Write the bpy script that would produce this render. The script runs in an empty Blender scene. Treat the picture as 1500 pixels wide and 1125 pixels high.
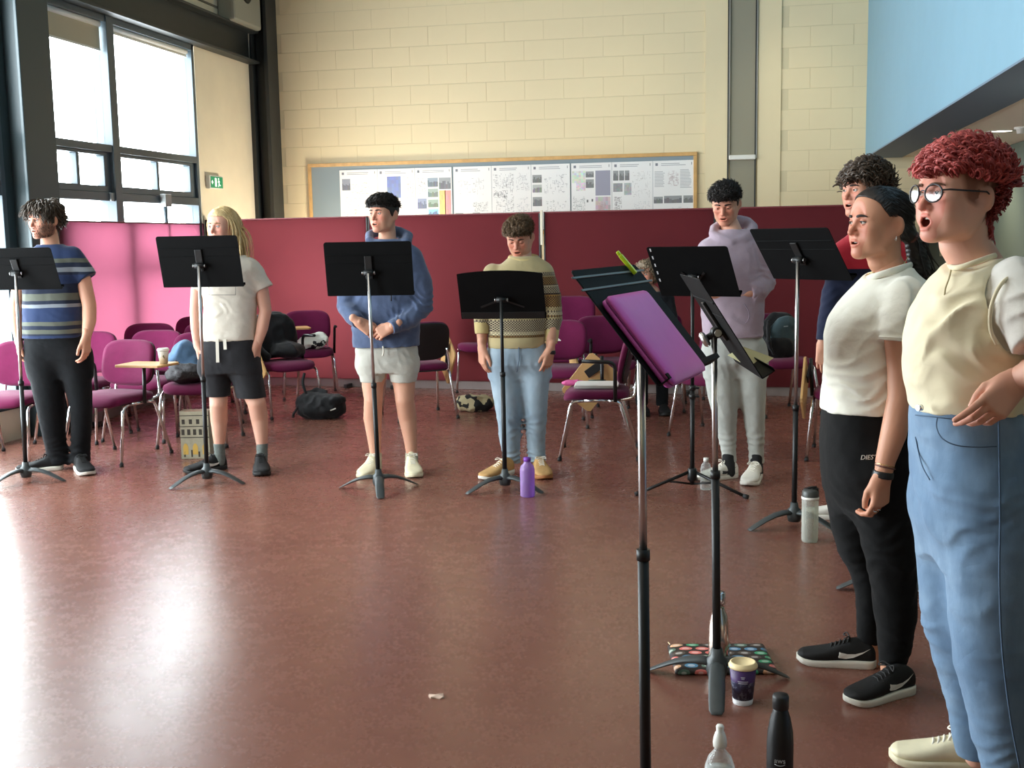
import bpy, bmesh, math, random
import numpy as np
from mathutils import Vector, Matrix
PI = math.pi
SC = bpy.context.scene
COL = SC.collection
# ------------------------------------------------------------------ camera
F = 1685.0                                   # focal length in pixels of a 1500 x 1125 frame
EYE = np.array([0.0, 0.0, 1.5])
_yaw, _pit, _rol = math.radians(11.5), math.radians(7.28), math.radians(1.0)
_f = np.array([-math.sin(_yaw)*math.cos(_pit), math.cos(_yaw)*math.cos(_pit), -math.sin(_pit)])
_r = np.array([math.cos(_yaw), math.sin(_yaw), 0.0])
_u = np.cross(_r, _f)
CR = math.cos(_rol)*_r - math.sin(_rol)*_u
CU = math.cos(_rol)*_u + math.sin(_rol)*_r
CF = _f
cam = bpy.data.cameras.new('camera')
cam_o = bpy.data.objects.new('camera', cam)
COL.objects.link(cam_o)
cam.sensor_width = 36.0
cam.lens = F/1500*36
cam.clip_end = 200
m = Matrix(((CR[0], CU[0], -CF[0], EYE[0]), (CR[1], CU[1], -CF[1], EYE[1]), (CR[2], CU[2], -CF[2], EYE[2]), (0, 0, 0, 1)))
cam_o.matrix_world = m
SC.camera = cam_o
# ------------------------------------------------------------------ world, light, exposure
SC.view_settings.view_transform = 'Standard'
SC.view_settings.look = 'None'
SC.view_settings.gamma = 1.0
SC.view_settings.use_curve_mapping = False
SC.view_settings.exposure = -0.20
W = bpy.data.worlds.new('overcast_sky')
SC.world = W
W.use_nodes = True
nt = W.node_tree
bg = nt.nodes['Background']
bg.inputs['Color'].default_value = (0.90, 0.96, 1.0, 1)
bg.inputs['Strength'].default_value = 23.0
XL, YB, XB, ZC = -5.56, 12.9, 1.24, 5.2      # left wall, back wall, blue bulkhead, ceiling
XR, YF = 2.42, -4.0                          # right wall, rear wall
BAYS = [(8.48, 11.21), (4.70, 7.97), (1.60, 4.20)]   # glazed bays in the left wall
Z0, Z1 = 0.25, 3.49
def area_lamp(name, loc, rot, sx, sy, power, color=(1, 1, 1), portal=False, spread=None):
    l = bpy.data.lights.new(name, 'AREA')
    l.shape = 'RECTANGLE'; l.size = sx; l.size_y = sy
    l.energy = power; l.color = color
    if spread: l.spread = spread
    o = bpy.data.objects.new(name, l); COL.objects.link(o)
    o.location = loc; o.rotation_euler = rot
    if portal: l.cycles.is_portal = True
    return o
for (a, b) in BAYS:                          # the sky is sampled through the windows
    area_lamp('window_portal', (XL-0.12, (a+b)/2, (Z0+Z1)/2), (0, -PI/2, 0), Z1-Z0, b-a, 1, portal=True)
# unseen fill lamps, added above the frame to brighten the hall, and the lamps under the low ceiling on the right
for (x, y) in ((-2.4, .6), (-2.4, 4.6), (-0.4, 2.6)):
    area_lamp('hall_lamp', (x, y, 5.05), (0, 0, 0), 1.6, 1.6, 30, (1.0, 0.93, 0.80))
# unseen fill spots added under the roof to brighten the wall, aimed at the block wall above the notice board
for (wx, wy, pw, tx, tz) in ((-1.3, 11.1, 45, -1.3, 1.9), (.45, 11.1, 100, .45, 1.9)):
    sp = bpy.data.lights.new('wall_washer', 'SPOT')
    sp.energy = pw; sp.color = (1.0, 0.90, 0.66); sp.spot_size = math.radians(50); sp.spot_blend = 1.0; sp.shadow_soft_size = 0.2
    so = bpy.data.objects.new('wall_washer', sp); COL.objects.link(so)
    so.location = (wx, wy, 5.0)
    so.rotation_euler = (Vector((tx, 12.9, tz)) - Vector(so.location)).to_track_quat('-Z', 'Y').to_euler()

# unseen point light added behind the felt screens to brighten wall and felt
for (ux, uy, uz, pw) in ((-4.1, 12.2, .95, 150),):
    ul = bpy.data.lights.new('floor_uplighter', 'POINT'); ul.energy = pw; ul.color = (1.0, 0.92, 0.74); ul.shadow_soft_size = .2
    uo = bpy.data.objects.new('floor_uplighter', ul); COL.objects.link(uo); uo.location = (ux, uy, uz)
# ------------------------------------------------------------------ pixel measurement helpers (1500 x 1125)
def ray(x, y):
    return CF*1.0 + CR*((x-750.0)/F) - CU*((y-562.5)/F)
def G(x, y, z=0.0):
    d = ray(x, y); return EYE + d*((z-EYE[2])/d[2])
def AT(x, y, depth):
    return EYE + ray(x, y)*depth
def depth_of(p):
    return float((np.asarray(p)-EYE) @ CF)
def onX(x, y, X):
    d = ray(x, y); return EYE + d*((X-EYE[0])/d[0])
def onY(x, y, Y):
    d = ray(x, y); return EYE + d*((Y-EYE[1])/d[1])
VR = np.array([math.cos(_yaw), math.sin(_yaw), 0.0])        # horizontal axes of the view
VF = np.array([-math.sin(_yaw), math.cos(_yaw), 0.0])
UP = np.array([0.0, 0.0, 1.0])

# ------------------------------------------------------------------ objects
def tag(o, label=None, cat=None, group=None, kind=None):
    if label: o['label'] = label
    if cat: o['category'] = cat
    if group: o['group'] = group
    if kind: o['kind'] = kind
    return o
def empty(name, loc=(0, 0, 0), rz=0.0, label=None, cat=None, group=None):
    o = bpy.data.objects.new(name, None); COL.objects.link(o)
    o.empty_display_size = 0.1
    o.location = tuple(float(v) for v in loc); o.rotation_euler = (0, 0, rz)
    return tag(o, label, cat, group)
def link_mesh(name, me, parent=None, mats=None):
    o = bpy.data.objects.new(name, me); COL.objects.link(o)
    if mats is not None:
        for mm in (mats if isinstance(mats, (list, tuple)) else [mats]): me.materials.append(mm)
    if parent is not None: o.parent = parent
    return o
def copy_tree(o, parent=None):
    c = o.copy(); COL.objects.link(c)
    if parent is not None: c.parent = parent
    for ch in [x for x in KIDS.get(o.name, [])]:
        k = copy_tree(ch, c)
        KIDS.setdefault(c.name, []).append(k)
    return c
KIDS = {}
def kid(parent, o):
    KIDS.setdefault(parent.name, []).append(o); return o

class MB:
    """collects boxes, tubes and lofts into one mesh"""
    def __init__(s): s.v = []; s.f = []; s.mi = []; s.sm = []
    def add(s, vs, fs, mi=0, smooth=False):
        n = len(s.v); s.v += [tuple(float(c) for c in p) for p in vs]
        for q in fs: s.f.append(tuple(i+n for i in q)); s.mi.append(mi); s.sm.append(smooth)
    def box(s, lo, hi, mi=0, M=None):
        x0, y0, z0 = lo; x1, y1, z1 = hi
        vs = [(x0,y0,z0),(x1,y0,z0),(x1,y1,z0),(x0,y1,z0),(x0,y0,z1),(x1,y0,z1),(x1,y1,z1),(x0,y1,z1)]
        if M is not None: vs = [tuple(M @ Vector(p)) for p in vs]
        s.add(vs, [(0,3,2,1),(4,5,6,7),(0,1,5,4),(1,2,6,5),(2,3,7,6),(3,0,4,7)], mi)
    def beam(s, a, b, wx, wy, up=(0, 0, 1), mi=0):
        """box of section wx (sideways) by wy (along up) from a to b"""
        a = np.array(a, float); b = np.array(b, float); d = (b-a)/np.linalg.norm(b-a)
        sd = np.cross(d, up); sd /= np.linalg.norm(sd); uu = np.cross(sd, d)
        vs = []
        for p in (a, b):
            for (i, j) in ((-1,-1),(1,-1),(1,1),(-1,1)): vs.append(p + sd*i*wx/2 + uu*j*wy/2)
        s.add(vs, [(0,1,2,3),(7,6,5,4),(0,4,5,1),(1,5,6,2),(2,6,7,3),(3,7,4,0)], mi)
    def tube(s, pts, rad, n=10, mi=0, cap=True, flat=None):
        """round tube through pts; rad a number or one per point; flat=(axis, factor) squeezes the section"""
        pts = [np.array(p, float) for p in pts]
        k = len(pts)
        if not hasattr(rad, '__len__'): rad = [rad]*k
        tang = []
        for i in range(k):
            t = pts[min(i+1, k-1)] - pts[max(i-1, 0)]
            tang.append(t/(np.linalg.norm(t)+1e-12))
        ref = np.array([0, 0, 1.0]) if abs(tang[0][2]) < .9 else np.array([1.0, 0, 0])
        a = np.cross(tang[0], ref); a /= np.linalg.norm(a)
        vs = []
        for i in range(k):
            a = a - tang[i]*(a @ tang[i]); a /= np.linalg.norm(a)
            b = np.cross(tang[i], a)
            for j in range(n):
                w = 2*PI*j/n
                o = (a*math.cos(w) + b*math.sin(w))*rad[i]
                if flat is not None:
                    fx = np.array(flat[0], float); o = o - fx*(o @ fx)*(1-flat[1])
                vs.append(pts[i]+o)
        fs = [(i*n+j, i*n+(j+1) % n, (i+1)*n+(j+1) % n, (i+1)*n+j) for i in range(k-1) for j in range(n)]
        s.add(vs, fs, mi, True)
        if cap:
            s.add([vs[j] for j in range(n)], [tuple(reversed(range(n)))], mi)
            s.add([vs[(k-1)*n+j] for j in range(n)], [tuple(range(n))], mi)
    def lathe(s, prof, c=(0, 0, 0), n=20, mi=0):
        """prof: list of (radius, z)"""
        vs = []
        for (r, z) in prof:
            for j in range(n):
                w = 2*PI*j/n; vs.append((c[0]+r*math.cos(w), c[1]+r*math.sin(w), c[2]+z))
        k = len(prof)
        fs = [(i*n+j, i*n+(j+1) % n, (i+1)*n+(j+1) % n, (i+1)*n+j) for i in range(k-1) for j in range(n)]
        s.add(vs, fs, mi, True)
        if prof[0][0] > 1e-4: s.add(vs[:n], [tuple(reversed(range(n)))], mi)
        if prof[-1][0] > 1e-4: s.add(vs[-n:], [tuple(range(n))], mi)
    def rings(s, rings, mi=0, cap=True, smooth=True):
        n = len(rings[0]); k = len(rings); vs = [p for r in rings for p in r]
        fs = [(i*n+j, i*n+(j+1) % n, (i+1)*n+(j+1) % n, (i+1)*n+j) for i in range(k-1) for j in range(n)]
        s.add(vs, fs, mi, smooth)
        if cap:
            s.add(rings[0], [tuple(reversed(range(n)))], mi, smooth); s.add(rings[-1], [tuple(range(n))], mi, smooth)
    def prism(s, poly, z0, z1, mi=0, M=None):
        n = len(poly)
        vs = [(x, y, z0) for x, y in poly] + [(x, y, z1) for x, y in poly]
        if M is not None: vs = [tuple(M @ Vector(p)) for p in vs]
        s.add(vs, [tuple(reversed(range(n))), tuple(range(n, 2*n))] + [(i, (i+1) % n, n+(i+1) % n, n+i) for i in range(n)], mi)
    def mesh(s, name):
        me = bpy.data.meshes.new(name)
        me.from_pydata(s.v, [], s.f)
        me.polygons.foreach_set('material_index', s.mi)
        me.polygons.foreach_set('use_smooth', s.sm)
        me.update()
        return me
    def build(s, name, mats, parent=None, bevel=0.0, seg=2, weld=True):
        me = s.mesh(name)
        bm = bmesh.new(); bm.from_mesh(me)
        if weld: bmesh.ops.remove_doubles(bm, verts=bm.verts, dist=1e-5)
        bmesh.ops.recalc_face_normals(bm, faces=bm.faces)
        if bevel:
            ed = [e for e in bm.edges if len(e.link_faces) == 2 and e.calc_face_angle(0) > 0.6]
            bmesh.ops.bevel(bm, geom=ed, offset=bevel, segments=seg, affect='EDGES', profile=.5, clamp_overlap=True)
        bm.to_mesh(me); bm.free()
        o = link_mesh(name, me, parent, mats)
        return kid(parent, o) if parent is not None else o

def bez(pts, n=8):
    """smooth curve through control points (Catmull-Rom)"""
    P = [np.array(p, float) for p in pts]
    P = [2*P[0]-P[1]] + P + [2*P[-1]-P[-2]]
    out = []
    for i in range(1, len(P)-2):
        for j in range(n):
            t = j/n
            out.append(.5*((2*P[i]) + (-P[i-1]+P[i+1])*t + (2*P[i-1]-5*P[i]+4*P[i+1]-P[i+2])*t*t + (-P[i-1]+3*P[i]-3*P[i+1]+P[i+2])*t**3))
    out.append(P[-2]); return out
def fillet(pts, r=.05, n=5):
    """polyline with rounded corners"""
    P = [np.array(p, float) for p in pts]; out = [P[0]]
    for i in range(1, len(P)-1):
        a, b = P[i-1]-P[i], P[i+1]-P[i]; la, lb = np.linalg.norm(a), np.linalg.norm(b)
        q = min(r, la*.45, lb*.45); A, B = P[i]+a/la*q, P[i]+b/lb*q
        for j in range(n+1):
            t = j/n; out.append((1-t)**2*A + 2*t*(1-t)*P[i] + t*t*B)
    out.append(P[-1]); return out

# ------------------------------------------------------------------ materials
def lin(c):
    c = c/255.0
    return c/12.92 if c <= .04045 else ((c+.055)/1.055)**2.4
def rgb(r, g, b): return (lin(r), lin(g), lin(b), 1.0)
class NT:
    def __init__(s, name):
        s.m = bpy.data.materials.new(name); s.m.use_nodes = True
        s.t = s.m.node_tree; s.b = s.t.nodes['Principled BSDF']; s._obj = None
    def n(s, typ, **kw):
        nd = s.t.nodes.new(typ)
        for k, v in kw.items(): setattr(nd, k, v)
        return nd
    def l(s, a, b): s.t.links.new(a, b)
    def set(s, **kw):
        names = dict(color='Base Color', rough='Roughness', metal='Metallic', spec='Specular IOR Level', sss='Subsurface Weight', coat='Coat Weight', sheen='Sheen Weight', coatr='Coat Roughness')
        for k, v in kw.items():
            i = s.b.inputs[names[k]]
            if hasattr(v, 'links'): s.l(v, i)
            else: i.default_value = v
        return s
    def obj(s):
        if s._obj is None: s._obj = s.n('ShaderNodeTexCoord').outputs['Object']
        return s._obj
    def sep(s, v=None):
        nd = s.n('ShaderNodeSeparateXYZ'); s.l(v or s.obj(), nd.inputs[0]); return nd.outputs
    def math(s, op, a, b=None, c=None):
        nd = s.n('ShaderNodeMath', operation=op)
        for i, v in enumerate((a, b, c)):
            if v is None: continue
            if hasattr(v, 'links'): s.l(v, nd.inputs[i])
            else: nd.inputs[i].default_value = v
        return nd.outputs[0]
    def noise(s, scale=5, detail=3, rough=.55, vec=None, stretch=None):
        nd = s.n('ShaderNodeTexNoise'); nd.inputs['Scale'].default_value = scale
        nd.inputs['Detail'].default_value = detail; nd.inputs['Roughness'].default_value = rough
        v = vec or s.obj()
        if stretch:
            mp = s.n('ShaderNodeMapping'); mp.inputs['Scale'].default_value = stretch; s.l(v, mp.inputs[0]); v = mp.outputs[0]
        s.l(v, nd.inputs['Vector']); return nd.outputs['Fac']
    def crease(s, scale, amount):
        """soft sharp-edged wrinkles for bump"""
        return s.math('MULTIPLY', s.math('ABSOLUTE', s.math('SUBTRACT', s.noise(scale, 2, .5, stretch=(1, 1, 1.6)), .5)), amount*3)
    def ramp(s, fac, stops, interp='LINEAR'):
        nd = s.n('ShaderNodeValToRGB'); e = nd.color_ramp.elements; nd.color_ramp.interpolation = interp
        while len(e) < len(stops): e.new(.5)
        for i, (p, c) in enumerate(stops):
            e[i].position = p; e[i].color = c if len(c) == 4 else (*c, 1)
        s.l(fac, nd.inputs[0]); return nd.outputs[0]
    def mix(s, fac, a, b, blend='MIX'):
        nd = s.n('ShaderNodeMix', data_type='RGBA', blend_type=blend)
        for sock, v in ((nd.inputs[0], fac), (nd.inputs[6], a), (nd.inputs[7], b)):
            if hasattr(v, 'links'): s.l(v, sock)
            else: sock.default_value = v
        return nd.outputs[2]
    def attr(s, name):
        nd = s.n('ShaderNodeAttribute'); nd.attribute_name = name; return nd.outputs['Color']
    def bump(s, h, strength=.3, dist=.01):
        nd = s.n('ShaderNodeBump'); nd.inputs['Strength'].default_value = strength; nd.inputs['Distance'].default_value = dist
        s.l(h, nd.inputs['Height']); s.l(nd.outputs[0], s.b.inputs['Normal']); return s
def plain(name, c, rough=.5, metal=0.0, spec=.5, noise=.0, scale=30, bump=0.0):
    t = NT(name); t.set(rough=rough, metal=metal, spec=spec)
    if noise:
        a = tuple(x*(1-noise) for x in c[:3])+(1,); b = tuple(min(1, x*(1+noise)) for x in c[:3])+(1,)
        t.set(color=t.ramp(t.noise(scale, 4), [(.3, a), (.7, b)]))
    else: t.set(color=c)
    if bump: t.bump(t.noise(scale*3, 3), bump, .004)
    return t.m
def cloth(name, c, var=.10, weave=900, bump=.25, rough=.9, sheen=.15, fold=9):
    t = NT(name); t.set(rough=rough, spec=.2, sheen=sheen)
    a = tuple(x*(1-var) for x in c[:3])+(1,); b = tuple(min(1, x*(1+var)) for x in c[:3])+(1,)
    t.set(color=t.ramp(t.noise(fold, 5, .6), [(.3, a), (.7, b)]))
    h = t.math('ADD', t.math('MULTIPLY', t.noise(weave, 2), .25), t.math('ADD', t.noise(fold*5, 4, .6), t.crease(8, 1.2)))
    t.bump(h, bump, .006); return t.m
M = {}
M['chrome'] = plain('chrome', (.78, .78, .80, 1), .12, 1.0)
M['steel'] = plain('brushed_steel', (.62, .62, .62, 1), .28, 1.0)
M['black_metal'] = plain('black_metal', rgb(22, 23, 24), .45, 0, .4)
M['black_desk'] = plain('black_desk', rgb(10, 11, 12), .65, 0, .10, .15, 12)
M['grey_cast'] = plain('grey_cast_metal', rgb(66, 71, 72), .45, .2, .5, .1, 20)
M['black_plastic'] = plain('black_plastic', rgb(20, 20, 22), .4, 0, .5, .1, 40)
M['rubber'] = plain('rubber', rgb(25, 25, 26), .7)
M['white_plastic'] = plain('white_plastic', rgb(232, 230, 222), .4)
# ------------------------------------------------------------------ implicit surfaces -> one smooth skin
_rs = np.random.RandomState(7)
_LAT = _rs.rand(32, 32, 32)*2-1
def vnoise(P):
    """value noise in -1..1 at points P (n,3)"""
    i = np.floor(P).astype(int); f = P-i; f = f*f*(3-2*f)
    i0 = i & 31; i1 = (i+1) & 31
    g = lambda a, b, c: _LAT[a[:, 0], b[:, 1], c[:, 2]]
    x, y, z = f[:, 0], f[:, 1], f[:, 2]
    a = g(i0, i0, i0)*(1-x)+g(i1, i0, i0)*x; b = g(i0, i1, i0)*(1-x)+g(i1, i1, i0)*x
    c = g(i0, i0, i1)*(1-x)+g(i1, i0, i1)*x; d = g(i0, i1, i1)*(1-x)+g(i1, i1, i1)*x
    return (a*(1-y)+b*y)*(1-z)+(c*(1-y)+d*y)*z
class Vol:
    """list of primitives, each (function, bounds, blend radius, operation)"""
    def __init__(s): s.p = []; s.post = None
    def add(s, fn, lo, hi, k=.01, op='u'):
        s.p.append((fn, np.array(lo, float), np.array(hi, float), k, op)); return s
    def tube(s, pts, rad, k=.01, op='u', cut=None):
        """round cone chain; cut: list of (point, direction) half spaces kept where (p-point).direction < 0"""
        pts = [np.array(p, float) for p in pts]
        if not hasattr(rad, '__len__'): rad = [rad]*len(pts)
        R = max(rad)
        lo = np.min(pts, 0)-R; hi = np.max(pts, 0)+R
        def fn(X, Y, Z):
            d = None
            for a, b, ra, rb in zip(pts[:-1], pts[1:], rad[:-1], rad[1:]):
                ab = b-a; L = ab @ ab + 1e-12
                t = np.clip(((X-a[0])*ab[0]+(Y-a[1])*ab[1]+(Z-a[2])*ab[2])/L, 0, 1)
                q = np.sqrt((X-a[0]-t*ab[0])**2+(Y-a[1]-t*ab[1])**2+(Z-a[2]-t*ab[2])**2)-(ra+(rb-ra)*t)
                d = q if d is None else np.minimum(d, q)
            for (c, n) in (cut or ()):
                n = np.array(n, float)/np.linalg.norm(n)
                d = np.maximum(d, (X-c[0])*n[0]+(Y-c[1])*n[1]+(Z-c[2])*n[2])
            return d
        return s.add(fn, lo, hi, k, op)
    def ell(s, c, r, k=.01, op='u', rot=None):
        c = np.array(c, float); r = np.array(r, float); R = np.array(rot, float) if rot is not None else None
        def fn(X, Y, Z):
            x, y, z = X-c[0], Y-c[1], Z-c[2]
            if R is not None:
                x, y, z = (R[0][0]*x+R[1][0]*y+R[2][0]*z, R[0][1]*x+R[1][1]*y+R[2][1]*z, R[0][2]*x+R[1][2]*y+R[2][2]*z)
            k0 = np.sqrt((x/r[0])**2+(y/r[1])**2+(z/r[2])**2)
            k1 = np.sqrt((x/r[0]**2)**2+(y/r[1]**2)**2+(z/r[2]**2)**2)+1e-9
            return k0*(k0-1)/k1
        b = r if R is None else np.full(3, r.max())
        return s.add(fn, c-b, c+b, k, op)
    def loft(s, st, ax, ay, k=.01, op='u', p=2.4):
        """stations (z, cx, cy, a, b) of an upright body; ax, ay horizontal axes of its section"""
        st = sorted(st, key=lambda q: q[0]); A = np.array(st, float)
        rr = max(A[:, 3].max(), A[:, 4].max())
        lo = [A[:, 1].min()-rr, A[:, 2].min()-rr, A[0, 0]]; hi = [A[:, 1].max()+rr, A[:, 2].max()+rr, A[-1, 0]]
        # finer stations through a smooth interpolation
        zz = np.linspace(A[0, 0], A[-1, 0], 120)
        def smooth(col):
            y = np.interp(zz, A[:, 0], A[:, col]); w = np.ones(7)/7
            return np.convolve(np.pad(y, 3, 'edge'), w, 'valid')
        cx, cy, aa, bb = (smooth(i) for i in (1, 2, 3, 4))
        def fn(X, Y, Z):
            z = Z.ravel(); sh = Z.shape
            f = lambda v: np.interp(z, zz, v).reshape(sh)
            x, y = X-f(cx), Y-f(cy); a, b = f(aa), f(bb)
            u = np.abs(x*ax[0]+y*ax[1])/a; v = np.abs(x*ay[0]+y*ay[1])/b
            q = (u**p+v**p)**(1/p)
            d = (q-1)*np.minimum(a, b)
            return np.maximum(d, np.maximum(A[0, 0]-Z, Z-A[-1, 0]))
        return s.add(fn, lo, hi, k, op)
    def cutplane(s, c, n):
        """removes everything on the side n of the plane through c"""
        n = np.array(n, float)/np.linalg.norm(n); c = np.array(c, float)
        s.p.append((lambda X, Y, Z: (X-c[0])*n[0]+(Y-c[1])*n[1]+(Z-c[2])*n[2], None, None, 0, 'cut')); return s
    def mesh(s, h, pad=.02, wrinkle=None):
        los = [q[1] for q in s.p if q[4] == 'u']; his = [q[2] for q in s.p if q[4] == 'u']
        lo = np.min(los, 0)-pad; hi = np.max(his, 0)+pad
        n = np.ceil((hi-lo)/h).astype(int)+1
        ax = [lo[i]+h*np.arange(n[i]) for i in range(3)]
        D = np.full(n, .3, np.float32)
        for fn, a, b, k, op in s.p:
            if op == 'off': D -= k; continue
            if a is None: sl = tuple(slice(0, n[i]) for i in range(3))
            else:
                mg = k+2.5*h
                i0 = np.clip(np.floor((a-mg-lo)/h).astype(int), 0, n-1); i1 = np.clip(np.ceil((b+mg-lo)/h).astype(int)+1, 1, n)
                if np.any(i1 <= i0): continue
                sl = tuple(slice(i0[i], i1[i]) for i in range(3))
            X = ax[0][sl[0]].reshape(-1, 1, 1); Y = ax[1][sl[1]].reshape(1, -1, 1); Z = ax[2][sl[2]].reshape(1, 1, -1)
            d = fn(X, Y, Z).astype(np.float32) if op != 'cut' else np.broadcast_to(fn(X, Y, Z), D[sl].shape).astype(np.float32)
            o = D[sl]
            if op == 'u':
                if k > 0:
                    w = np.maximum(k-np.abs(o-d), 0)/k; D[sl] = np.minimum(o, d)-w*w*k*.25
                else: D[sl] = np.minimum(o, d)
            elif op == 's':
                d = -d
                w = np.maximum(k-np.abs(o-d), 0)/max(k, 1e-9); D[sl] = np.maximum(o, d)+w*w*k*.25
            else: D[sl] = np.maximum(o, d)
        if wrinkle is not None:
            idx = np.nonzero(np.abs(D) < .02)
            P = np.stack([ax[i][idx[i]] for i in range(3)], 1)
            D[idx] += wrinkle(P).astype(np.float32)
        D[0], D[-1] = .1, .1; D[:, 0], D[:, -1] = .1, .1; D[:, :, 0], D[:, :, -1] = .1, .1
        return surface_nets(D, lo, h)
def surface_nets(D, lo, h):
    S = D < 0
    n = np.array(D.shape)
    c = [S[i:n[0]-1+i, j:n[1]-1+j, k:n[2]-1+k] for i in (0, 1) for j in (0, 1) for k in (0, 1)]
    cnt = sum(q.astype(np.int8) for q in c)
    act = (cnt > 0) & (cnt < 8)
    ci = np.array(np.nonzero(act))
    vid = np.full(act.shape, -1, np.int64); vid[tuple(ci)] = np.arange(ci.shape[1])
    vals = [D[ci[0]+i, ci[1]+j, ci[2]+k] for i in (0, 1) for j in (0, 1) for k in (0, 1)]
    offs = [(i, j, k) for i in (0, 1) for j in (0, 1) for k in (0, 1)]
    acc = np.zeros((ci.shape[1], 3)); num = np.zeros(ci.shape[1])
    for a in range(8):
        for b in range(a+1, 8):
            if sum(abs(offs[a][q]-offs[b][q]) for q in range(3)) != 1: continue
            va, vb = vals[a], vals[b]; cr = (va < 0) != (vb < 0)
            t = np.where(cr, va/(va-vb+1e-20), 0)
            for q in range(3):
                acc[:, q] += np.where(cr, offs[a][q]+t*(offs[b][q]-offs[a][q]), 0)
            num += cr
    V = lo + h*(ci.T + acc/num[:, None])
    Fs = []
    for ax_ in range(3):
        u, v = (ax_+1) % 3, (ax_+2) % 3
        s0 = [slice(0, n[i]) for i in range(3)]; s1 = list(s0)
        s0[ax_] = slice(0, n[ax_]-1); s1[ax_] = slice(1, n[ax_])
        a, b = S[tuple(s0)], S[tuple(s1)]
        for flip, e in ((False, a & ~b), (True, ~a & b)):
            p = np.array(np.nonzero(e))
            if p.shape[1] == 0: continue
            q = []
            for (du, dv) in ((0, 0), (-1, 0), (-1, -1), (0, -1)):
                w = p.copy(); w[u] += du; w[v] += dv
                q.append(vid[w[0], w[1], w[2]])
            q = np.stack(q, 1)
            if not flip: pass
            else: q = q[:, ::-1]
            Fs.append(q)
    Fq = np.concatenate(Fs)
    Fq = Fq[(Fq >= 0).all(1)]
    return V, Fq
def relax(V, Fq, it=1, w=.5):
    for _ in range(it):
        acc = np.zeros_like(V); num = np.zeros(len(V))
        for a, b in ((0, 1), (1, 2), (2, 3), (3, 0)):
            np.add.at(acc, Fq[:, a], V[Fq[:, b]]); np.add.at(acc, Fq[:, b], V[Fq[:, a]])
            np.add.at(num, Fq[:, a], 1); np.add.at(num, Fq[:, b], 1)
        V = V*(1-w) + w*acc/np.maximum(num, 1)[:, None]
    return V
def np_mesh(name, V, Fq, cols=None):
    me = bpy.data.meshes.new(name)
    nv, nf = len(V), len(Fq); k = Fq.shape[1]
    me.vertices.add(nv); me.vertices.foreach_set('co', np.asarray(V, np.float32).ravel())
    me.loops.add(nf*k); me.loops.foreach_set('vertex_index', np.asarray(Fq, np.int32).ravel())
    me.polygons.add(nf)
    me.polygons.foreach_set('loop_start', np.arange(0, nf*k, k, dtype=np.int32))
    me.polygons.foreach_set('loop_total', np.full(nf, k, np.int32))
    me.polygons.foreach_set('use_smooth', np.ones(nf, bool))
    if cols is not None:
        at = me.color_attributes.new('tone', 'FLOAT_COLOR', 'POINT')
        c4 = np.ones((nv, 4), np.float32); c4[:, :3] = cols
        at.data.foreach_set('color', c4.ravel())
    me.update(); me.validate()
    return me
def put(name, VF, parent, mat, cols=None):
    o = link_mesh(name, np_mesh(name, VF[0], VF[1], cols), parent, mat)
    return kid(parent, o)
# ------------------------------------------------------------------ the hall
t = NT('floor_vinyl')
w = t.noise(1.3, 6, .6); w2 = t.noise(9, 5, .65); w3 = t.noise(70, 3, .6)
c = t.ramp(w, [(.3, rgb(118, 76, 64)), (.55, rgb(126, 83, 70)), (.75, rgb(135, 91, 76))])
c = t.mix(t.math('MULTIPLY', w2, .24), c, rgb(104, 67, 57))
t.set(color=c, spec=.5)
t.set(rough=t.math('ADD', .195, t.math('ADD', t.math('MULTIPLY', w2, .10), t.math('MULTIPLY', w3, .05))))
h = t.math('ADD', t.math('MULTIPLY', t.noise(3.0, 3), 1.0), t.math('ADD', t.math('MULTIPLY', t.noise(28, 4, .6), .035)))
t.bump(h, .10, .012)
M['floor'] = t.m
M['cream'] = plain('cream_paint', rgb(232, 216, 178), .7, 0, .3, .008, 6, .05)
M['cream_panel'] = plain('cream_panel', rgb(240, 228, 202), .55, 0, .3, .03, 4)
M['ceiling'] = plain('ceiling_paint', rgb(112, 106, 96), .8)
M['mortar'] = plain('painted_joint', rgb(218, 204, 168), .8)
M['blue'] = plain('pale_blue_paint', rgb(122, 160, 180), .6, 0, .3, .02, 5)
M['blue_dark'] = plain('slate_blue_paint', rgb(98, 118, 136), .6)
M['steel_paint'] = plain('charcoal_steel_paint', rgb(42, 46, 47), .45, 0, .5, .06, 6)
M['pillar_paint'] = plain('teal_grey_pillar_paint', rgb(52, 66, 70), .4, 0, .5)
M['frame_paint'] = plain('dark_grey_window_frame', rgb(78, 90, 97), .4, 0, .5)
M['blind'] = plain('roller_blind_cloth', rgb(196, 186, 158), .85)
M['green_wall'] = plain('grey_green_paint', rgb(92, 104, 96), .6)
t = NT('window_glass'); tr = t.n('ShaderNodeBsdfTransparent'); gl = t.n('ShaderNodeBsdfGlossy'); lw = t.n('ShaderNodeLayerWeight'); mx = t.n('ShaderNodeMixShader')
gl.inputs['Roughness'].default_value = .02; tr.inputs[0].default_value = (.95, .97, .97, 1)
t.l(t.math('MULTIPLY', t.math('POWER', lw.outputs['Facing'], 5.0), .5), mx.inputs[0]); t.l(tr.outputs[0], mx.inputs[1]); t.l(gl.outputs[0], mx.inputs[2]); t.l(mx.outputs[0], t.t.nodes['Material Output'].inputs[0])
M['glass'] = t.m

def structure(name, mb, mat, bevel=0.0, label=None):
    o = mb.build(name, mat, None, bevel); o['kind'] = 'structure'; return o
mb = MB(); mb.box((XL-.3, YF-.2, -.2), (XR+1.6, YB+1.5, 0)); structure('floor', mb, M['floor'])
mb = MB(); mb.box((XL-.3, YF-.2, ZC), (XR+.3, YB+.3, ZC+.2)); structure('ceiling', mb, M['ceiling'])
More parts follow.
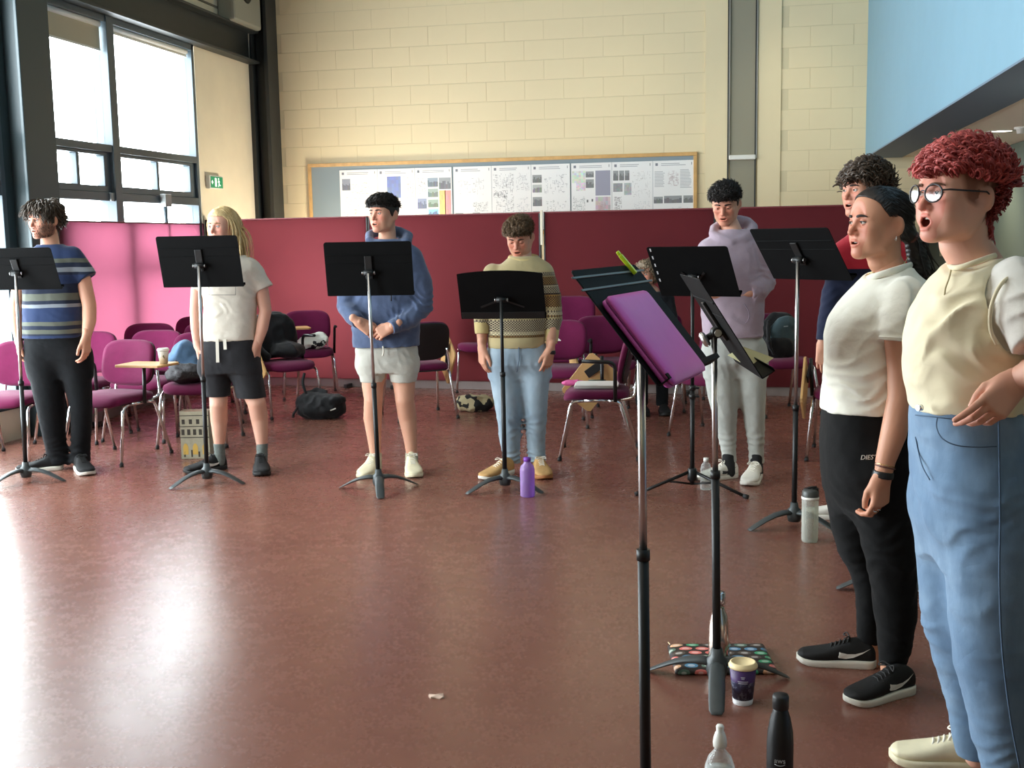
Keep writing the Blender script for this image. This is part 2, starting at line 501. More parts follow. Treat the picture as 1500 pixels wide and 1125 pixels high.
# back wall of painted blocks, opening on the right under the bulkhead
JD = .0028
mb = MB(); mb.box((XL-.3, YB+JD, 0), (1.81, YB+.25, ZC)); mb.box((1.81, YB+JD, 2.29), (XR+.3, YB+.25, ZC))
wall_back = structure('wall_back', mb, M['mortar'])
mb = MB(); mb.box((-.2192, -.02, -.1047), (.2192, .0, .1047))
blk = mb.mesh('block'); bm = bmesh.new(); bm.from_mesh(blk)
bmesh.ops.bevel(bm, geom=[e for e in bm.edges if all(v.co.y < -.01 for v in e.verts)], offset=.0022, segments=1, affect='EDGES'); bm.to_mesh(blk); bm.free()
blk.materials.append(M['cream'])
half = None
nb_ = 0; rest = MB()
for row in range(24):
    z = .1075 + row*.215
    if z+.11 > ZC: break
    x = XL + .28 + (.22 if row % 2 else 0)
    while x + .22 < 1.25 + (.5 if z < 2.2 else 0):
        hid = (x > -.42 and x-.22 < .34 - .0) and (-.44 < x < .36)
        if not hid:
            vis = z > 1.68 and z < 3.95
            if vis and nb_ < 298:
                o = bpy.data.objects.new('block', blk); COL.objects.link(o); o.location = (x, YB+.02-.0005*((row*7+int(x*9)) % 3), z); o.parent = wall_back; nb_ += 1
            else: rest.box((x-.2192, YB, z-.1047), (x+.2192, YB+.02, z+.1047))
        x += .44
    xe = 1.24 if z > 2.2 else 1.80
    if xe-(x-.22) > .05: rest.box((x-.2192, YB, z-.1047), (xe, YB+.02, z+.1047))
o = rest.build('block_courses', M['cream'], wall_back, weld=False); o['kind'] = 'stuff'
# recessed steel post with bright edges in the back wall
px0, px1 = -.2, .12
mb = MB(); mb.box((px0-.24, YB-.012, 0), (px0, YB+.02, ZC)); mb.box((px1, YB-.012, 0), (px1+.24, YB+.02, ZC)); 
structure('trim_1', mb, M['cream'])
post = structure('column_1', (lambda b: (b.box((px0+.03, YB-.004, 0), (px1-.03, YB+.02, ZC)), b)[1])(MB()), plain('grey_post_paint', rgb(150, 145, 126), .35))
for xx, nm in ((px0, 'edge_strip'), (px1-.03, 'edge_strip')):
    b = MB(); b.box((xx, YB-.022, 0), (xx+.014, YB+.02, ZC)); b.build('edge_strip', M['steel_paint'], post)
    b = MB(); b.box((xx+.014, YB-.026, 2.3), (xx+.026, YB+.02, ZC)); b.build('edge_strip', M['steel'], post)
b = MB(); b.box((px0+.02, YB-.06, 2.285), (px1-.02, YB, 2.335)); b.build('bracket', M['white_plastic'], post, .008)
# corner column, big pillar and beam on the left wall
b = MB(); b.box((XL, YB-.30, 0), (XL+.05, YB, ZC)); b.box((XL+.05, YB-.19, 0), (XL+.19, YB-.15, ZC)); b.box((XL+.19, YB-.30, 0), (XL+.235, YB, ZC))
structure('column_2', b, M['steel_paint'], .004)
b = MB(); b.box((XL-.1, 7.97, 0), (XL+.02, 8.42, ZC)); b.box((XL+.02, 8.06, 0), (XL+.17, 8.33, ZC)); b.box((XL+.17, 7.99, 0), (XL+.2, 8.40, ZC))
structure('column_3', b, M['pillar_paint'], .006)
b = MB(); b.box((XL-.02, YF, 3.50), (XL+.03, YB-.3, 3.86)); b.box((XL+.03, YF, 3.50), (XL+.14, YB-.3, 3.525)); b.box((XL+.03, YF, 3.835), (XL+.14, YB-.3, 3.86))
structure('beam_left', b, M['steel_paint'], .003)
# left wall: solid above the beam, between the bays, and the cream panel beside the corner
b = MB(); b.box((XL-.25, YF, 3.86), (XL-.0, YB, ZC)); b.box((XL-.25, 11.26, 0), (XL, YB, 3.5)); b.box((XL-.25, YF, 0), (XL, YB, Z0))
ys = sorted([v for bay in BAYS for v in bay]); ys = [YF] + ys
for i in range(0, len(ys)-1, 2): b.box((XL-.25, ys[i], 0), (XL, ys[i+1], 3.5))
wl = structure('wall_left', b, M['cream_panel'])
b = MB(); b.box((XL, 11.3, 3.98), (XL+.012, 12.58, 4.0)); b.box((XL, 8.4, 3.98), (XL+.012, 11.28, 4.0)); b.build('panel_joint', plain('joint_shadow_gap', rgb(120, 112, 96), .8), wl)  # panel joints as darker strips on the wall
b = MB(); b.tube([(XL+.02, 12.57, 3.5), (XL+.02, 12.57, ZC)], .012, 8); b.build('conduit', plain('pale_conduit', rgb(196, 190, 176), .4), wl)
# rear wall, right wall, low ceiling, bulkhead
b = MB(); b.box((XL-.3, YF-.2, 0), (XR+.3, YF, ZC)); structure('wall_rear', b, M['cream'])
b = MB(); b.box((XR, YF, 0), (XR+.2, YB+.3, 2.27)); structure('wall_right', b, M['green_wall'])
b = MB(); b.box((XB+.36, YF, 2.275), (XR+.3, YB, 2.45)); structure('ceiling_low', b, plain('low_ceiling_paint', rgb(246, 238, 220), .8))
b = MB(); b.box((XB, YF, 2.272), (XB+.37, YB, ZC)); bh = structure('wall_bulkhead', b, M['blue'])
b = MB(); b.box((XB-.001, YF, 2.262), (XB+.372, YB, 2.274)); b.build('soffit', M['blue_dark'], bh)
# recessed lamps of the low ceiling
for (x, y) in ((2.01, 10.0), (1.98, 11.5), (2.0, 7.6)):
    e = empty('ceiling_downlight', (x, y, 2.275), 0, {10.0: 'recessed oval downlight in the low ceiling, the one clear of any head', 11.5: 'recessed downlight in the low ceiling just above the red curly hair', 7.6: 'recessed downlight in the low ceiling beyond the right edge'}[y], 'downlight', 'downlights under the low ceiling')
    b = MB(); b.lathe([(.075, -.001), (.105, -.006), (.115, 0)], n=24); b.build('trim_ring', M['white_plastic'], e)
    tl = NT('lamp_diffuser'); tl.b.inputs['Emission Color'].default_value = (1, .9, .7, 1); tl.b.inputs['Emission Strength'].default_value = 6
    b = MB(); b.lathe([(.001, -.003), (.076, -.002)], n=24); b.build('lamp_lens', tl.m, e)
    L = bpy.data.lights.new('downlight_lamp', 'SPOT'); L.energy = 85; L.color = (1, .86, .64); L.spot_size = 2.2; L.spot_blend = .8; L.shadow_soft_size = .07
    lo = bpy.data.objects.new('downlight_lamp', L); COL.objects.link(lo); lo.location = (x, y, 2.25)
ul = bpy.data.lights.new('wall_uplighter', 'SPOT'); ul.energy = 30; ul.color = (1, .86, .64); ul.spot_size = 2.7; ul.spot_blend = .6; ul.shadow_soft_size = .1  # unseen spot added below the low ceiling to brighten it
uo = bpy.data.objects.new('wall_uplighter', ul); COL.objects.link(uo); uo.location = (2.28, 6.4, 1.72); uo.rotation_euler = (PI, 0, 0)
b = MB(); b.lathe([(.001, -.05), (.03, -.05), (.034, -.02), (.05, -.016), (.05, 0)], (2.08, 9.66, 2.275), 20)
tag(b.build('smoke_detector', M['white_plastic']), 'small white smoke detector on the low ceiling beside the downlight', 'detector')
# dark frame and grey-green door in the opening on the right
b = MB(); b.box((1.81, YB-.05, 0), (1.90, YB+.25, 2.29)); structure('trim_2', b, M['steel_paint'], .004)
b = MB(); b.box((1.90, YB+.02, 0), (XR+.1, YB+.08, 2.29)); d1 = structure('door_1', b, M['green_wall'])
b = MB(); b.box((2.02, YB+.008, 1.22), (2.17, YB+.02, 1.55)); b.build('notice', plain('pale_notice_paper', rgb(196, 190, 160), .7), d1)

# windows: frame, transoms, openable lights, panes, blinds
def bars(mb, lst):
    for (y0, y1, z0, z1, x0, x1) in lst: mb.box((XL+x0, y0, z0), (XL+x1, y1, z1))
for wi, (a, b_) in enumerate(BAYS):
    fr = MB(); mid = a + (b_-a)*.41
    bars(fr, [(a, b_, 3.44, 3.5, -.14, .02), (a, b_, Z0, Z0+.06, -.14, .02), (a, a+.05, Z0, 3.5, -.14, .02), (b_-.05, b_, Z0, 3.5, -.14, .02), (mid-.06, mid+.06, Z0, 3.5, -.14, .03)])
    win = structure('window_%d' % (wi+1), fr, M['frame_paint'], .004)
    for (y0, y1) in ((a+.05, mid-.06), (mid+.06, b_-.05)):
        f = MB(); bars(f, [(y0, y1, 2.31, 2.375, -.12, .02)]); f.build('transom', M['frame_paint'], win, .004)
        f = MB(); bars(f, [(y0, y1, 1.88, 1.955, -.12, .02)]); f.build('transom', M['frame_paint'], win, .004)
        mm = (y0+y1)/2
        f = MB(); bars(f, [(y0, y1, 2.28, 2.31, -.09, -.01), (y0, y1, 1.955, 2.01, -.09, -.01), (y0, y0+.045, 2.01, 2.28, -.09, -.01), (y1-.10, y1, 2.01, 2.28, -.09, -.01), (mm-.022, mm+.022, 2.01, 2.28, -.085, -.015)])
        sash = f.build('opening_sash', M['frame_paint'], win, .006)
        for (p0, p1) in ((y0+.05, mm-.025), (mm+.025, y1-.11)):
            g = MB(); g.box((XL-.055, p0, 2.01), (XL-.047, p1, 2.28)); g.build('pane', M['glass'], sash)
        g = MB(); g.box((XL-.055, y0, 2.38), (XL-.047, y1, 3.44)); g.build('pane', M['glass'], win)
        g = MB(); g.box((XL-.055, y0, Z0+.06), (XL-.047, y1, 1.87)); g.build('pane', M['glass'], win)
        if wi == 0:
            f = MB(); bars(f, [(y0, y1, 1.24, 1.32, -.1, .0)]); f.build('lower_rail', M['frame_paint'], win, .004)
            f = MB(); bars(f, [(mm-.06, mm+.06, 1.85, 1.97, .02, .08)]) if y0 > mid else bars(f, [(y1-.1, y1-.06, 1.88, 1.95, .02, .04)]); f.build('window_opener' if y0 > mid else 'window_catch', plain('grey_actuator', rgb(150, 152, 150), .4), win, .004)
            if y0 < mid: continue
            f = MB(); f.tube([(XL+.04, mm, 1.86), (XL+.04, mm, 1.5)], .02, 8); f.build('opener_rod', M['frame_paint'], win)
    if wi == 0:
        for (y0, y1, zb) in ((a+.05, mid-.06, 3.20), (mid+.06, b_-.05, 3.38)):
            f = MB(); f.box((XL-.03, y0+.02, zb), (XL-.024, y1-.03, 3.44)); bl = f.build('roller_blind', M['blind'], win)
            f = MB(); f.tube([(XL-.03, y0+.02, 3.42), (XL-.03, y1-.03, 3.42)], .028, 10); f.build('blind_roller', M['white_plastic'], win)
            f = MB(); f.box((XL-.035, y0+.02, zb-.012), (XL-.02, y1-.03, zb+.006)); f.build('blind_bar', M['white_plastic'], win)
# exit sign beside the window
e = empty('exit_sign', (XL+.045, 11.54, 2.13), 0, 'green and white running man exit sign beside the window', 'sign')
b = MB(); b.box((-.045, -.16, -.07), (.0, .16, .07)); b.build('housing', M['white_plastic'], e, .006)
tg = NT('exit_green'); tg.set(color=rgb(20, 130, 84)); tg.b.inputs['Emission Color'].default_value = rgb(20, 130, 84); tg.b.inputs['Emission Strength'].default_value = .5
b = MB(); b.box((0, -.135, -.058), (.004, .145, .058)); b.build('green_panel', tg.m, e)
tw = NT('exit_white'); tw.set(color=(.9, .95, .9, 1)); tw.b.inputs['Emission Color'].default_value = (.9, 1, .92, 1); tw.b.inputs['Emission Strength'].default_value = .7
b = MB()
b.prism([(-.045, -.045), (-.005, -.045), (-.005, .045), (-.045, .045)], .004, .006, M=Matrix(((0, 0, 1, 0), (1, 0, 0, 0), (0, 1, 0, 0), (0, 0, 0, 1))))
Mx = Matrix(((0, 0, 1, 0), (1, 0, 0, 0), (0, 1, 0, 0), (0, 0, 0, 1)))
def stroke(b, pts, wd):
    for (p, q) in zip(pts[:-1], pts[1:]):
        d = Vector((q[0]-p[0], q[1]-p[1])).normalized(); nn = Vector((-d.y, d.x))*wd/2
        b.prism([(p[0]-nn.x, p[1]-nn.y), (q[0]-nn.x, q[1]-nn.y), (q[0]+nn.x, q[1]+nn.y), (p[0]+nn.x, p[1]+nn.y)], .004, .0062, M=Mx)
stroke(b, [(.045, .02), (.05, -.01), (.035, -.045)], .014); stroke(b, [(.05, -.01), (.068, -.03), (.085, -.03)], .012); stroke(b, [(.025, .0), (.045, .02), (.07, .005)], .009)
b.prism([(.045+.011*math.cos(q*PI/5), .037+.011*math.sin(q*PI/5)) for q in range(10)], .004, .0062, M=Mx)
stroke(b, [(-.12, 0), (-.085, 0)], .012); stroke(b, [(-.098, .018), (-.122, 0), (-.098, -.018)], .01)
b.build('pictogram', tw.m, e)
# pale metal speaker box high on the left wall
e = empty('wall_speaker', (XL, 12.2, 4.15), 0, 'pale grey box with a dark round grille high above the window beam', 'speaker')
b = MB(); b.box((0, -.36, -.3), (.2, .36, .34)); b.build('housing', plain('grey_box_paint', rgb(150, 150, 138), .5), e, .03)
b = MB(); b.lathe([(.001, 0), (.11, 0), (.13, .012), (.15, 0)], n=24); o = b.build('grille', M['black_plastic'], e); o.matrix_local = Matrix.Translation((.2, -.02, .08)) @ Matrix.Rotation(PI/2, 4, 'Y')

# ------------------------------------------------------------------ pink and plum partition screens
t = NT('partition_felt'); c0 = rgb(158, 64, 84)
t.set(color=t.ramp(t.noise(5, 4), [(.3, rgb(92, 32, 36)), (.7, rgb(100, 35, 40))]), rough=.95, spec=.15, sheen=.1); t.bump(t.noise(500, 2), .2, .002)
tl = t.n('ShaderNodeBsdfTranslucent'); tl.inputs[0].default_value = rgb(214, 158, 176); mx = t.n('ShaderNodeMixShader'); mx.inputs[0].default_value = .42      # translucency added to brighten the felt in place of window glare
t.l(t.b.outputs[0], mx.inputs[1]); t.l(tl.outputs[0], mx.inputs[2]); t.l(mx.outputs[0], t.t.nodes['Material Output'].inputs[0])
M['felt'] = t.m
M['timber'] = plain('pale_timber', rgb(206, 164, 104), .45, 0, .4, .12, 14)
def screen(p0, p1, label, zt=1.735):
    p0 = np.array(p0, float); p1 = np.array(p1, float); L = np.linalg.norm(p1-p0); an = math.atan2(p1[1]-p0[1], p1[0]-p0[0])
    e = empty('partition_screen', (*p0, 0), an, label, 'partition', 'felt partition screens in front of the block wall')
    b = MB(); b.box((.012, -.025, .085), (L-.012, .025, zt-.012)); b.build('felt_panel', M['felt'], e, .006)
    b = MB(); b.box((.0, -.03, zt-.014), (L, .03, zt)); b.build('top_rail', plain('maroon_rail', rgb(120, 48, 52), .5), e, .003)
    b = MB(); b.box((0, -.028, .06), (.012, .028, zt-.014)); b.build('edge_post', M['steel_paint'], e)
    b = MB(); b.box((L-.012, -.028, .06), (L, .028, zt-.014)); b.build('edge_post', M['steel_paint'], e)
    b = MB(); b.box((.02, -.012, .0), (L-.02, .012, .085)); b.build('kick_plate', plain('grey_kick_plate', rgb(150, 138, 134), .6), e, .003)
    for q in (.25, L-.25):
        b = MB(); b.box((q-.02, -.14, 0), (q+.02, .14, .04)); b.build('foot', M['steel_paint'], e, .006)
    return e
def pl(px):      # partition line
    d = ray(px, 330); t_ = (11.6-.09*1.5)*.945/(d[1]+.09*d[0]); return (EYE+d*t_)[:2]
A0, A1, A2, A3, A4 = pl(303), pl(541), pl(797.5), pl(1050), pl(1300)
gap = np.array([.012, 0])
screen(A0, A1-gap, 'pinkest felt screen of the long row, behind the long blond hair')
screen(A1, A2-gap*3, 'plum felt screen between the dark seam and the white strip')
screen(A2, A3-gap, 'dark plum felt screen just right of the white strip')
screen(A3, A4, 'darkest felt screen at the right end of the row, behind the red and navy top')
L1 = onX(80, 330, XL+.2)[:2]
screen(L1, A0-np.array([.03, .06]), 'bright pink felt screen standing along the window wall', 1.695)
b = MB(); b.box((-.012, -.012, 1.42), (.012, .012, 1.75)); o = b.build('cover_strip', plain('white_cover_strip', rgb(236, 224, 200), .5), None, .003); o.location = (A2[0]-.02, A2[1]-.043, 0)
tag(o, 'narrow white cover strip over the joint between two plum screens', 'strip')

# ------------------------------------------------------------------ notice board with nine printed sheets
bx0, bx1, bz0, bz1 = -5.0, -.52, 1.55, 2.385
e = empty('notice_board', ((bx0+bx1)/2, YB, 1.97), 0, 'long grey notice board in a pale timber frame on the block wall', 'noticeboard')
cxb = (bx0+bx1)/2
b = MB(); b.box((bx0-cxb+.03, -.02, bz0-1.97), (bx1-cxb-.03, 0, bz1-1.97-.03)); b.build('pinboard', plain('grey_blue_felt', rgb(136, 150, 156), .9), e)
for (x0, x1, z0, z1) in ((bx0, bx1, bz1-.04, bz1), (bx0, bx1, bz0-.02, bz0+.02), (bx0, bx0+.04, bz0, bz1-.04), (bx1-.04, bx1, bz0, bz1-.04)):
    b = MB(); b.box((x0-cxb, -.035, z0-1.97), (x1-cxb, 0, z1-1.97)); b.build('frame_rail', M['timber'], e, .004)
def printed(cols): pass
tp = NT('poster_print'); tp.set(color=tp.attr('tone'), rough=.6); M['print'] = tp.m
M['glossy_print'] = tp.m
def poster(x0, x1, z0, z1, items, label, seed):
    """sheet of paper with flat print: items = (u0, v0, u1, v1, colour, kind) in 0..1 from the top left"""
    rnd = random.Random(seed)
    w, hh = x1-x0, z1-z0
    vs, fs, cs = [], [], []
    def quad(u0, v0, u1, v1, col, lev):
        n = len(vs)
        for (u, v) in ((u0, v1), (u1, v1), (u1, v0), (u0, v0)):
            vs.append((-w/2+u*w, -.003-lev*.0006, hh/2-v*hh)); cs.append(tuple(c*.78+.16 for c in col[:3]) if lev else col[:3])  # print colours paled to stand in for overexposure
        fs.append((n, n+1, n+2, n+3))
    wcol = rgb(236, 236, 234)
    quad(0, 0, 1, 1, wcol, 0)
    # back and edges
    n = len(vs)
    for (u, v) in ((0, 1), (1, 1), (1, 0), (0, 0)): vs.append((-w/2+u*w, 0, hh/2-v*hh)); cs.append(wcol[:3])
    fs.append((n+3, n+2, n+1, n))
    for i in range(4): fs.append((i, n+i, n+(i+1) % 4, (i+1) % 4))
    quad(.06, .035, .12, .075, rgb(70, 76, 96), 1)                       # round-ish crest and title line
    for q in range(2): quad(.2, .04+.025*q, .2+rnd.uniform(.4, .6), .05+.025*q, rgb(150, 150, 156), 1)
    quad(.93, .03, .945, .07, rgb(60, 60, 60), 1)
    for (u0, v0, u1, v1, col, kind) in items:
        if kind == 'photo':
            k = 7
            sky = tuple(min(1, c*1.9+.12) for c in col[:3])
            quad(u0, v0, u1, v1, sky, 1)
            for i in range(k):
                a = u0+(u1-u0)*i/k; bq = u0+(u1-u0)*(i+1)/k; top = v0+(v1-v0)*rnd.uniform(.25, .6)
                cc = tuple(c*rnd.uniform(.5, 1.3) for c in col[:3]); quad(a, top, bq, v1, cc, 2)
        elif kind == 'plan':                                            # street plan: blocks of fine line work
            for i in range(70):
                u = rnd.uniform(u0, u1); v = rnd.uniform(v0, v1)
                du, dv = (rnd.uniform(.01, .07), .006) if rnd.random() < .5 else (.006, rnd.uniform(.01, .06))
                g = rnd.uniform(.25, .65); cc = tuple(c*.5+g*.5 for c in col[:3])
                quad(u, v, min(u+du, u1), min(v+dv, v1), cc, 2)
        elif kind == 'map':
            k = 6
            for i in range(k):
                for j in range(k):
                    cc = tuple(max(0, min(1, c*rnd.uniform(.75, 1.25))) for c in col[:3])
                    quad(u0+(u1-u0)*i/k, v0+(v1-v0)*j/k, u0+(u1-u0)*(i+1)/k, v0+(v1-v0)*(j+1)/k, cc, 1)
        elif kind == 'text':
            v = v0
            while v < v1: quad(u0, v, u0+(u1-u0)*rnd.uniform(.7, 1), v+.009, rgb(160, 160, 164), 1); v += .022
        else: quad(u0, v0, u1, v1, col, 1)
    Fq = np.array(fs); me = np_mesh('poster', np.array(vs), Fq, np.array(cs)); me.polygons.foreach_set('use_smooth', np.zeros(len(fs), bool))
    o = link_mesh('poster', me, None, M['print']); o.location = ((x0+x1)/2, YB-.024, (z0+z1)/2)
    return tag(o, label, 'poster', 'printed sheets on the notice board')
GR, BL_, DK = rgb(120, 124, 128), rgb(70, 96, 140), rgb(60, 66, 66)
def bxp(px, py): return onY(px, py, YB)
xs = [498, 552, 607, 662, 663.5, 720, 778, 835, 836.5, 896, 956, 1018]
zt_, zb_ = 2.30, 1.58
def X_(px): return float(onY(px, 270, YB-.024)[0])
sheets = [
 (498, 553, [(.06, .14, .28, .32, rgb(50, 60, 84), 'photo'), (.3, .2, .9, .4, rgb(200, 180, 150), 'plan'), (.1, .42, .95, .6, rgb(190, 120, 110), 'plan'), (.05, .6, .5, .8, rgb(190, 180, 120), 'plan'), (.3, .8, .6, .93, DK, 'photo')], 'white sheet at the left end of the notice board, one small dark photo'),
 (553.5, 608, [(.25, .12, .62, .46, rgb(70, 100, 170), 'map'), (.68, .12, .98, .5, rgb(150, 140, 130), 'plan'), (.1, .42, .5, .6, GR, 'plan'), (.2, .6, .9, .9, rgb(180, 170, 160), 'plan')], 'white sheet with a square blue satellite map, above the dark fringe'),
 (608.5, 662, [(.34, .16, .62, .30, rgb(60, 84, 104), 'photo'), (.34, .33, .62, .46, rgb(80, 104, 96), 'photo'), (.34, .5, .62, .62, rgb(70, 100, 84), 'photo'), (.34, .65, .62, .78, rgb(40, 120, 150), 'photo'), (.34, .81, .62, .93, rgb(90, 190, 200), 'photo'), (.65, .16, .97, .34, rgb(70, 80, 88), 'photo'), (.65, .36, .82, .8, rgb(236, 200, 90), 'map'), (.8, .36, .97, .8, rgb(225, 130, 130), 'map'), (.03, .15, .3, .42, GR, 'plan'), (.05, .48, .3, .64, rgb(50, 70, 110), 'photo')], 'white sheet with a column of blue photos and a yellow and pink map'),
 (664.5, 720, [(.1, .18, .8, .45, rgb(190, 190, 190), 'plan'), (.5, .55, .9, .7, GR, 'plan'), (.03, .72, .24, .86, DK, 'photo'), (.27, .74, .46, .86, DK, 'photo'), (.49, .72, .68, .86, DK, 'photo'), (.7, .73, .97, .86, DK, 'photo')], 'white sheet with four small grey photos along its foot'),
 (720.5, 778, [(.02, .12, .45, .35, GR, 'plan'), (.46, .12, .56, .82, rgb(110, 110, 110), 'plan'), (.62, .12, .95, .4, rgb(190, 190, 190), 'plan'), (.02, .38, .4, .5, rgb(70, 70, 74), 'plan'), (.1, .5, .45, .85, GR, 'plan'), (.6, .5, .95, .85, rgb(190, 200, 205), 'plan')], 'white sheet of grey line drawings above the brown tousled hair'),
 (778.5, 835, [(.03, .16, .27, .28, DK, 'photo'), (.03, .31, .27, .43, rgb(110, 116, 112), 'photo'), (.03, .5, .27, .64, DK, 'photo'), (.03, .72, .27, .84, DK, 'photo'), (.03, .88, .27, .98, DK, 'photo'), (.32, .16, .95, .46, rgb(120, 120, 126), 'plan'), (.35, .55, .9, .85, rgb(130, 140, 136), 'plan')], 'white sheet with a left-hand column of five grey photos'),
 (837, 896, [(.02, .12, .35, .3, rgb(206, 220, 210), 'map'), (.12, .3, .35, .42, rgb(220, 204, 212), 'map'), (.36, .13, .56, .22, DK, 'photo'), (.36, .25, .56, .38, DK, 'photo'), (.60, .12, .97, .5, rgb(126, 126, 150), 'flat'), (.60, .52, .97, .9, rgb(190, 172, 176), 'map'), (.63, .58, .85, .74, rgb(200, 120, 130), 'plan'), (.38, .56, .42, .6, rgb(30, 30, 30), 'flat'), (.5, .55, .54, .59, rgb(30, 30, 30), 'flat'), (.02, .5, .34, .75, rgb(110, 130, 120), 'plan'), (.4, .88, .58, .97, DK, 'photo'), (.62, .92, .95, .98, DK, 'photo')], 'white sheet with a plain purple-grey square and a pinkish map under it'),
 (896.5, 956, [(.03, .13, .16, .28, DK, 'photo'), (.18, .13, .30, .28, DK, 'photo'), (.32, .13, .43, .28, DK, 'photo'), (.03, .32, .26, .45, GR, 'map'), (.3, .32, .48, .5, rgb(160, 160, 164), 'map'), (.5, .15, .95, .55, rgb(214, 212, 204), 'plan'), (.05, .52, .24, .74, rgb(130, 110, 110), 'plan'), (.5, .6, .95, .92, rgb(196, 200, 206), 'plan'), (.36, .78, .5, .84, DK, 'flat'), (.38, .88, .46, .93, DK, 'flat'), (.05, .78, .3, .92, GR, 'plan')], 'white sheet with two rows of small dark photos at top left'),
 (956.5, 1017, [(.36, .15, .62, .38, rgb(190, 150, 150), 'plan'), (.66, .14, .95, .42, 0, 'text'), (.04, .16, .3, .4, 0, 'text'), (.02, .54, .24, .64, DK, 'photo'), (.27, .53, .7, .64, DK, 'photo'), (.74, .53, .97, .64, DK, 'photo'), (.1, .72, .3, .84, rgb(60, 60, 66), 'plan'), (.45, .7, .9, .93, rgb(190, 190, 196), 'plan')], 'white sheet at the right end of the board, a row of dark panoramas across it'),
]
for i, (a, b_, items, lab) in enumerate(sheets): poster(X_(a), X_(b_), zb_, zt_, items, lab, i)
# ------------------------------------------------------------------ chairs
M['plum'] = cloth('plum_upholstery', rgb(100, 20, 62), .10, 700, .2, .9, .12, 6)
M['tablet_wood'] = plain('beech_laminate', rgb(208, 166, 110), .4, 0, .4, .07, 6)
def superring(cx, cz, a, c, p, n, y):
    out = []
    for i in range(n):
        w = 2*PI*i/n; cw, sw = math.cos(w), math.sin(w)
        out.append((cx+a*math.copysign(abs(cw)**(2/p), cw), y, cz+c*math.copysign(abs(sw)**(2/p), sw)))
    return out
def pad_mb(a, c, th, p=4.5, n=36, bend=0.0, bend_z=0.0, r=.02):
    """cushion in the xz plane, front towards -y, bulging edges; bend curves it sideways"""
    mb = MB(); rings = []
    for (f, yy) in ((0, -th), (.55, -th), (.85, -th*.94), (.97, -th*.72), (1, -th*.4), (.985, -th*.12), (.93, 0), (.5, 0), (0, 0)):
        fa = max(f, .02)
        R = superring(0, 0, a-(1-fa)*a if fa < .9 else a-(1-fa)*a*1.0, c*fa, p, n, yy)
        rings.append([(x, y+bend*(x/a)**2*-1*a*.18+bend_z*(z/c)**2*.02, z) for (x, y, z) in R])
    mb.rings(rings, 0, True, True); return mb
def xform(o, Mt):
    o.data.transform(Mt); return o
def make_chair(tablet=None, shell=True):
    e = empty('conference_chair')
    seat = pad_mb(.235, .225, .062, 4, bend=.0).build('seat', M['plum'], e)
    xform(seat, Matrix.Translation((0, -.01, .41)) @ Matrix.Rotation(-PI/2, 4, 'X')); 
    me = seat.data
    for v in me.vertices:                       # waterfall front edge
        if v.co.y < -.12: v.co.z -= (abs(v.co.y+.12)/.12)**2*.03
    pan = pad_mb(.225, .215, .018, 4).build('seat_pan', M['black_plastic'], e); xform(pan, Matrix.Translation((0, -.005, .40)) @ Matrix.Rotation(-PI/2, 4, 'X'))
    bt = Matrix.Translation((0, .215, .655)) @ Matrix.Rotation(math.radians(-13), 4, 'X')
    back = pad_mb(.225, .165, .042, 3.6, bend=.9).build('backrest', M['plum'], e); xform(back, bt)
    sh = pad_mb(.222, .162, .016, 3.6, bend=.9).build('back_shell', M['black_plastic'], e); xform(sh, bt @ Matrix.Translation((0, .016, 0)))
    for sx in (-1, 1):
        for (fy, ky) in ((-.255, -.175), (.27, .15)):
            mb = MB(); mb.tube(fillet([(sx*.255, fy, .012), (sx*.228, ky, .395), (sx*.226, ky*.5, .405)], .06), .0115, 10)
            lg = mb.build('leg', M['chrome'], e)
            mb = MB(); mb.tube([(sx*.2555, fy*1.002, 0), (sx*.2545, fy*.996, .022)], .0145, 10); kid(lg, mb.build('foot_cap', M['rubber'], None)); 
            KIDS[lg.name][-1].parent = lg
        mb = MB(); mb.tube([(sx*.226, -.088, .405), (sx*.226, .076, .405)], .0115, 10); mb.build('seat_rail', M['chrome'], e)
        mb = MB(); mb.tube(bez([(sx*.19, .12, .40), (sx*.195, .235, .425), (sx*.19, .255, .50), (sx*.17, .268, .60)], 6), .010, 8); mb.build('back_support', M['chrome'], e)
    if tablet:
        s = -1 if tablet == 'flatr' else 1
        mb = MB(); mb.tube(fillet([(s*.25, .12, .40), (s*.262, .12, .665), (s*.262, -.10, .675)], .05), .013, 10); mb.build('armrest', M['black_plastic'], e)
        mb = MB(); mb.tube([(-s*.25, .02, .40), (-s*.262, .02, .655)], .013, 10); mb.build('tablet_post', M['black_plastic'], e)
        poly = [(-.17, -.13), (.15, -.13), (.17, -.11), (.17, .11), (.15, .13), (-.17, .13), (-.185, .11), (-.185, -.11)]
        mb = MB(); mb.prism(poly, 0, .016)
        tb = mb.build('writing_tablet', M['tablet_wood'], e, .003)
        if tablet.startswith('flat'): xform(tb, Matrix.Translation((-s*.16, -.14, .668) if s > 0 else (.34, -.03, .668)) @ Matrix.Rotation(.12, 4, 'Z'))
        else: xform(tb, Matrix.Translation((-s*.285, -.06, .47)) @ Matrix.Rotation(-PI/2, 4, 'Y') @ Matrix.Rotation(math.radians(38), 4, 'Z'))
        if tablet == 'flatr': return e
        mb = MB(); mb.beam((-s*.266, .02, .60), (-s*.272, -.09, .52), .012, .06, (0, 0, 1)); mb.build('tablet_bracket', M['black_plastic'], e, .003)
    return e
PROTO = {None: make_chair(None), 'flat': make_chair('flat'), 'flatr': make_chair('flatr'), 'fold': make_chair('fold')}
used = {None: False, 'flatr': False, 'flat': False, 'fold': False}
FREE = {}
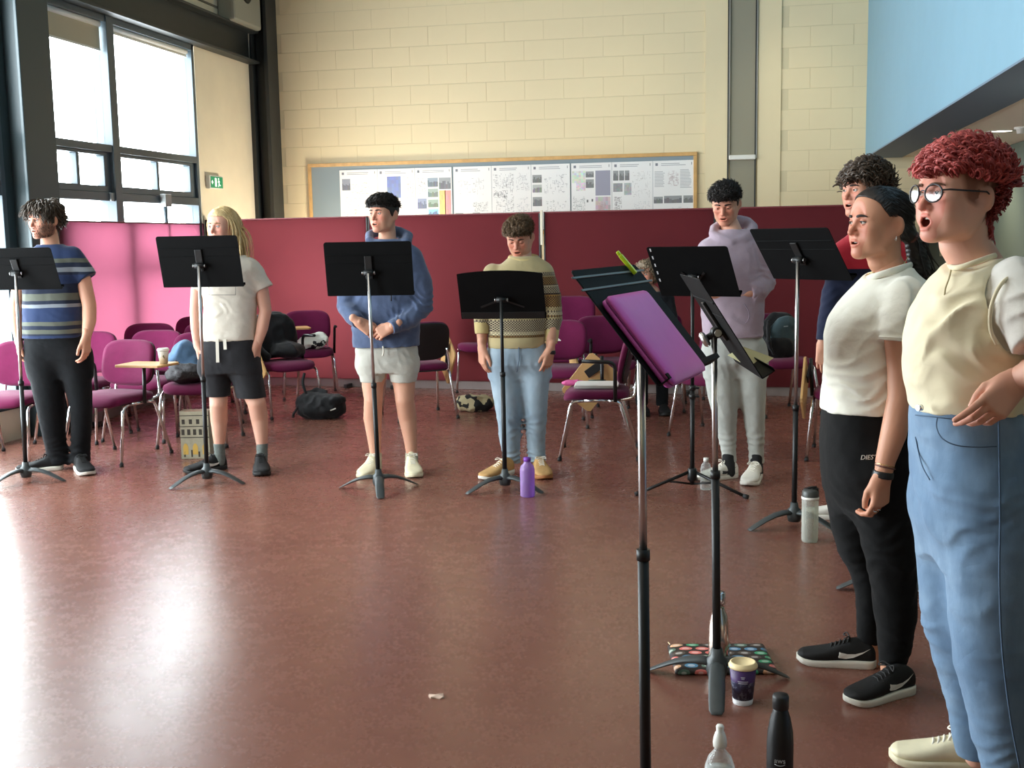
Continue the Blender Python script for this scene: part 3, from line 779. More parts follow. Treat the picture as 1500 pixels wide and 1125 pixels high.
def chair(px, py, phi, label, tab=None, z=0.0, at=None):
    g = G(px, py) if at is None else np.array(at)
    if not used[tab]: e = PROTO[tab]; used[tab] = True
    else: e = copy_tree(PROTO[tab])
    e.location = (g[0], g[1], z); e.rotation_euler = (0, 0, _yaw-math.radians(phi))
    tag(e, label, 'chair', 'plum conference chairs along the screens')
    return e
chs = {}
chs['c0'] = chair(0, 0, 8, 'plum chair at the left picture edge, beside the striped tee', at=(-5.07, 7.18))
chs['c1'] = chair(172, 671, 22, 'plum chair whose wooden tablet carries a white paper cup', 'flatr')
chs['c2'] = chair(0, 0, 12, 'plum chair just behind the white cup, left of the denim jacket', at=(-4.54, 8.12))
chs['c6'] = chair(0, 0, 10, 'plum chair half hidden right behind the striped tee', at=(-5.04, 8.0))
chs['c5'] = chair(0, 0, -10, 'darker plum chair in the third row, over the denim jacket', at=(-4.42, 8.97))
chs['c4'] = chair(0, 0, 6, 'plum chair close to the bright pink screen in the third row', at=(-4.98, 8.84))
chs['c3'] = chair(0, 0, 6, 'plum chair in the corner of the screens, last of its row', at=(-4.95, 9.7))
chs['c8'] = chair(295, 648, 0, 'plum chair under the denim jacket and dark bag, behind the grey shorts')
chs['c9'] = chair(418, 606, -38, 'plum chair with a black jacket over its back, right of the grey shorts', 'fold')
chs['c10'] = chair(455, 580, -12, 'plum chair with a white and black cloth on its tablet', 'flat')
chs['c11'] = chair(614, 610, 158, 'chair seen from behind, black back shell, right of the pale grey shorts', 'fold')
chs['c12'] = chair(706, 570, -4, 'plum chair left of the patterned sweater, its backrest half hidden')
chs['c14'] = chair(836, 590, 6, 'lower chair of the stack of two right of the patterned sweater')
chs['c13'] = chair(836, 590, 6, 'upper chair of the stack of two right of the patterned sweater', None, .135)
chs['c15'] = chair(818, 620, 8, 'plum chair with a sheet on its tablet, at the cuff of the patterned sweater', 'flat')
chs['c16'] = chair(877, 665, 96, 'plum chair in side view with white sheets on its seat', 'fold')
chs['c17'] = chair(889, 607, -8, 'plum chair with black armrest, behind the one with white sheets', 'fold')
chs['c19'] = chair(1048, 636, 38, 'plum chair just behind the pale grey sweatpants')
chs['c20'] = chair(1140, 604, -16, 'chair with a black and teal backpack, right of the lavender hoodie')
chs['c21'] = chair(1244, 668, 20, 'plum chair behind the person in the red and navy top', 'fold')
chs['c22'] = chair(960, 598, 10, 'chair of the seated grey-haired person behind the stands')
for q in (1068,):
    chs['c23'] = chair(q, 580, 5, 'plum chair against the dark screen, behind the lavender hoodie')
# ------------------------------------------------------------------ music stands
def desk_frame(C, yaw, tilt):
    yw, tl = math.radians(yaw), math.radians(tilt)
    side = Vector((math.cos(yw), math.sin(yw), 0)); nb = Vector((math.sin(yw), -math.cos(yw), 0))
    up = Vector((0, 0, 1))*math.cos(tl) + nb*math.sin(tl)
    back = side.cross(up)                       # normal of the back of the desk
    return Matrix(((side.x, -back.x, up.x, C[0]), (side.y, -back.y, up.y, C[1]), (side.z, -back.z, up.z, C[2]), (0, 0, 0, 1)))
def stand(base, C, yaw, tilt, w, h, joint_z, legs, label, style='cast', silver=True):
    base = np.array(base, float); C = np.array(C, float); base = np.array([base[0], base[1], 0.0])
    sc = float((base-EYE) @ VF)/float((C-EYE) @ VF); C = EYE+(C-EYE)*sc; w *= sc; h *= sc     # desk upright over its base
    e = empty('music_stand', (base[0], base[1], 0), 0, label, 'music stand', 'black music stands')
    L = Matrix.Translation((-base[0], -base[1], 0))
    to = EYE-base; to[2] = 0; to /= np.linalg.norm(to); ts = np.cross(UP, to)       # towards the camera, and to its right
    Mt = L @ desk_frame(C, yaw, tilt)
    # desk plate: back towards -y
    b = MB(); hw, hh = w/2, h/2
    if style == 'arched':
        top = [(hw*.98, hh-.022)] + [(hw*q, hh-.022*(q)**2) for q in (.8, .5, .2, -.2, -.5, -.8)] + [(-hw*.98, hh-.022)]
        out = [(-hw, -hh), (hw, -hh)] + top
    else:
        r = .014
        out = [(-hw+.0, -hh), (hw-.0, -hh), (hw, hh-r), (hw-r*.3, hh-r*.3), (hw-r, hh), (-hw+r, hh), (-hw+r*.3, hh-r*.3), (-hw, hh-r)]
    b.prism(out, -.0016, .0016, M=Mt @ Matrix(((1, 0, 0, 0), (0, 0, 1, 0), (0, 1, 0, 0), (0, 0, 0, 1))))
    ld = .045 if label[:7] != 'nearest' else .030
    desk = b.build('desk', M['black_desk'], e, .0008, 1)
    b = MB(); b.box((-hw+.004, .0, -hh-.002), (hw-.004, ld, -hh+.001), M=Mt); b.box((-hw+.004, ld-.003, -hh), (hw-.004, ld, -hh+.012), M=Mt); b.build('ledge', M['black_desk'], e, .0008, 1)
    if style == 'cast':                          # pressed crease and spine on the back
        b = MB(); b.box((-hw+.012, -.0045, hh*.50), (hw-.012, -.001, hh*.50+.007), M=Mt); b.box((-hw+.012, -.0035, hh*.50-.05), (hw-.012, -.001, hh*.50-.046), M=Mt); b.build('crease', M['black_desk'], desk, .001, 1)
        b = MB(); b.box((-.022, -.012, -.06), (.022, -.001, hh*.48), M=Mt); b.build('spine', M['black_metal'], e, .003)
    elif style == 'arched':
        b = MB(); b.box((-hw*.97, -.006, -hh+.004), (hw*.97, -.001, -hh+.05), M=Mt); b.build('stiffener', M['black_metal'], desk, .002)
        for sx in (-1, 1):
            b = MB(); b.beam(Mt @ Vector((0, -.004, -.03)), Mt @ Vector((sx*.13, -.004, -.085)), .012, .004, Mt.to_3x3() @ Vector((0, 1, 0))); b.build('brace', M['black_metal'], desk)
    else:                                        # folding stand: slotted edges, thin braces
        for k in range(5):
            b = MB(); z = hh*.82-k*.055
            b.box((-hw+.018, -.0026, z), (-hw+.026, -.0014, z+.022), M=Mt); b.build('slot', plain('slot_glimpse', rgb(186, 186, 190), .5) if 'slot' not in M else M['slot'], desk); 
        for sx in (-1, 1):
            b = MB(); b.beam(Mt @ Vector((0, -.006, -.08)), Mt @ Vector((sx*.07, -.006, .0)), .012, .004, Mt.to_3x3() @ Vector((0, 1, 0))); b.build('brace', M['black_metal'], desk)
    hub = Mt @ Vector((0, -.03, -.02))
    b = MB(); b.tube([Mt @ Vector((-.028, -.022, -.02)), Mt @ Vector((.028, -.022, -.02))], .017, 12); b.build('clamp', M['black_metal'], e)
    for sx in (-1, 1):
        b = MB(); b.tube([Mt @ Vector((sx*.028, -.022, -.02)), Mt @ Vector((sx*.036, -.022, -.02))], .008, 10); b.tube([Mt @ Vector((sx*.036, -.022, -.02)), Mt @ Vector((sx*.039, -.022, -.02))], .012, 10); b.build('wing_screw', M['steel'], e)
    top = np.array(hub)
    low = np.array([0, 0, .06]); jn = low + (top-low)*((joint_z-.06)/(top[2]-.06))
    if style == 'tripod':
        b = MB(); b.tube([jn, top], .0105, 12); b.build('pole', M['black_metal'], e)
        b = MB(); b.tube([(0, 0, .05), jn], .0135, 12); b.build('lower_tube', M['black_metal'], e)
        for zz in (joint_z, joint_z-.05):
            q = low + (top-low)*((zz-.06)/(top[2]-.06)); b = MB(); b.tube([q-[0, 0, .014], q+[0, 0, .014]], .02, 12); b.tube([q, q+np.array([.04, -.01, 0])], .007, 8); b.build('collar', M['black_plastic'], e)
        b = MB(); b.lathe([(.02, .07), (.028, .08), (.028, .14), (.02, .15)], n=14); b.build('hub', M['black_plastic'], e)
        for a in legs:
            d = (ts*math.sin(math.radians(a)) + to*math.cos(math.radians(a)))
            b = MB(); b.tube([d*.02+UP*.125, d*.33+UP*.012], .0095, 10); lg = b.build('leg', M['black_metal'], e)
            b = MB(); b.tube([d*.315+UP*.016, d*.345+UP*.0125], .0125, 10); b.build('foot', M['rubber'], lg)
            b = MB(); b.tube([UP*.055+d*.01, d*.15+UP*.078], .006, 8); b.build('strut', M['black_metal'], lg)
        return e, Mt
    b = MB(); b.tube([jn-(top-jn)*.02, top], .0098, 14); b.build('pole', M['steel'] if silver else M['black_metal'], e)
    b = MB(); b.tube([(0, 0, .06), jn], .0138, 14); b.build('lower_tube', M['black_metal'], e)
    b = MB(); q = jn; b.tube([q-(top-low)*.012, q+(top-low)*.010], .0165, 14); b.build('collar', M['black_metal'], e)
    b = MB(); b.lathe([(.001, .03), (.030, .032), (.036, .055), (.034, .092), (.022, .104), (.018, .130), (.001, .130)], n=18); b.build('hub', M['grey_cast'], e)
    for a in legs:
        d = (ts*math.sin(math.radians(a)) + to*math.cos(math.radians(a))); sd = np.cross(d, UP)
        b = MB(); rg = []
        for (s, z, wd, th) in ((.012, .078, .024, .028), (.06, .079, .026, .026), (.11, .070, .027, .022), (.16, .052, .027, .018), (.205, .030, .026, .014), (.24, .0125, .024, .010), (.256, .006, .016, .005)):
            rg.append([d*s + sd*wd*math.cos(w_) + UP*(z+th*(.55 if math.sin(w_) > 0 else .45)*math.sin(w_)) for w_ in [2*PI*k/14 for k in range(14)]])
        b.rings(rg); b.build('leg', M['grey_cast'], e)
    return e, Mt
M['slot'] = plain('slot_glimpse', rgb(186, 186, 190), .5)
def zat(px, py, depth): return float(AT(px, py, depth)[2])
ST = {}
ST[1] = stand(G(39, 706), (-4.514, 6.546, 1.354), 7.2, 24.8, .517, .292, .64, (-62, 62, 180), 'music stand at the left edge, in front of the striped tee')
ST[2] = stand(G(304, 708), (-3.298, 6.617, 1.383), 6, 15.8, .515, .327, .66, (-62, 60, 178), 'music stand in front of the long blond hair')
ST[3] = stand(G(555, 718), (-2.164, 6.485, 1.33), 7, 11.5, .519, .322, .64, (2, -112, 112), 'music stand in front of the blue hoodie')
ST[4] = stand(G(740, 718), (-1.411, 6.668, 1.162), 4, 31.4, .515, .344, .70, (-64, 60, 178), 'black-poled music stand with an arched desk before the patterned sweater', 'arched', False)
ST[5] = stand(G(1014, 722), (-.295, 6.80, 1.281), -20, 37, .499, .37, .62, (-72, 66, 176), 'folding tripod stand with slotted desk before the lavender hoodie', 'tripod')
ST[6] = stand(G(1163, 772), (.274, 6.109, 1.387), -45, 35.6, .531, .326, .62, (-60, 62, 180), 'music stand in front of the red and navy top')
ST[7] = stand(G(1050, 1004), (-.084, 3.876, 1.204), -80, 32.2, .50, .37, .72, (0, -112, 112), 'music stand seen edge on, a sheet sticking out, beside the pouch')
S8 = ray(945, 640); S8 = EYE+S8*(2.70/(S8 @ VF))
ST[8] = stand((S8[0], S8[1]), (-.258, 3.054, 1.2755), -102.1, 38.7, .53, .358, .735, (60, -60, 180), 'nearest music stand, holding the purple folder')
b9 = G(1318, 868)
ST[9] = stand(b9, (b9[0]+.0, b9[1], 1.12), -88, 24, .50, .33, .60, (-84, 36, 156), 'music stand hidden behind the black joggers, one grey foot showing at the shin')
# ------------------------------------------------------------------ people
M_SKIN = {}
def skin_mat(name, c):
    t = NT(name)
    n = t.noise(26, 4, .6)
    c2 = (c[0]*.93, c[1]*.84, c[2]*.82, 1)
    base = t.mix(t.math('MULTIPLY', n, .55), c, c2)
    t.set(color=t.mix(1.0, base, t.attr('tone'), 'MULTIPLY'), rough=.5, spec=.35, sss=.08)
    t.b.inputs['Subsurface Radius'].default_value = (.012, .005, .003)
    t.bump(t.noise(420, 2), .08, .002)
    return t.m
def eye_mat(iris):
    return [plain('eye_white', rgb(214, 204, 196), .3, 0, .2), plain('iris', iris, .2, 0, .06), plain('pupil', rgb(8, 8, 8), .2, 0, .06)]
def rot(yaw=0, pitch=0, roll=0):
    """head axes: yaw 0 faces the camera side, + turns to the viewer's left; pitch + looks down; roll + tilts to viewer's right"""
    y, p, r = math.radians(yaw), math.radians(pitch), math.radians(roll)
    Yd = VF*math.cos(y) + VR*math.sin(y)        # local +y (backwards)
    Xd = VR*math.cos(y) - VF*math.sin(y)
    B = np.stack([Xd, Yd, UP], 1)
    cp, sp = math.cos(p), math.sin(p)
    Rx = np.array([[1, 0, 0], [0, cp, -sp], [0, sp, cp]])
    cr, sr = math.cos(r), math.sin(r)
    Ry = np.array([[cr, 0, sr], [0, 1, 0], [-sr, 0, cr]])
    return B @ Rx @ Ry
def head_vol(q):
    """q: dict of face options; head 0.23 m high, chin z -0.115, front -y"""
    v = Vol(); jw = q.get('jaw', 1.0); mo = q.get('mouth', .3); fat = q.get('full', 0.0); nz = q.get('nose', 1.0)
    v.ell((0, .020, .034), (.074, .094, .081), 0)
    v.ell((0, -.026, -.022), (.060+fat*.5, .062, .078), .03)
    v.ell((0, -.034, .036), (.060, .048, .062), .045)                      # forehead
    for s in (-1, 1):
        v.tube([(s*.056*jw, .006, -.040), (s*.050*jw, -.020, -.078), (s*.018, -.066, -.100)], [.020+fat*.3, .019+fat*.4, .016], .028)
        v.ell((s*.040, -.058, -.022), (.022, .022, .019), .022)          # cheekbone
        v.ell((s*.036, -.052, -.055), (.021+fat*.6, .024+fat*.4, .026), .022)
    v.ell((0, -.076, -.098), (.019, .016, .016), .02)                    # chin
    v.tube([(-.046, -.062, .017), (-.020, -.082, .0155), (0, -.082, .011), (.020, -.082, .0155), (.046, -.062, .017)], [.008, .0105, .009, .0105, .008], .014)
    for s in (-1, 1): v.ell((s*.031, -.094, .000), (.0165, .0145, .0125), .014, 's')
    # nose
    v.tube([(0, -.083, .010), (0, -.094*1, -.012), (0, -.088-.017*nz, -.031)], [.0062, .0075, .0095], .010)
    v.ell((0, -.086-.018*nz, -.034), (.0088, .0088, .0078), .006)
    for s in (-1, 1):
        v.ell((s*.0115, -.090, -.037), (.0068, .0098, .0066), .006)
        v.ell((s*.0058, -.0985, -.0425), (.0030, .0044, .0028), .003, 's')
    # mouth mound, cavity, lips
    v.ell((0, -.074, -.064), (.030, .021, .024), .018)
    oh = .0015+.0125*mo; cz = -.0655-.004*mo; wmo = .0225-.006*mo
    pr = q.get('purse', 0)
    if mo > .02:
        v.ell((0, -.088, cz), (wmo, .022, oh), .003, 's')
    up = [(-wmo-.003, -.083, cz+.0005), (-.011, -.0925-pr, cz+oh+.003), (0, -.0940-pr, cz+oh+.0018), (.011, -.0925-pr, cz+oh+.003), (wmo+.003, -.083, cz+.0005)]
    lw = [(-wmo-.003, -.083, cz-.0005), (-.011, -.0905-pr, cz-oh-.0035), (0, -.0920-pr, cz-oh-.0042), (.011, -.0905-pr, cz-oh-.0035), (wmo+.003, -.083, cz-.0005)]
    v.tube(up, [.0022, .0040, .0040, .0040, .0022], .004)
    v.tube(lw, [.0022, .0046, .0052, .0046, .0022], .004)
    # eyelids
    for s in (-1, 1):
        ec = np.array([s*.031, -.0755, .0015])
        lid = q.get('lid', .25)
        def lidfn(X, Y, Z, ec=ec, top=True):
            d = np.sqrt((X-ec[0])**2+(Y-ec[1])**2+(Z-ec[2])**2)-.0142
            y = Y-ec[1]; z = Z-ec[2]
            zl = (.0062-.0125*lid)+np.abs(X-ec[0])**2*-14 if top else -.0062+np.abs(X-ec[0])**2*20
            return np.maximum(d, (zl-z) if top else (z-zl))
        v.add(lambda X, Y, Z, f=lidfn: f(X, Y, Z), ec-.0145, ec+.0145, .0022)
        v.add(lambda X, Y, Z, f=lidfn: f(X, Y, Z, top=False), ec-.0145, ec+.0145, .0022)
    # ears
    for s in (-1, 1):
        Re = np.array([[math.cos(.5*s), math.sin(.5*s), 0], [-math.sin(.5*s), math.cos(.5*s), 0], [0, 0, 1]])
        v.ell((s*.0785, .020, -.010), (.0075, .0195, .032), .006, 'u', Re)
        v.ell((s*.074, .012, -.035), (.006, .010, .012), .006)
        v.ell((s*.0850, .014, -.008), (.0050, .0110, .019), .004, 's', Re)
    nr = q.get('neck', .054)
    v.tube([(0, .022, -.055), (0, .030, -.12)], [nr, nr*1.0], .03)
    return v
def head_tone(P, q):
    """colour multipliers of the head: lips, mouth, cheeks, stubble, shaved sides"""
    n = len(P); c = np.ones((n, 3)); x, y, z = P.T; ax = np.abs(x)
    mo = q.get('mouth', .3); oh = .0015+.0125*mo; cz = -.0655-.004*mo; wmo = .0225-.006*mo
    def lay(m, col):
        nonlocal c
        m = np.clip(m, 0, 1)[:, None]; c = c*(1-m)+c*np.array(col)*m
    cheek = np.exp(-(((ax-.043)/.022)**2+((z+.03)/.022)**2))*np.clip((-.02-y)/.03, 0, 1); lay(cheek*q.get('blush', .5), (1.04, .80, .80))
    lay(np.exp(-((x/.014)**2+((z+.034)/.012)**2))*(y < -.095)*q.get('blush', .5), (1.02, .82, .82))
    lay(np.exp(-(((ax-.031)/.016)**2+((z+.001)/.010)**2))*np.clip((-.05-y)/.02, 0, 1)*.5, (.80, .70, .70))
    lay(np.exp(-(((ax-.08)/.02)**2+((z+.01)/.04)**2))*(ax > .07)*.5, (1.0, .82, .80))
    pr = q.get('purse', 0)
    ul = np.array([(-wmo-.003, cz+.0005), (-.011, cz+oh+.003), (0, cz+oh+.0018), (.011, cz+oh+.003), (wmo+.003, cz+.0005)])
    ll = np.array([(-wmo-.003, cz-.0005), (-.011, cz-oh-.0035), (0, cz-oh-.0042), (.011, cz-oh-.0035), (wmo+.003, cz-.0005)])
    dl = np.full(n, 1.0)
    for L_, w_ in ((ul, .0050), (ll, .0058)):
        for a_, b_ in zip(L_[:-1], L_[1:]):
            ab = b_-a_; t_ = np.clip(((x-a_[0])*ab[0]+(z-a_[1])*ab[1])/(ab @ ab), 0, 1)
            dl = np.minimum(dl, np.hypot(x-a_[0]-t_*ab[0], z-a_[1]-t_*ab[1])/w_)
    lip = (y < -.079)*np.clip((1.12-dl)/.25, 0, 1)
    lay(lip, q.get('lip', (.90, .60, .60)))
    lip = lip > .3
    ins = (((x/(wmo+.001))**2+((z-cz)/(oh+.0005))**2) < 1) & (y > -.0885) & (y < -.05) & (mo > .02)
    lay(ins*1.0, (.22, .08, .08))
    if 'beard' in q:
        m = np.clip((-z-.028-np.clip(.028-ax, 0, 1)*.5)/.02, 0, 1)*(y < .03)*(~lip)*np.clip((z+.128)/.02, 0, 1)
        m = np.maximum(m, ((np.abs(z+.049) < .006) & (ax < .026) & (y < -.075))*.9)
        lay(m*q['beard'], q.get('beard_col', (.30, .24, .20)))
    if 'shaved' in q:
        sm = lambda v, w: np.clip(v/w+.5, 0, 1)
        front = -.042+np.clip(z-.02, -.1, .05)*-.25
        m = sm(y-front, .016)*sm(z-(-.028+np.clip(y+.01, -1, .0)*-.6), .014)*sm(.03-y, .01)*(ax > .045)
        m = np.maximum(m, sm(y-.034, .012)*sm(z+.09, .02))
        ear = np.exp(-(((y-.016)/.022)**4+((z+.012)/.034)**4))*(ax > .074); lay(m*(1-ear)*q['shaved'], q.get('shaved_col', (.42, .34, .30)))
    return c
def hand_vol(curl=(20, 32, 18), spread=1.0, thumb=0.0, right=True):
    """wrist at the origin, fingers +y, back of hand +z, thumb -x for a right hand"""
    v = Vol(); s = 1 if right else -1
    kx = (-.030, -.010, .010, .028); kl = (.040, .044, .041, .032); ky = (.092, .096, .092, .084); rr = (.0088, .0090, .0086, .0076)
    for i in range(4):
        v.tube([(s*kx[i]*.62, .0, 0), (s*kx[i], ky[i], .001)], [.0155, .0115], .014)
    v.tube([(0, -.045, 0), (0, .012, 0)], [.0255, .0225], .02)
    v.ell((s*-.026, .034, -.010), (.016, .032, .014), .014)
    v.ell((s*.020, .034, -.010), (.013, .030, .012), .012)
    cv = curl if hasattr(curl[0], '__len__') else [curl]*4
    for i in range(4):
        p = np.array([s*kx[i], ky[i], 0.0]); a = 0; sp = (-.09, -.02, .05, .13)[i]*spread
        pts = [p]; L = kl[i]
        for j, f in enumerate((1.0, .62, .50)):
            a += math.radians(cv[i][j])
            p = p + np.array([s*sp*L*f*math.cos(a), L*f*math.cos(a), -L*f*math.sin(a)]); pts.append(p)
        v.tube(pts, [rr[i]*1.08, rr[i]*1.0, rr[i]*.92, rr[i]*.78], .0035)
    t0 = np.array([s*-.022, .022, -.008]); t1 = np.array([s*-(.046-.01*thumb), .058, -.016-.008*thumb]); t2 = np.array([s*-(.052-.022*thumb), .086, -.024-.008*thumb]); t3 = np.array([s*-(.050-.030*thumb), .108, -.030-.008*thumb])
    v.tube([t0, t1, t2, t3], [.0150, .0122, .0105, .0088], .008)
    return v
HANDS = {}
def hand_mesh(key, h=.0026):
    if (key, h) not in HANDS:
        V, Fq = hand_vol(*key).mesh(h, .008); HANDS[(key, h)] = (relax(V, Fq, 1, .5), Fq)
    return HANDS[(key, h)]
def frame_of(fd, bk):
    """axes of a hand: fingers along fd, back of the hand towards bk"""
    f = np.array(fd, float); f /= np.linalg.norm(f); b = np.array(bk, float); b -= f*(b @ f); b /= np.linalg.norm(b)
    return np.stack([np.cross(f, b), f, b], 1)
def locks(pts, nrm, dirs, length, width, curl=.0, grav=.5, seed=1, seg=5, lift=.25, amp=.004, centre=(0, .02, .034), rad=(.074, .094, .081), off=.004, sides=3, taper=.85, tp=1.6, jit=.06):
    """tapered strands; everything in head coordinates"""
    R = np.random.RandomState(seed); n = len(pts)
    length = np.broadcast_to(length, n)*R.uniform(.75, 1.2, n); P = pts.copy(); D = dirs*(1-lift)+nrm*lift; D /= np.linalg.norm(D, axis=1)[:, None]
    ph = R.uniform(0, 2*PI, n); fr = R.uniform(.8, 1.3, n)
    C = np.array(centre); E = np.array(rad)
    rings = []
    up = nrm
    sdir = np.cross(D, nrm); sdir /= np.linalg.norm(sdir, axis=1)[:, None]+1e-9
    for k in range(seg+1):
        t = k/seg
        wv = amp*np.sin(ph+fr*curl*t*2*PI); wv2 = amp*np.cos(ph+fr*curl*t*2*PI)
        Q = P + sdir*wv[:, None]*min(1, t*3) + nrm*wv2[:, None]*min(1, t*3)
        rad_ = width*(1-taper*t**tp)*(1 if k else .8)
        b = np.cross(D, sdir)
        rings.append([Q + (sdir*math.cos(2*PI*j/sides)*1.25 + b*math.sin(2*PI*j/sides)*.8)*np.reshape(rad_, (-1, 1) if hasattr(rad_, '__len__') else ()) for j in range(sides)])
        st = (length/seg)[:, None]
        P = P + D*st
        # keep outside of the skull
        U = (P-C)/(E+off); l = np.linalg.norm(U, axis=1); ins = l < 1
        P[ins] = C+(U[ins]/l[ins][:, None])*(E+off)
        D = D + np.array([0, 0, -1.0])*grav/seg + R.normal(0, jit, (n, 3)); D /= np.linalg.norm(D, axis=1)[:, None]
        sdir = sdir - D*np.sum(sdir*D, 1)[:, None]; sdir /= np.linalg.norm(sdir, axis=1)[:, None]+1e-9
    V = np.stack([np.stack(r, 1) for r in rings], 1)       # n, seg+1, sides, 3
    V = V.reshape(-1, 3); Fs = []
    base = (np.arange(n)*(seg+1)*sides)[:, None]
    for k in range(seg):
        for j in range(sides):
            a = k*sides+j; b = k*sides+(j+1) % sides
            Fs.append(np.concatenate([base+a, base+b, base+b+sides, base+a+sides], 1))
    return V, np.concatenate(Fs)
def scalp(n, test, seed=3, centre=(0, .02, .034), rad=(.075, .095, .082)):
    R = np.random.RandomState(seed); out = []
    while len(out) < n:
        u = R.normal(size=(n*4, 3)); u /= np.linalg.norm(u, axis=1)[:, None]
        p = u*np.array(rad)+np.array(centre)
        k = test(p); out += list(p[k])
    P = np.array(out[:n]); N = (P-np.array(centre))/np.array(rad)**2; N /= np.linalg.norm(N, axis=1)[:, None]
    return P, N
def roots(C, n, test, seed=3, lift=-.002):
    """strand roots on the surface of a hair volume"""
    V, Fq = C; N = np.zeros_like(V); a, b, c = V[Fq[:, 0]], V[Fq[:, 1]], V[Fq[:, 2]]; fn = np.cross(b-a, c-a)
    for j in range(4): np.add.at(N, Fq[:, j], fn)
    N /= np.linalg.norm(N, axis=1)[:, None]+1e-12
    if np.mean(np.sum(N*(V-V.mean(0)), 1)) < 0: N = -N
    i = np.nonzero(test(V) & (N[:, 2] > -.6))[0]; i = np.random.RandomState(seed).choice(i, min(n, len(i)), replace=False)
    return V[i]+N[i]*lift, N[i]
def join_vf(lst):
    V = []; Fl = []; n = 0
    for v, f in lst: V.append(v); Fl.append(f+n); n += len(v)
    return np.concatenate(V), np.concatenate(Fl)
def hair_mat(name, c, c2, rough=.45):
    t = NT(name)
    t.set(color=t.ramp(t.noise(60, 4, .7, stretch=(1, 1, .35)), [(.3, c), (.7, c2)]), rough=rough, spec=.45); t.bump(t.noise(600, 2, stretch=(1, 1, .15)), .3, .003)
    return t.m
# ---- shoes
def shoe(parent, heel, toe, mats, L=None, high=0.0, swoosh=None, laces=None, zoff=0.0, wide=1.0, clogged=0):
    """heel, toe: ground points in the person's own space; mats = (upper, sole)"""
    heel = np.array(heel, float); toe = np.array(toe, float); d = toe-heel; d[2] = 0; LL = L or np.linalg.norm(d); d /= np.linalg.norm(d)
    sd = np.cross(d, UP)
    key = [(.0, .020, .062), (.03, .030, .082+high), (.10, .0345, .096+high*1.2), (.22, .0365, .102+high*1.2), (.32, .0375, .098+high*.6), (.42, .039, .086), (.52, .0425, .074), (.62, .0465, .065), (.74, .048, .057), (.85, .045, .050), (.93, .037, .043), (.975, .025, .034), (1.0, .010, .026)]
    A_ = np.array(key); ss = np.concatenate([np.linspace(0, .12, 6), np.linspace(.16, .86, 16), np.linspace(.89, 1, 8)])
    st = [(s_, float(np.interp(s_, A_[:, 0], A_[:, 1])), float(np.interp(s_, A_[:, 0], A_[:, 2]))) for s_ in ss]
    mb = MB(); rg = []; ns = 24
    for (s, w, hh) in st:
        w *= wide; r = []; lift = .010*max(0, (s-.78)/.22)**2
        for k in range(ns):
            a = 2*PI*k/ns; cx, sz = math.cos(a), math.sin(a)
            x = w*math.copysign(abs(cx)**.8, cx)
            z = .016+lift+(hh-.016)*(.5+.5*math.copysign(abs(sz)**.75, sz))
            if .05 < s < .5: x *= 1-.30*max(0, (z-.045)/.06)*min(1, (s-.05)/.06, (.5-s)/.08)
            r.append(heel + d*s*LL + sd*x + UP*(z+zoff))
        rg.append(r)
    mb.rings(rg); o = mb.build('shoe', mats[0], parent)
    mb = MB(); rg = []
    for (s, w, hh) in [(-.014, .014, 0)]+st[1:-1]+[(1.0, .014, 0), (1.014, .005, 0)]:
        w = w*wide+.0028; r = []; lift = .012*max(0, (s-.78)/.22)**2+.004*max(0, (.08-s)/.08)**2; th_ = .027-.006*np.clip((s-.3)/.5, 0, 1)
        for (x, z) in ((-w*.99, .005), (-w*.95, .0), (0, -.0), (w*.95, .0), (w*.99, .005), (w*1.01, th_*.7), (w*.99, th_), (w*.9, th_+.002), (-w*.9, th_+.002), (-w*.99, th_), (-w*1.01, th_*.7)):
            r.append(heel + d*s*LL + sd*x + UP*(z+lift*(1-z/.06)+zoff))
        rg.append(r)
    mb.rings(rg, smooth=True); mb.build('sole', mats[1], o)
    def side(s, z, sg):
        S = [q[0] for q in st]; w = np.interp(s, S, [q[1] for q in st])*wide; hh = np.interp(s, S, [q[2] for q in st])
        q = np.clip(((z-.016)/(hh-.016)-.5)*2, -1, 1); sz = math.copysign(abs(q)**(1/.75), q); cx = math.sqrt(max(0, 1-sz*sz))
        x = w*cx**.8
        if .05 < s < .5: x *= 1-.30*max(0, (z-.045)/.06)*min(1, (s-.05)/.06, (.5-s)/.08)
        return heel + d*s*LL + sd*sg*(x+.0018) + UP*(z+zoff)
    if swoosh:
        for sg in (-1, 1):
            top = [(.07, .074), (.16, .062), (.26, .054), (.36, .0525), (.45, .057), (.54, .069)]
            bot = [(.07, .0735), (.17, .056), (.28, .041), (.38, .035), (.47, .038), (.54, .069)]
            vs = [side(*p, sg) for p in top]+[side(*p, sg) for p in bot]; n = len(top)
            mb = MB(); mb.add(vs, [(i, i+1, n+i+1, n+i) for i in range(n-1)]); mb.build('swoosh', swoosh, o, weld=False)
    if laces:
        mb = MB()
        for k in range(5):
            s = .34+.055*k; S = [q[0] for q in st]; hh = np.interp(s, S, [q[2] for q in st]); w = .020
            p = heel+d*s*LL+UP*(hh+zoff)
            mb.tube([p-sd*w-UP*.006+d*.004, p-sd*w*.4+UP*.003, p+sd*w*.4+UP*.003, p+sd*w-UP*.006-d*.004], .0032, 6)
        p = heel+d*.33*LL+UP*(np.interp(.33, S, [q[2] for q in st])+.005+zoff)
        for sg in (-1, 1): mb.tube(bez([p, p+sd*sg*.025+UP*.008+d*.01, p+sd*sg*.034-UP*.004+d*.02, p+sd*sg*.012+UP*.001+d*.012], 4), .0026, 6)
        mb.build('laces', laces, o, weld=False)
    return o
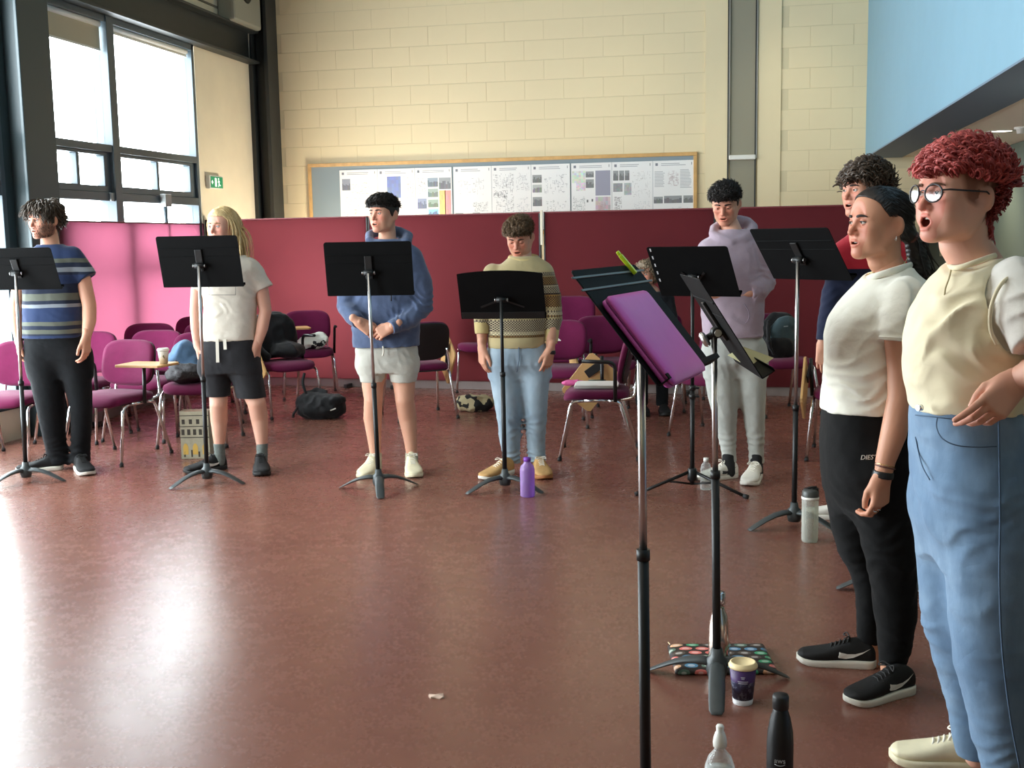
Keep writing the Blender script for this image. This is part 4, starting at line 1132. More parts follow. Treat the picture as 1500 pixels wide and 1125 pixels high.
# ---- the person
class Person:
    def __init__(s, px, py, label, depth=None):
        g = G(px, py); s.D = depth_of(g) if depth is None else depth
        if depth is not None: g = AT(px, py, depth); g[2] = 0
        s.o = np.array([g[0], g[1], 0.0]); s.H = float((s.o-EYE) @ VF)
        s.e = empty('person', s.o, 0, label, 'person'); s.m = F/s.D
    def J(s, x, y, dd=0.0):
        d = ray(x, y); return EYE+d*((s.H-dd)/(d @ VF))-s.o      # on the upright plane dd in front of the feet
    def W(s, px, dd=0.0): return px*(s.H-dd)/F
    def loft(s, vol, st, k=.01, p=2.4, grow=0.0, op='u'):
        """stations (x_left, x_right, y, half depth, dd)"""
        out = []
        for (xl, xr, y, b, dd) in st:
            c = s.J((xl+xr)/2, y, dd); out.append((c[2], c[0], c[1], s.W((xr-xl)/2, dd)+grow, b+grow))
        return vol.loft(out, VR, VF, k, op, p)
    def limb(s, vol, st, k=.01, grow=0.0, cut=False, cut0=False, hem=None):
        """stations (x_left, x_right, y, dd): chain of round cones; or (x, y, r, dd) with len 4 and r < 0.2"""
        P, R = [], []
        for q in st:
            if q[2] < .3: P.append(s.J(q[0], q[1], q[3])); R.append(q[2]+grow)
            else: P.append(s.J((q[0]+q[1])/2, q[2], q[3])); R.append(s.W((q[1]-q[0])/2, q[3])+grow)
        cp = []
        if cut: cp.append((P[-1], hem if hem is not None else P[-1]-P[-2]))
        if cut0: cp.append((P[0], P[0]-P[1]))
        vol.tube(P, R, k, 'u', cp or None); return P, R
    def head(s, px, py, yaw, pitch, roll, q, dd=0.0, scale=1.0, h=.003):
        s.hc = s.J(px, py, dd); s.hR = rot(yaw, pitch, roll); s.hs = scale; s.q = q
        V, Fq = head_vol(q).mesh(h, .012)
        V = relax(V, Fq, 1, .35)
        wq = np.clip((V[:, 2]-.030)/.016, 0, 1)[:, None]                       # even out brow to crown
        for _ in range(int(26*(.0021/h)**1.0)+6): V = V*(1-wq)+relax(V, Fq, 1, .5)*wq
        cols = head_tone(V, q)
        s.parts = [(s.toh(V), Fq, cols)]; s.hv = V
        return s
    def toh(s, V): return (np.asarray(V)*s.hs) @ s.hR.T + s.hc
    def sy(s, x, z, r=.0035):
        V = s.hv; k = (np.abs(V[:, 0]-x) < r) & (np.abs(V[:, 2]-z) < r) & (V[:, 1] < 0)
        return float(V[k, 1].min()) if k.any() else -.08
    def face(s, iris, brow, brow_col, gaze=(0, 0), lash=False, thick=1.0):
        em = eye_mat(iris)
        for sx in (-1, 1):
            ec = np.array([sx*.031, -.0755, .0015]); g = np.array([gaze[0]+sx*-.03, -1, gaze[1]]); g /= np.linalg.norm(g)
            mb = MB(); r = .0132; rings = []
            a = np.cross(g, UP); a /= np.linalg.norm(a); b = np.cross(a, g)
            angs = [.02, .14, .24, .36, .47, .52, .8, 1.2, 1.7, 2.4]
            for an in angs: rings.append([ec+g*r*math.cos(an)+(a*math.cos(2*PI*k/16)+b*math.sin(2*PI*k/16))*r*math.sin(an) for k in range(16)])
            for i in range(len(angs)-1):
                mi = 2 if angs[i+1] <= .20 else (1 if angs[i+1] <= .48 else 0)
                mb.rings([s.toh(x) for x in rings[i:i+2]], mi, cap=False)
            mb.add([s.toh(x) for x in rings[0]], [tuple(range(16))], 2)
            mb.build('eye', em, s.e)
            P = []
            for t in np.linspace(0, 1, 9):
                bx, bz = sx*(.0125+.038*t), .0190+.0050*math.sin(t*2.6)-.004*t
                P.append((bx, s.sy(bx, bz)-.0006, bz))
            mb = MB(); mb.tube([s.toh(p) for p in P], [v*s.hs*thick for v in (.0030, .0042, .0044, .0042, .0040, .0036, .0030, .0022, .0012)], 6, flat=(s.hR[:, 1], .55)); mb.build('eyebrow', brow_col, s.e)
            if lash:
                P = [ec+np.array([sx*(.0150*c), -.0143*math.sqrt(max(.02, 1-c*c*.9)), .0025-.0035*c*c]) for c in np.linspace(-.95, 1.0, 9)]
                mb = MB(); mb.tube([s.toh(p) for p in P], .0011*s.hs, 5); mb.build('eyelash', brow_col, s.e)
        if s.q.get('mouth', 0) > .25:
            mo = s.q['mouth']; cz = -.0655-.004*mo; oh = .0015+.0125*mo
            P = [(x, -.083+x*x*22, cz+oh*.72) for x in np.linspace(-.014, .014, 7)]
            mb = MB(); mb.tube([s.toh(p) for p in P], .0032*s.hs, 6); mb.build('teeth', plain('teeth', rgb(222, 214, 198), .3), s.e)
    def beard(s, mat, n=1500, ln=.010, seed=3):
        R = np.random.RandomState(seed); V = s.hv; x, y, z = V.T; ax = np.abs(x)
        m = (y < .01) & (z < -.030) & (z > -.118) & ((z < -.052) | (ax > .034)) & (np.hypot(x/.026, (z+.066)/.017) > 1) & (ax > .012*(z < -.108))
        m |= (np.abs(z+.050) < .0045) & (ax < .027) & (y < -.078)
        i = R.choice(np.nonzero(m)[0], n); P = V[i]+R.normal(0, .0012, (n, 3)); N = P-np.array([0, -.01, -.05]); N /= np.linalg.norm(N, axis=1)[:, None]
        D = tangent(np.stack([x[i]*3, -.25+0*x[i], -1+0*x[i]], 1), N)
        s.hair([locks(P, N, D, ln, .0011, .4, .3, seed, 3, .35, .001, off=-.05)], mat, 'beard')
    def neck(s, base, r0=.052, r1=.066):
        """joins the head to the shoulders: goes into the body volume"""
        s.bv.tube([s.toh((0, .024, -.075)), s.toh((0, .030, -.115)), base], [r0*s.hs, r0*s.hs, r1], .02)
    def hand(s, wrist, fd, bk, key, h=.0026, scale=1.0):
        V, Fq = hand_mesh(key, h); R = frame_of(fd, bk); s.parts.append(((V*scale) @ R.T + wrist, Fq, np.ones((len(V), 3))*np.where(V[:, 1:2] > .12, [1.0, .90, .88], [1, .97, .96])))
    def body(s, mat, h=.008):
        V, Fq = s.bv.mesh(h, .02); s.parts.append((V, Fq, np.ones((len(V), 3))))
        n = 0; Vs, Fs, Cs = [], [], []
        for (v, f, c) in s.parts: Vs.append(v); Fs.append(f+n); Cs.append(c); n += len(v)
        put('body', (np.concatenate(Vs), np.concatenate(Fs)), s.e, mat, np.concatenate(Cs))
    def garment(s, name, vol, mat, h=.007, wr=None, parent=None, rel=1):
        V, Fq = vol.mesh(h, .02, wr); V = relax(V, Fq, rel, .4) if rel else V
        return put(name, (V, Fq), parent or s.e, mat)
    def hair(s, lst, mat, name='hair'):
        V, Fq = join_vf(lst); o = put(name, (s.toh(V), Fq), s.e, mat); o['kind'] = 'stuff'; return o
def folds(items, base=.0015, bs=22.0, seed=0):
    """wrinkles: items = (centre, radius, direction, wave length, depth); plus gentle unevenness"""
    off = np.array([seed*3.7, seed*1.3, seed*2.1])
    def fn(P):
        d = base*vnoise(P*bs+off)+base*.6*vnoise(P*bs*2.3+off)
        for (c, r, dr, wl, dep) in items:
            c = np.array(c); w = np.exp(-np.sum(((P-c)/np.array(r))**2, 1)); k = w > .03
            if not k.any(): continue
            Q = P[k]; dr_ = np.array(dr, float)/np.linalg.norm(dr)
            t = (Q @ dr_)/wl + 1.1*vnoise(Q*np.array([9, 9, 9])+off)
            ridge = np.abs(np.sin(PI*t))**1.0
            d[k] += dep*w[k]*(ridge-.62)*(.6+.6*vnoise(Q*7+off+5))
        return d
    return fn
def hairline(fz, sz, bz, rx=0.0):
    def thr(x, y): return np.interp(y, [-.10, -.06, -.035, -.005, .035, .065, .12], [fz, fz-.004, (fz+sz)/2+.012, sz+.004, sz, bz, bz]) + rx*np.abs(x)
    return thr
def skull(t):
    """the upper head grown outwards by t: what hair lies on"""
    v = Vol(); v.p = head_vol({}).p[:3]; v.p.append((None, None, None, t, 'off')); return v
def cap(thr, t, noise=0.0, fr=60, h=.0035, centre=(0, .020, .036), rad=(.075, .095, .083), extra=None, front=None):
    v = skull(t)
    if extra: extra(v)
    v.p.append((lambda X, Y, Z: thr(X+0*Z, Y+0*Z)-Z, None, None, 0, 'cut'))
    w = (lambda P: noise*(vnoise(P*fr)+.5*vnoise(P*fr*2.2))) if noise else None
    V, Fq = v.mesh(h, .02, w); return relax(V, Fq, 1, .4), Fq
def tangent(D, N):
    D = D-N*np.sum(D*N, 1)[:, None]; return D/(np.linalg.norm(D, axis=1)[:, None]+1e-9)
def flow(P, N, f):
    return tangent(f(P)+1e-6, N)
SK = skin_mat('fair_skin', rgb(218, 168, 146)); SK2 = skin_mat('light_skin', rgb(214, 162, 136)); SK3 = skin_mat('warm_skin', rgb(204, 150, 122))
shoe_black = plain('black_shoe_mesh', rgb(26, 26, 27), .7, 0, .3, .15, 60, .1); sole_white = plain('white_rubber', rgb(224, 220, 208), .6); sole_black = plain('black_rubber', rgb(24, 24, 24), .6)
shoe_cream = plain('cream_leather', rgb(226, 216, 184), .5, 0, .4, .05, 40); shoe_white = plain('white_leather', rgb(224, 220, 210), .45, 0, .4, .04, 40); shoe_tan = plain('tan_suede', rgb(188, 148, 96), .8, 0, .2, .1, 50)
lace_white = plain('white_lace', rgb(226, 220, 206), .8); lace_black = plain('black_lace', rgb(30, 30, 30), .8); white_print = plain('white_print', rgb(226, 224, 216), .6); black_print = plain('black_print', rgb(24, 24, 26), .6); sole_gum = plain('gum_rubber', rgb(170, 110, 62), .6)
def foot(s, px, py, phi, mats, L=.29, **kw):
    kw.setdefault('wide', 1.18); kw['high'] = kw.get('high', 0)+.010
    a = math.radians(phi); d = -VF*math.cos(a)-VR*math.sin(a)
    g = G(px, py)-s.o; g[2] = 0
    return shoe(s.e, g, g+d*L, mats, L, **kw)
def ankle(s, px, py, phi, back=.06):
    a = math.radians(phi); d = -VF*math.cos(a)-VR*math.sin(a); g = G(px, py)-s.o; g[2] = 0; return g+d*back
REL = ((18, 34, 20), (20, 34, 20), (24, 36, 20), (28, 38, 22))
CUP = ((34, 52, 30), (38, 56, 30), (42, 58, 32), (46, 60, 34))
HOLD = ((40, 62, 35), (44, 64, 35), (46, 64, 35), (48, 62, 35))
DOWN = -UP

# ============ 1: striped tee, far left
t = NT('striped_jersey'); z = t.sep()[2]
zz = t.math('MULTIPLY_ADD', z, 1.0, t.math('MULTIPLY', t.noise(6, 2), .012))
f = t.math('DIVIDE', t.math('SUBTRACT', zz, .85), .65)
nv, rb, gy, gn = rgb(34, 42, 62), rgb(42, 58, 94), rgb(138, 146, 154), rgb(98, 102, 92)
st = [(0, nv), (.045, rb), (.105, nv), (.125, gn), (.165, nv), (.205, gn), (.245, rb), (.385, gy), (.42, nv), (.455, gn), (.525, nv), (.62, rb), (.71, nv), (.735, gy), (.785, nv), (.83, gn), (.875, rb)]
t.set(color=t.ramp(f, st, 'CONSTANT'), rough=.9, spec=.2, sheen=.2); t.bump(t.noise(60, 4), .2, .004)
stripe = t.m
p = Person(84, 688, 'person in a blue and grey striped tee and black trousers, at the far left')
p.head(64, 322, 27, 4, 0, dict(mouth=.35, beard=.7, beard_col=(.40, .32, .28), full=.004, blush=.7))
p.bv = Vol(); p.neck(p.J(74, 364), .055, .062)
p.loft(p.bv, [(45, 112, 365, .07, 0), (42, 112, 400, .10, 0), (42, 115, 490, .10, 0), (44, 124, 530, .09, 0)], .03)
for st_ in ([(106, 380, .048, 0), (122, 410, .050, .01), (131, 447, .045, .03), (131, 470, .044, .06), (127, 492, .030, .10)], [(44, 382, .048, 0), (30, 410, .049, .0), (24, 447, .043, .0), (25, 470, .043, .02), (27, 494, .029, .03)]): p.limb(p.bv, st_, .015)
for (k, x, bx) in ((1, 68, 92), (-1, 118, 113)): p.limb(p.bv, [(70 if k > 0 else 112, 530, .085, 0), (x, 600, .05, 0), (84 if k > 0 else 117, 672, .028, -.035)], .02)
p.hand(p.J(126.5, 495, .105), DOWN*1-VR*.02-VF*.10, VR-VF*.3, (REL, 1.0, 0.0, False)); p.hand(p.J(27, 497, .03), DOWN+VR*.05, -VR-VF*.2, (REL, 1.0, 0.0, True))
p.body(SK2)
p.face(rgb(70, 52, 38), 0, plain('brown_brow', rgb(58, 44, 34), .8), (-.05, 0))
v = Vol(); p.loft(v, [(56, 90, 358, .062, 0), (49, 103, 364, .078, 0), (36, 116, 374, .095, 0), (33, 121, 395, .122, 0), (35, 121, 430, .125, 0), (35, 121, 460, .128, 0), (34.5, 122, 494, .13, 0)], .01)
p.limb(v, [(106, 376, .068, 0), (128.5, 407, .067, .01)], .03, cut=True); p.limb(v, [(44, 378, .068, 0), (26, 409, .066, .0)], .03, cut=True)
p.garment('striped_tee', v, stripe, .007, folds([(p.J(78, 470), (.25, .2, .10), VR*.5+UP, .06, .006), (p.J(115, 420), (.12, .15, .12), VR+UP*.8, .05, .006), (p.J(70, 420), (.15, .2, .1), VR*.9-UP*.5, .07, .005)], .002, 18, 1))
v = Vol(); p.loft(v, [(38, 120, 486, .118, 0), (37, 124, 505, .122, 0), (38, 132, 525, .115, 0), (48, 127, 550, .05, 0)], .01)
p.limb(v, [(41, 88, 520, 0), (42, 90, 540, 0), (48, 93, 568, .01), (54, 94, 595, .015), (60, 95, 625, 0), (66, 97, 650, -.02), (69, 100, 668, -.03), (70, 101, 679, -.03)], .05, cut=True, hem=DOWN); p.limb(v, [(88, 133, 520, 0), (91, 134, 540, 0), (97, 134, 568, .01), (103, 135, 595, .015), (105, 134, 625, 0), (104, 132, 650, -.02), (104, 132, 666, -.03), (103, 132, 677, -.03)], .05, cut=True, hem=DOWN)
M['black_denim'] = cloth('black_denim', rgb(20, 22, 25), .15, 900, .25, .9, .04)
p.garment('trousers', v, M['black_denim'], .007, folds([(p.J(84, 660), (.12, .15, .12), UP, .045, .008), (p.J(118, 658), (.12, .15, .12), UP, .045, .008), (p.J(72, 598), (.1, .1, .08), UP+VR*.4, .05, .006), (p.J(86, 530), (.2, .2, .06), UP+VR*.6, .05, .005)], .0015, 18, 2))
foot(p, 92, 687, 72, (shoe_black, sole_white), laces=lace_black); foot(p, 116, 687, -32, (shoe_black, sole_white), laces=lace_black)
th = hairline(.062, -.012, -.085)
HC = cap(th, .016, .008, 45); P, N = roots(HC, 1000, lambda q: q[:, 2] > -.06, 11)
fl = flow(P, N, lambda q: np.stack([q[:, 0]*9+.25, -np.where(q[:, 1] < .03, .9, -.7), -.35+0*q[:, 0]], 1))
hm1 = hair_mat('dark_brown_hair', rgb(46, 37, 30), rgb(84, 69, 54))
p.hair([HC, locks(P, N, fl, .060, .0050, .5, 1.2, 4, 9, .28, .006, taper=.85, tp=2.2, jit=.03)], hm1)
p.beard(plain('beard_hair', rgb(46, 36, 30), .7), 1200, .006)

# ============ 2: long blond hair
p = Person(346, 688, 'person with long blond hair, white tee and dark grey shorts')
p.head(325, 332, 24, 0, 0, dict(mouth=.1, blush=.8, lip=(.95, .68, .66)), scale=1.0)
p.bv = Vol(); p.neck(p.J(338, 378), .052, .06)
p.loft(p.bv, [(300, 372, 384, .07, 0), (300, 374, 410, .10, 0), (304, 370, 490, .095, 0), (300, 375, 540, .09, 0)], .03)
for st_ in ([(368, 392, .056, 0), (383, 425, .047, 0), (389, 455, .040, .01), (384, 480, .039, .02), (378, 503, .027, .03)], [(303, 394, .054, 0), (290, 425, .046, 0), (287, 455, .040, .01), (288, 480, .039, .02), (289, 503, .027, .03)]): p.limb(p.bv, st_, .015)
p.limb(p.bv, [(322, 545, .075, 0), (320, 575, .060, 0), (320, 592, .058, .02), (321, 615, .056, -.015), (321, 640, .041, -.01), (322, 660, .031, -.01), (323, 672, .029, -.015)], .02)
p.limb(p.bv, [(360, 545, .075, 0), (366, 572, .058, 0), (376, 590, .060, .02), (380, 612, .058, -.015), (383, 640, .043, -.01), (384, 660, .031, -.01), (384, 672, .029, -.015)], .02)
p.hand(p.J(377, 504, .03), DOWN-VR*.15, VR-VF*.4, (CUP, .5, .3, False)); p.hand(p.J(289, 504, .03), DOWN+VR*.1, -VR-VF*.3, (CUP, .5, .3, True))
p.body(SK)
p.face(rgb(90, 110, 120), 0, plain('fair_brow', rgb(150, 120, 84), .8), (-.1, 0))
M['white_tee'] = cloth('off_white_jersey', rgb(214, 206, 192), .05, 900, .25)
v = Vol(); p.loft(v, [(316, 360, 374, .066, 0), (305, 374, 384, .085, 0), (296, 382, 395, .105, 0), (297, 378, 420, .12, 0), (299, 376, 450, .122, 0), (298, 375, 475, .124, 0), (296, 374.5, 498, .126, 0)], .01)
p.limb(v, [(367, 394, .066, 0), (387, 423, .062, 0)], .03, cut=True, hem=UP*-1+VR*.45); p.limb(v, [(306, 396, .064, 0), (290, 424, .060, 0)], .03, cut=True, hem=UP*-1-VR*.45)
o = p.garment('tee', v, M['white_tee'], .0065, folds([(p.J(340, 455), (.18, .2, .14), VR*.6+UP, .075, .008), (p.J(318, 470), (.12, .2, .1), VR-UP*.6, .06, .008), (p.J(370, 430), (.1, .15, .1), VR+UP, .05, .007), (p.J(335, 488), (.25, .2, .05), UP, .045, .006)], .0022, 18, 3))
mb = MB(); 
def onfront(s, px, py, b, dd=0): return s.J(px, py, b+dd)
for (a, b_) in (((306, 432), (345, 432)), ((345, 432), (345, 411)), ((306, 432), (306, 411))): mb.beam(p.J(*a, .128), p.J(*b_, .128), .0025, .0025)
mb.build('chest_pocket_seam', plain('grey_stitching', rgb(90, 84, 76), .8), o, weld=False)
M['dark_shorts'] = cloth('charcoal_fleece', rgb(44, 44, 47), .12, 700, .3, .9, .06)
v = Vol(); p.loft(v, [(299, 373, 492, .112, 0), (295, 376, 505, .122, 0), (290, 381, 522, .126, 0), (292, 382, 545, .115, 0)], .01)
p.limb(v, [(290, 338, 540, 0), (296, 338, 560, 0), (301, 337, 580, 0)], .02, cut=True, hem=DOWN); p.limb(v, [(334, 382, 540, 0), (342, 386, 560, 0), (347, 390, 582, 0)], .02, cut=True, hem=DOWN)
o = p.garment('shorts', v, M['dark_shorts'], .0065, folds([(p.J(338, 540), (.1, .2, .1), VR+UP*.5, .05, .007), (p.J(310, 560), (.15, .2, .1), UP*.3+VR, .07, .006)], .0018, 18, 4))
for (x, y1) in ((319, 531), (330, 512)):
    mb = MB(); mb.beam(p.J(x-1, 497, .132), p.J(x, y1, .137), .02, .005, VF); mb.build('drawstring', lace_white, o)
M['grey_sock'] = plain('grey_sock_knit', rgb(112, 118, 114), .9, 0, .2, .15, 60, .2)
for (x, y) in ((322, 0), (384, 0)):
    v = Vol(); p.limb(v, [(x-1 if x < 350 else x, 649, .0385, -.01), (x, 662, .0355, -.01), (x, 676, .036, -.015)], .01, cut0=True); p.garment('sock', v, M['grey_sock'], .005, folds([(p.J(x, 660), (.1, .1, .05), UP, .022, .004)], .001))
foot(p, 331, 686, 52, (shoe_black, sole_black), swoosh=white_print, laces=lace_black); foot(p, 382, 686, -14, (shoe_black, sole_black), swoosh=white_print, laces=lace_black)
th = hairline(.066, -.02, -.09)
hm = hair_mat('blond_hair', rgb(234, 208, 156), rgb(198, 166, 110))
P, N = scalp(700, lambda q: (q[:, 2] > th(q[:, 0], q[:, 1])) & (q[:, 1] > -.055), 12, rad=(.080, .099, .087))
side = np.where(P[:, 0] > -.02, 1.0, -1.0)
fl = flow(P, N, lambda q: np.stack([side*.8, np.where(q[:, 1] < .02, 1.3, .3), -.5+0*q[:, 0]], 1))
def mass(v):
    for sx, ln in ((1, -.27), (-1, -.15)):
        v.tube([(sx*.068, .03, .02), (sx*.086, .035, -.06), (sx*.088, .02, -.14), (sx*.080, -.005, ln*.75), (sx*.066, -.03, ln)], [.022, .027, .030, .026, .008], .02)
    v.tube([(0, .10, .0), (0, .112, -.10), (0, .10, -.2)], [.05, .06, .04], .03)
vv = skull(.009); vv.p.append((lambda X, Y, Z: th(X+0*Z, Y+0*Z)-Z, None, None, 0, 'cut')); mass(vv)
V, Fq = vv.mesh(.0045, .02, lambda P_: .003*np.abs(np.sin(P_[:, 0]*260+P_[:, 1]*180+2*vnoise(P_*20)))+.002*vnoise(P_*40)); V = relax(V, Fq, 1, .4)
L_ = np.where((P[:, 0] > -.02), .30, .18)*np.where(P[:, 1] > .05, 1.1, 1)
p.hair([(V, Fq), locks(P, N, fl, L_, .0042,   .35, 7.5, 5, 14, .0, .003, off=.014, rad=(.076, .096, .083))], hm)

# ============ 3: blue hoodie
p = Person(575, 690, 'person in a blue hoodie and pale grey shorts, hands clasped')
p.head(562, 313, 34, 0, 0, dict(mouth=.4, blush=1.0, lip=(.95, .62, .60), jaw=.96))
p.bv = Vol(); p.neck(p.J(567, 358), .054, .062)
p.loft(p.bv, [(525, 610, 368, .08, 0), (522, 612, 400, .10, 0), (527, 606, 500, .10, 0), (526, 610, 535, .09, 0)], .03)
p.limb(p.bv, [(548, 545, .085, 0), (546, 565, .070, .01), (547, 585, .060, .03), (546, 612, .060, -.01), (548, 640, .046, -.005), (550, 664, .036, 0), (550, 684, .038, 0)], .02)
p.limb(p.bv, [(590, 545, .085, 0), (592, 565, .070, .01), (593, 586, .061, .03), (597, 612, .060, -.01), (601, 640, .046, -.005), (603, 664, .036, 0), (603, 684, .038, 0)], .02)
p.limb(p.bv, [(521, 469, .024, .165), (527, 472, .026, .195)], .01); p.limb(p.bv, [(588, 474, .026, .175), (575, 478, .027, .205)], .01)
K3 = ((30, 40, 25), (34, 44, 25), (38, 46, 25), (40, 48, 28))
p.hand(p.J(526, 472, .19), VR*1.0-UP*.75-VF*.05, -VF+UP*.35, (K3, .6, .25, True)); p.hand(p.J(575, 478, .20), -VR*1.0-UP*.50-VF*.05, -VF+UP*.35, (K3, .6, .25, False))
p.body(SK2)
p.face(rgb(60, 46, 34), 0, plain('black_brow', rgb(36, 28, 24), .8), (-.1, 0))
M['blue_fleece'] = cloth('washed_blue_fleece', rgb(84, 98, 128), .16, 600, .3, .95, .3, 12)
v = Vol(); p.loft(v, [(548, 588, 350, .064, 0), (538, 600, 358, .085, 0), (524, 613, 370, .105, 0), (517, 616, 395, .13, 0), (515, 616, 430, .14, 0), (515, 616, 470, .142, 0), (516, 615, 495, .138, 0), (517, 615, 507, .132, 0)], .01)
p.limb(v, [(601, 378, .075, 0), (617, 415, .072, .01), (619, 448, .066, .04), (600, 468, .056, .13), (579, 477, .046, .18)], .03, cut=True)
p.limb(v, [(530, 380, .073, 0), (512, 415, .070, .01), (508, 449, .064, .04), (516, 463, .054, .12), (525, 471, .045, .17)], .03, cut=True)
p.limb(v, [(541, 350, .026, .0), (541, 344, .026, -.04), (552, 340, .03, -.085), (570, 338, .036, -.10), (586, 341, .036, -.085), (597, 346, .034, -.04), (596, 354, .030, .03), (582, 366, .026, .07), (568, 370, .022, .085), (554, 366, .024, .07), (541, 352, .026, .02)], .015)
o = p.garment('hoodie', v, M['blue_fleece'], .007, folds([(p.J(620, 445, .05), (.12, .2, .12), VR*.5+UP, .05, .017), (p.J(508, 445, .05), (.12, .2, .12), -VR*.5+UP, .05, .017), (p.J(590, 470, .13), (.12, .2, .1), VR, .04, .009), (p.J(565, 480, .12), (.2, .2, .12), VR*.8+UP, .06, .010), (p.J(600, 400, .05), (.1, .2, .15), VR+UP*.4, .06, .007)], .0025, 16, 5))
v = Vol(); P_, R_ = p.limb(v, [(579, 477, .048, .18), (572, 480, .044, .20)], .0, cut=True, cut0=True); p.garment('cuff', v, M['blue_fleece'], .005, None, o)
mb = MB(); mb.tube([p.J(573, 432, .15), p.J(573, 441, .155)], .004, 8); mb.build('drawcord_tip', black_print, o)
M['grey_shorts'] = cloth('pale_grey_fleece', rgb(196, 194, 184), .06, 700, .3)
v = Vol(); p.loft(v, [(524, 608, 499, .105, 0), (520, 613, 512, .116, 0), (522, 614, 530, .116, 0), (526, 613, 545, .105, 0)], .01)
p.limb(v, [(520, 568, 535, 0), (526, 566, 548, .005), (528, 564, 559, .005)], .02, cut=True, hem=DOWN); p.limb(v, [(567, 615, 535, 0), (570, 612, 548, .005), (572, 610, 559, .005)], .02, cut=True, hem=DOWN)
o = p.garment('shorts', v, M['grey_shorts'], .0065, folds([(p.J(567, 530, .1), (.1, .2, .08), VR+UP*.4, .04, .008), (p.J(590, 520, .1), (.15, .2, .08), UP+VR*.5, .05, .006)], .0018, 18, 6))
mb = MB(); mb.tube(bez([p.J(561, 507, .135), p.J(562, 515, .14), p.J(560.5, 521, .138)], 4), .005, 6); mb.build('drawstring', lace_white, o)
for x in (550, 603):
    v = Vol(); p.limb(v, [(x, 663, .041, 0), (x, 685, .043, 0)], .01, cut0=True); p.garment('sock', v, plain('pale_sock', rgb(178, 172, 150), .9), .005, None)
foot(p, 552, 688, 12, (shoe_cream, shoe_cream), high=.022, laces=lace_white); foot(p, 602, 688, -10, (shoe_cream, shoe_cream), high=.022, laces=lace_white)
th = hairline(.040, -.022, -.075)
HC = cap(th, .006, .002, 70, extra=lambda v: v.ell((0, -.014, .074), (.076, .094, .044), .02)); P, N = roots(HC, 1300, lambda q: q[:, 2] > .045, 13)
fl = flow(P, N, lambda q: np.stack([q[:, 0]*3, -1+0*q[:, 0], .1+0*q[:, 0]], 1))
hm3 = hair_mat('near_black_hair', rgb(24, 20, 19), rgb(46, 38, 34))
p.hair([HC, locks(P, N, fl, .034, .0034, .7, 1.1, 4, 6, .34, .005, jit=.05)], hm3)

# ============ 4: patterned sweater
t = NT('fair_isle_knit'); sx, sy, sz = t.sep()
base = rgb(186, 170, 128); dk = rgb(56, 42, 38); oc = rgb(170, 132, 70); lt = rgb(206, 194, 160)
f = t.math('DIVIDE', t.math('SUBTRACT', sz, .83), .60)
band = t.ramp(f, [(0, base), (.075, dk), (.105, lt), (.14, dk), (.26, base), (.285, dk), (.30, lt), (.33, dk), (.345, base), (.385, dk), (.50, oc), (.515, dk), (.60, lt), (.612, dk), (.70, base), (.712, dk), (.75, base)], 'CONSTANT')
motif = t.ramp(f, [(0, base), (.075, oc), (.105, dk), (.14, lt), (.26, dk), (.285, oc), (.30, dk), (.33, lt), (.345, dk), (.385, oc), (.50, dk), (.53, lt), (.60, dk), (.62, oc), (.70, dk), (.715, lt), (.75, base)], 'CONSTANT')
ang = t.math('ADD', sx, t.math('MULTIPLY', sy, .7))
zig = t.math('PINGPONG', t.math('ADD', ang, 10.0), .0095)
rowp = t.math('PINGPONG', t.math('ADD', sz, 0.0), .0075)
mk = t.math('LESS_THAN', t.math('ABSOLUTE', t.math('SUBTRACT', zig, t.math('MULTIPLY', rowp, 1.27))), .0018)
mk2 = t.math('MULTIPLY', mk, t.math('LESS_THAN', f, .76))
t.set(color=t.mix(mk2, band, motif), rough=.95, spec=.15, sheen=.3); t.bump(t.math('ADD', t.noise(260, 2), t.math('MULTIPLY', t.noise(30, 3), .8)), .35, .004)
knit = t.m
M['oat_knit'] = cloth('oat_rib_knit', rgb(206, 186, 132), .08, 500, .4)
p = Person(764, 692, 'person in a brown and beige patterned sweater and light jeans')
p.head(761, 347, 16, 24, 0, dict(mouth=.45, blush=.8, lid=.75, lip=(.92, .58, .56)))
p.bv = Vol(); p.neck(p.J(766, 384), .052, .06)
p.loft(p.bv, [(725, 798, 390, .08, 0), (722, 800, 420, .10, 0), (725, 793, 500, .095, 0), (722, 798, 540, .09, 0)], .03)
for st_ in ([(796, 408, .046, 0), (808, 440, .046, 0), (810, 470, .042, .03), (806, 512, .027, .075)], [(722, 410, .046, 0), (709, 440, .046, 0), (706, 470, .040, .02), (706, 508, .027, .04)]): p.limb(p.bv, st_, .015)
p.limb(p.bv, [(742, 560, .06, 0), (749, 670, .03, 0)], .02); p.limb(p.bv, [(783, 560, .06, 0), (786, 670, .03, 0)], .02)
p.hand(p.J(806, 513, .085), DOWN-VR*.22, VR*.7-VF*.8, (REL, 1.0, 0.0, False)); p.hand(p.J(706, 510, .05), DOWN+VR*.02, -VR*.9-VF*.5, (REL, 1.0, 0.0, True))
p.body(SK2)
p.face(rgb(70, 56, 40), 0, plain('brown_brow_2', rgb(66, 48, 36), .8), (-.05, -.45))
v = Vol(); p.loft(v, [(748, 787, 375, .060, 0), (738, 798, 383, .078, 0), (719, 806, 396, .103, 0), (714, 803, 425, .125, 0), (714, 800, 455, .13, 0), (715, 800, 485, .13, 0), (714, 799, 502, .13, 0), (715, 798, 508, .122, 0)], .01)
p.limb(v, [(795, 399, .066, 0), (808, 435, .062, .0), (811, 465, .056, .02), (808, 484, .050, .03)], .025, cut=True); p.limb(v, [(722, 401, .064, 0), (710, 435, .060, 0), (706, 462, .054, .02), (706, 474, .050, .03)], .025, cut=True)
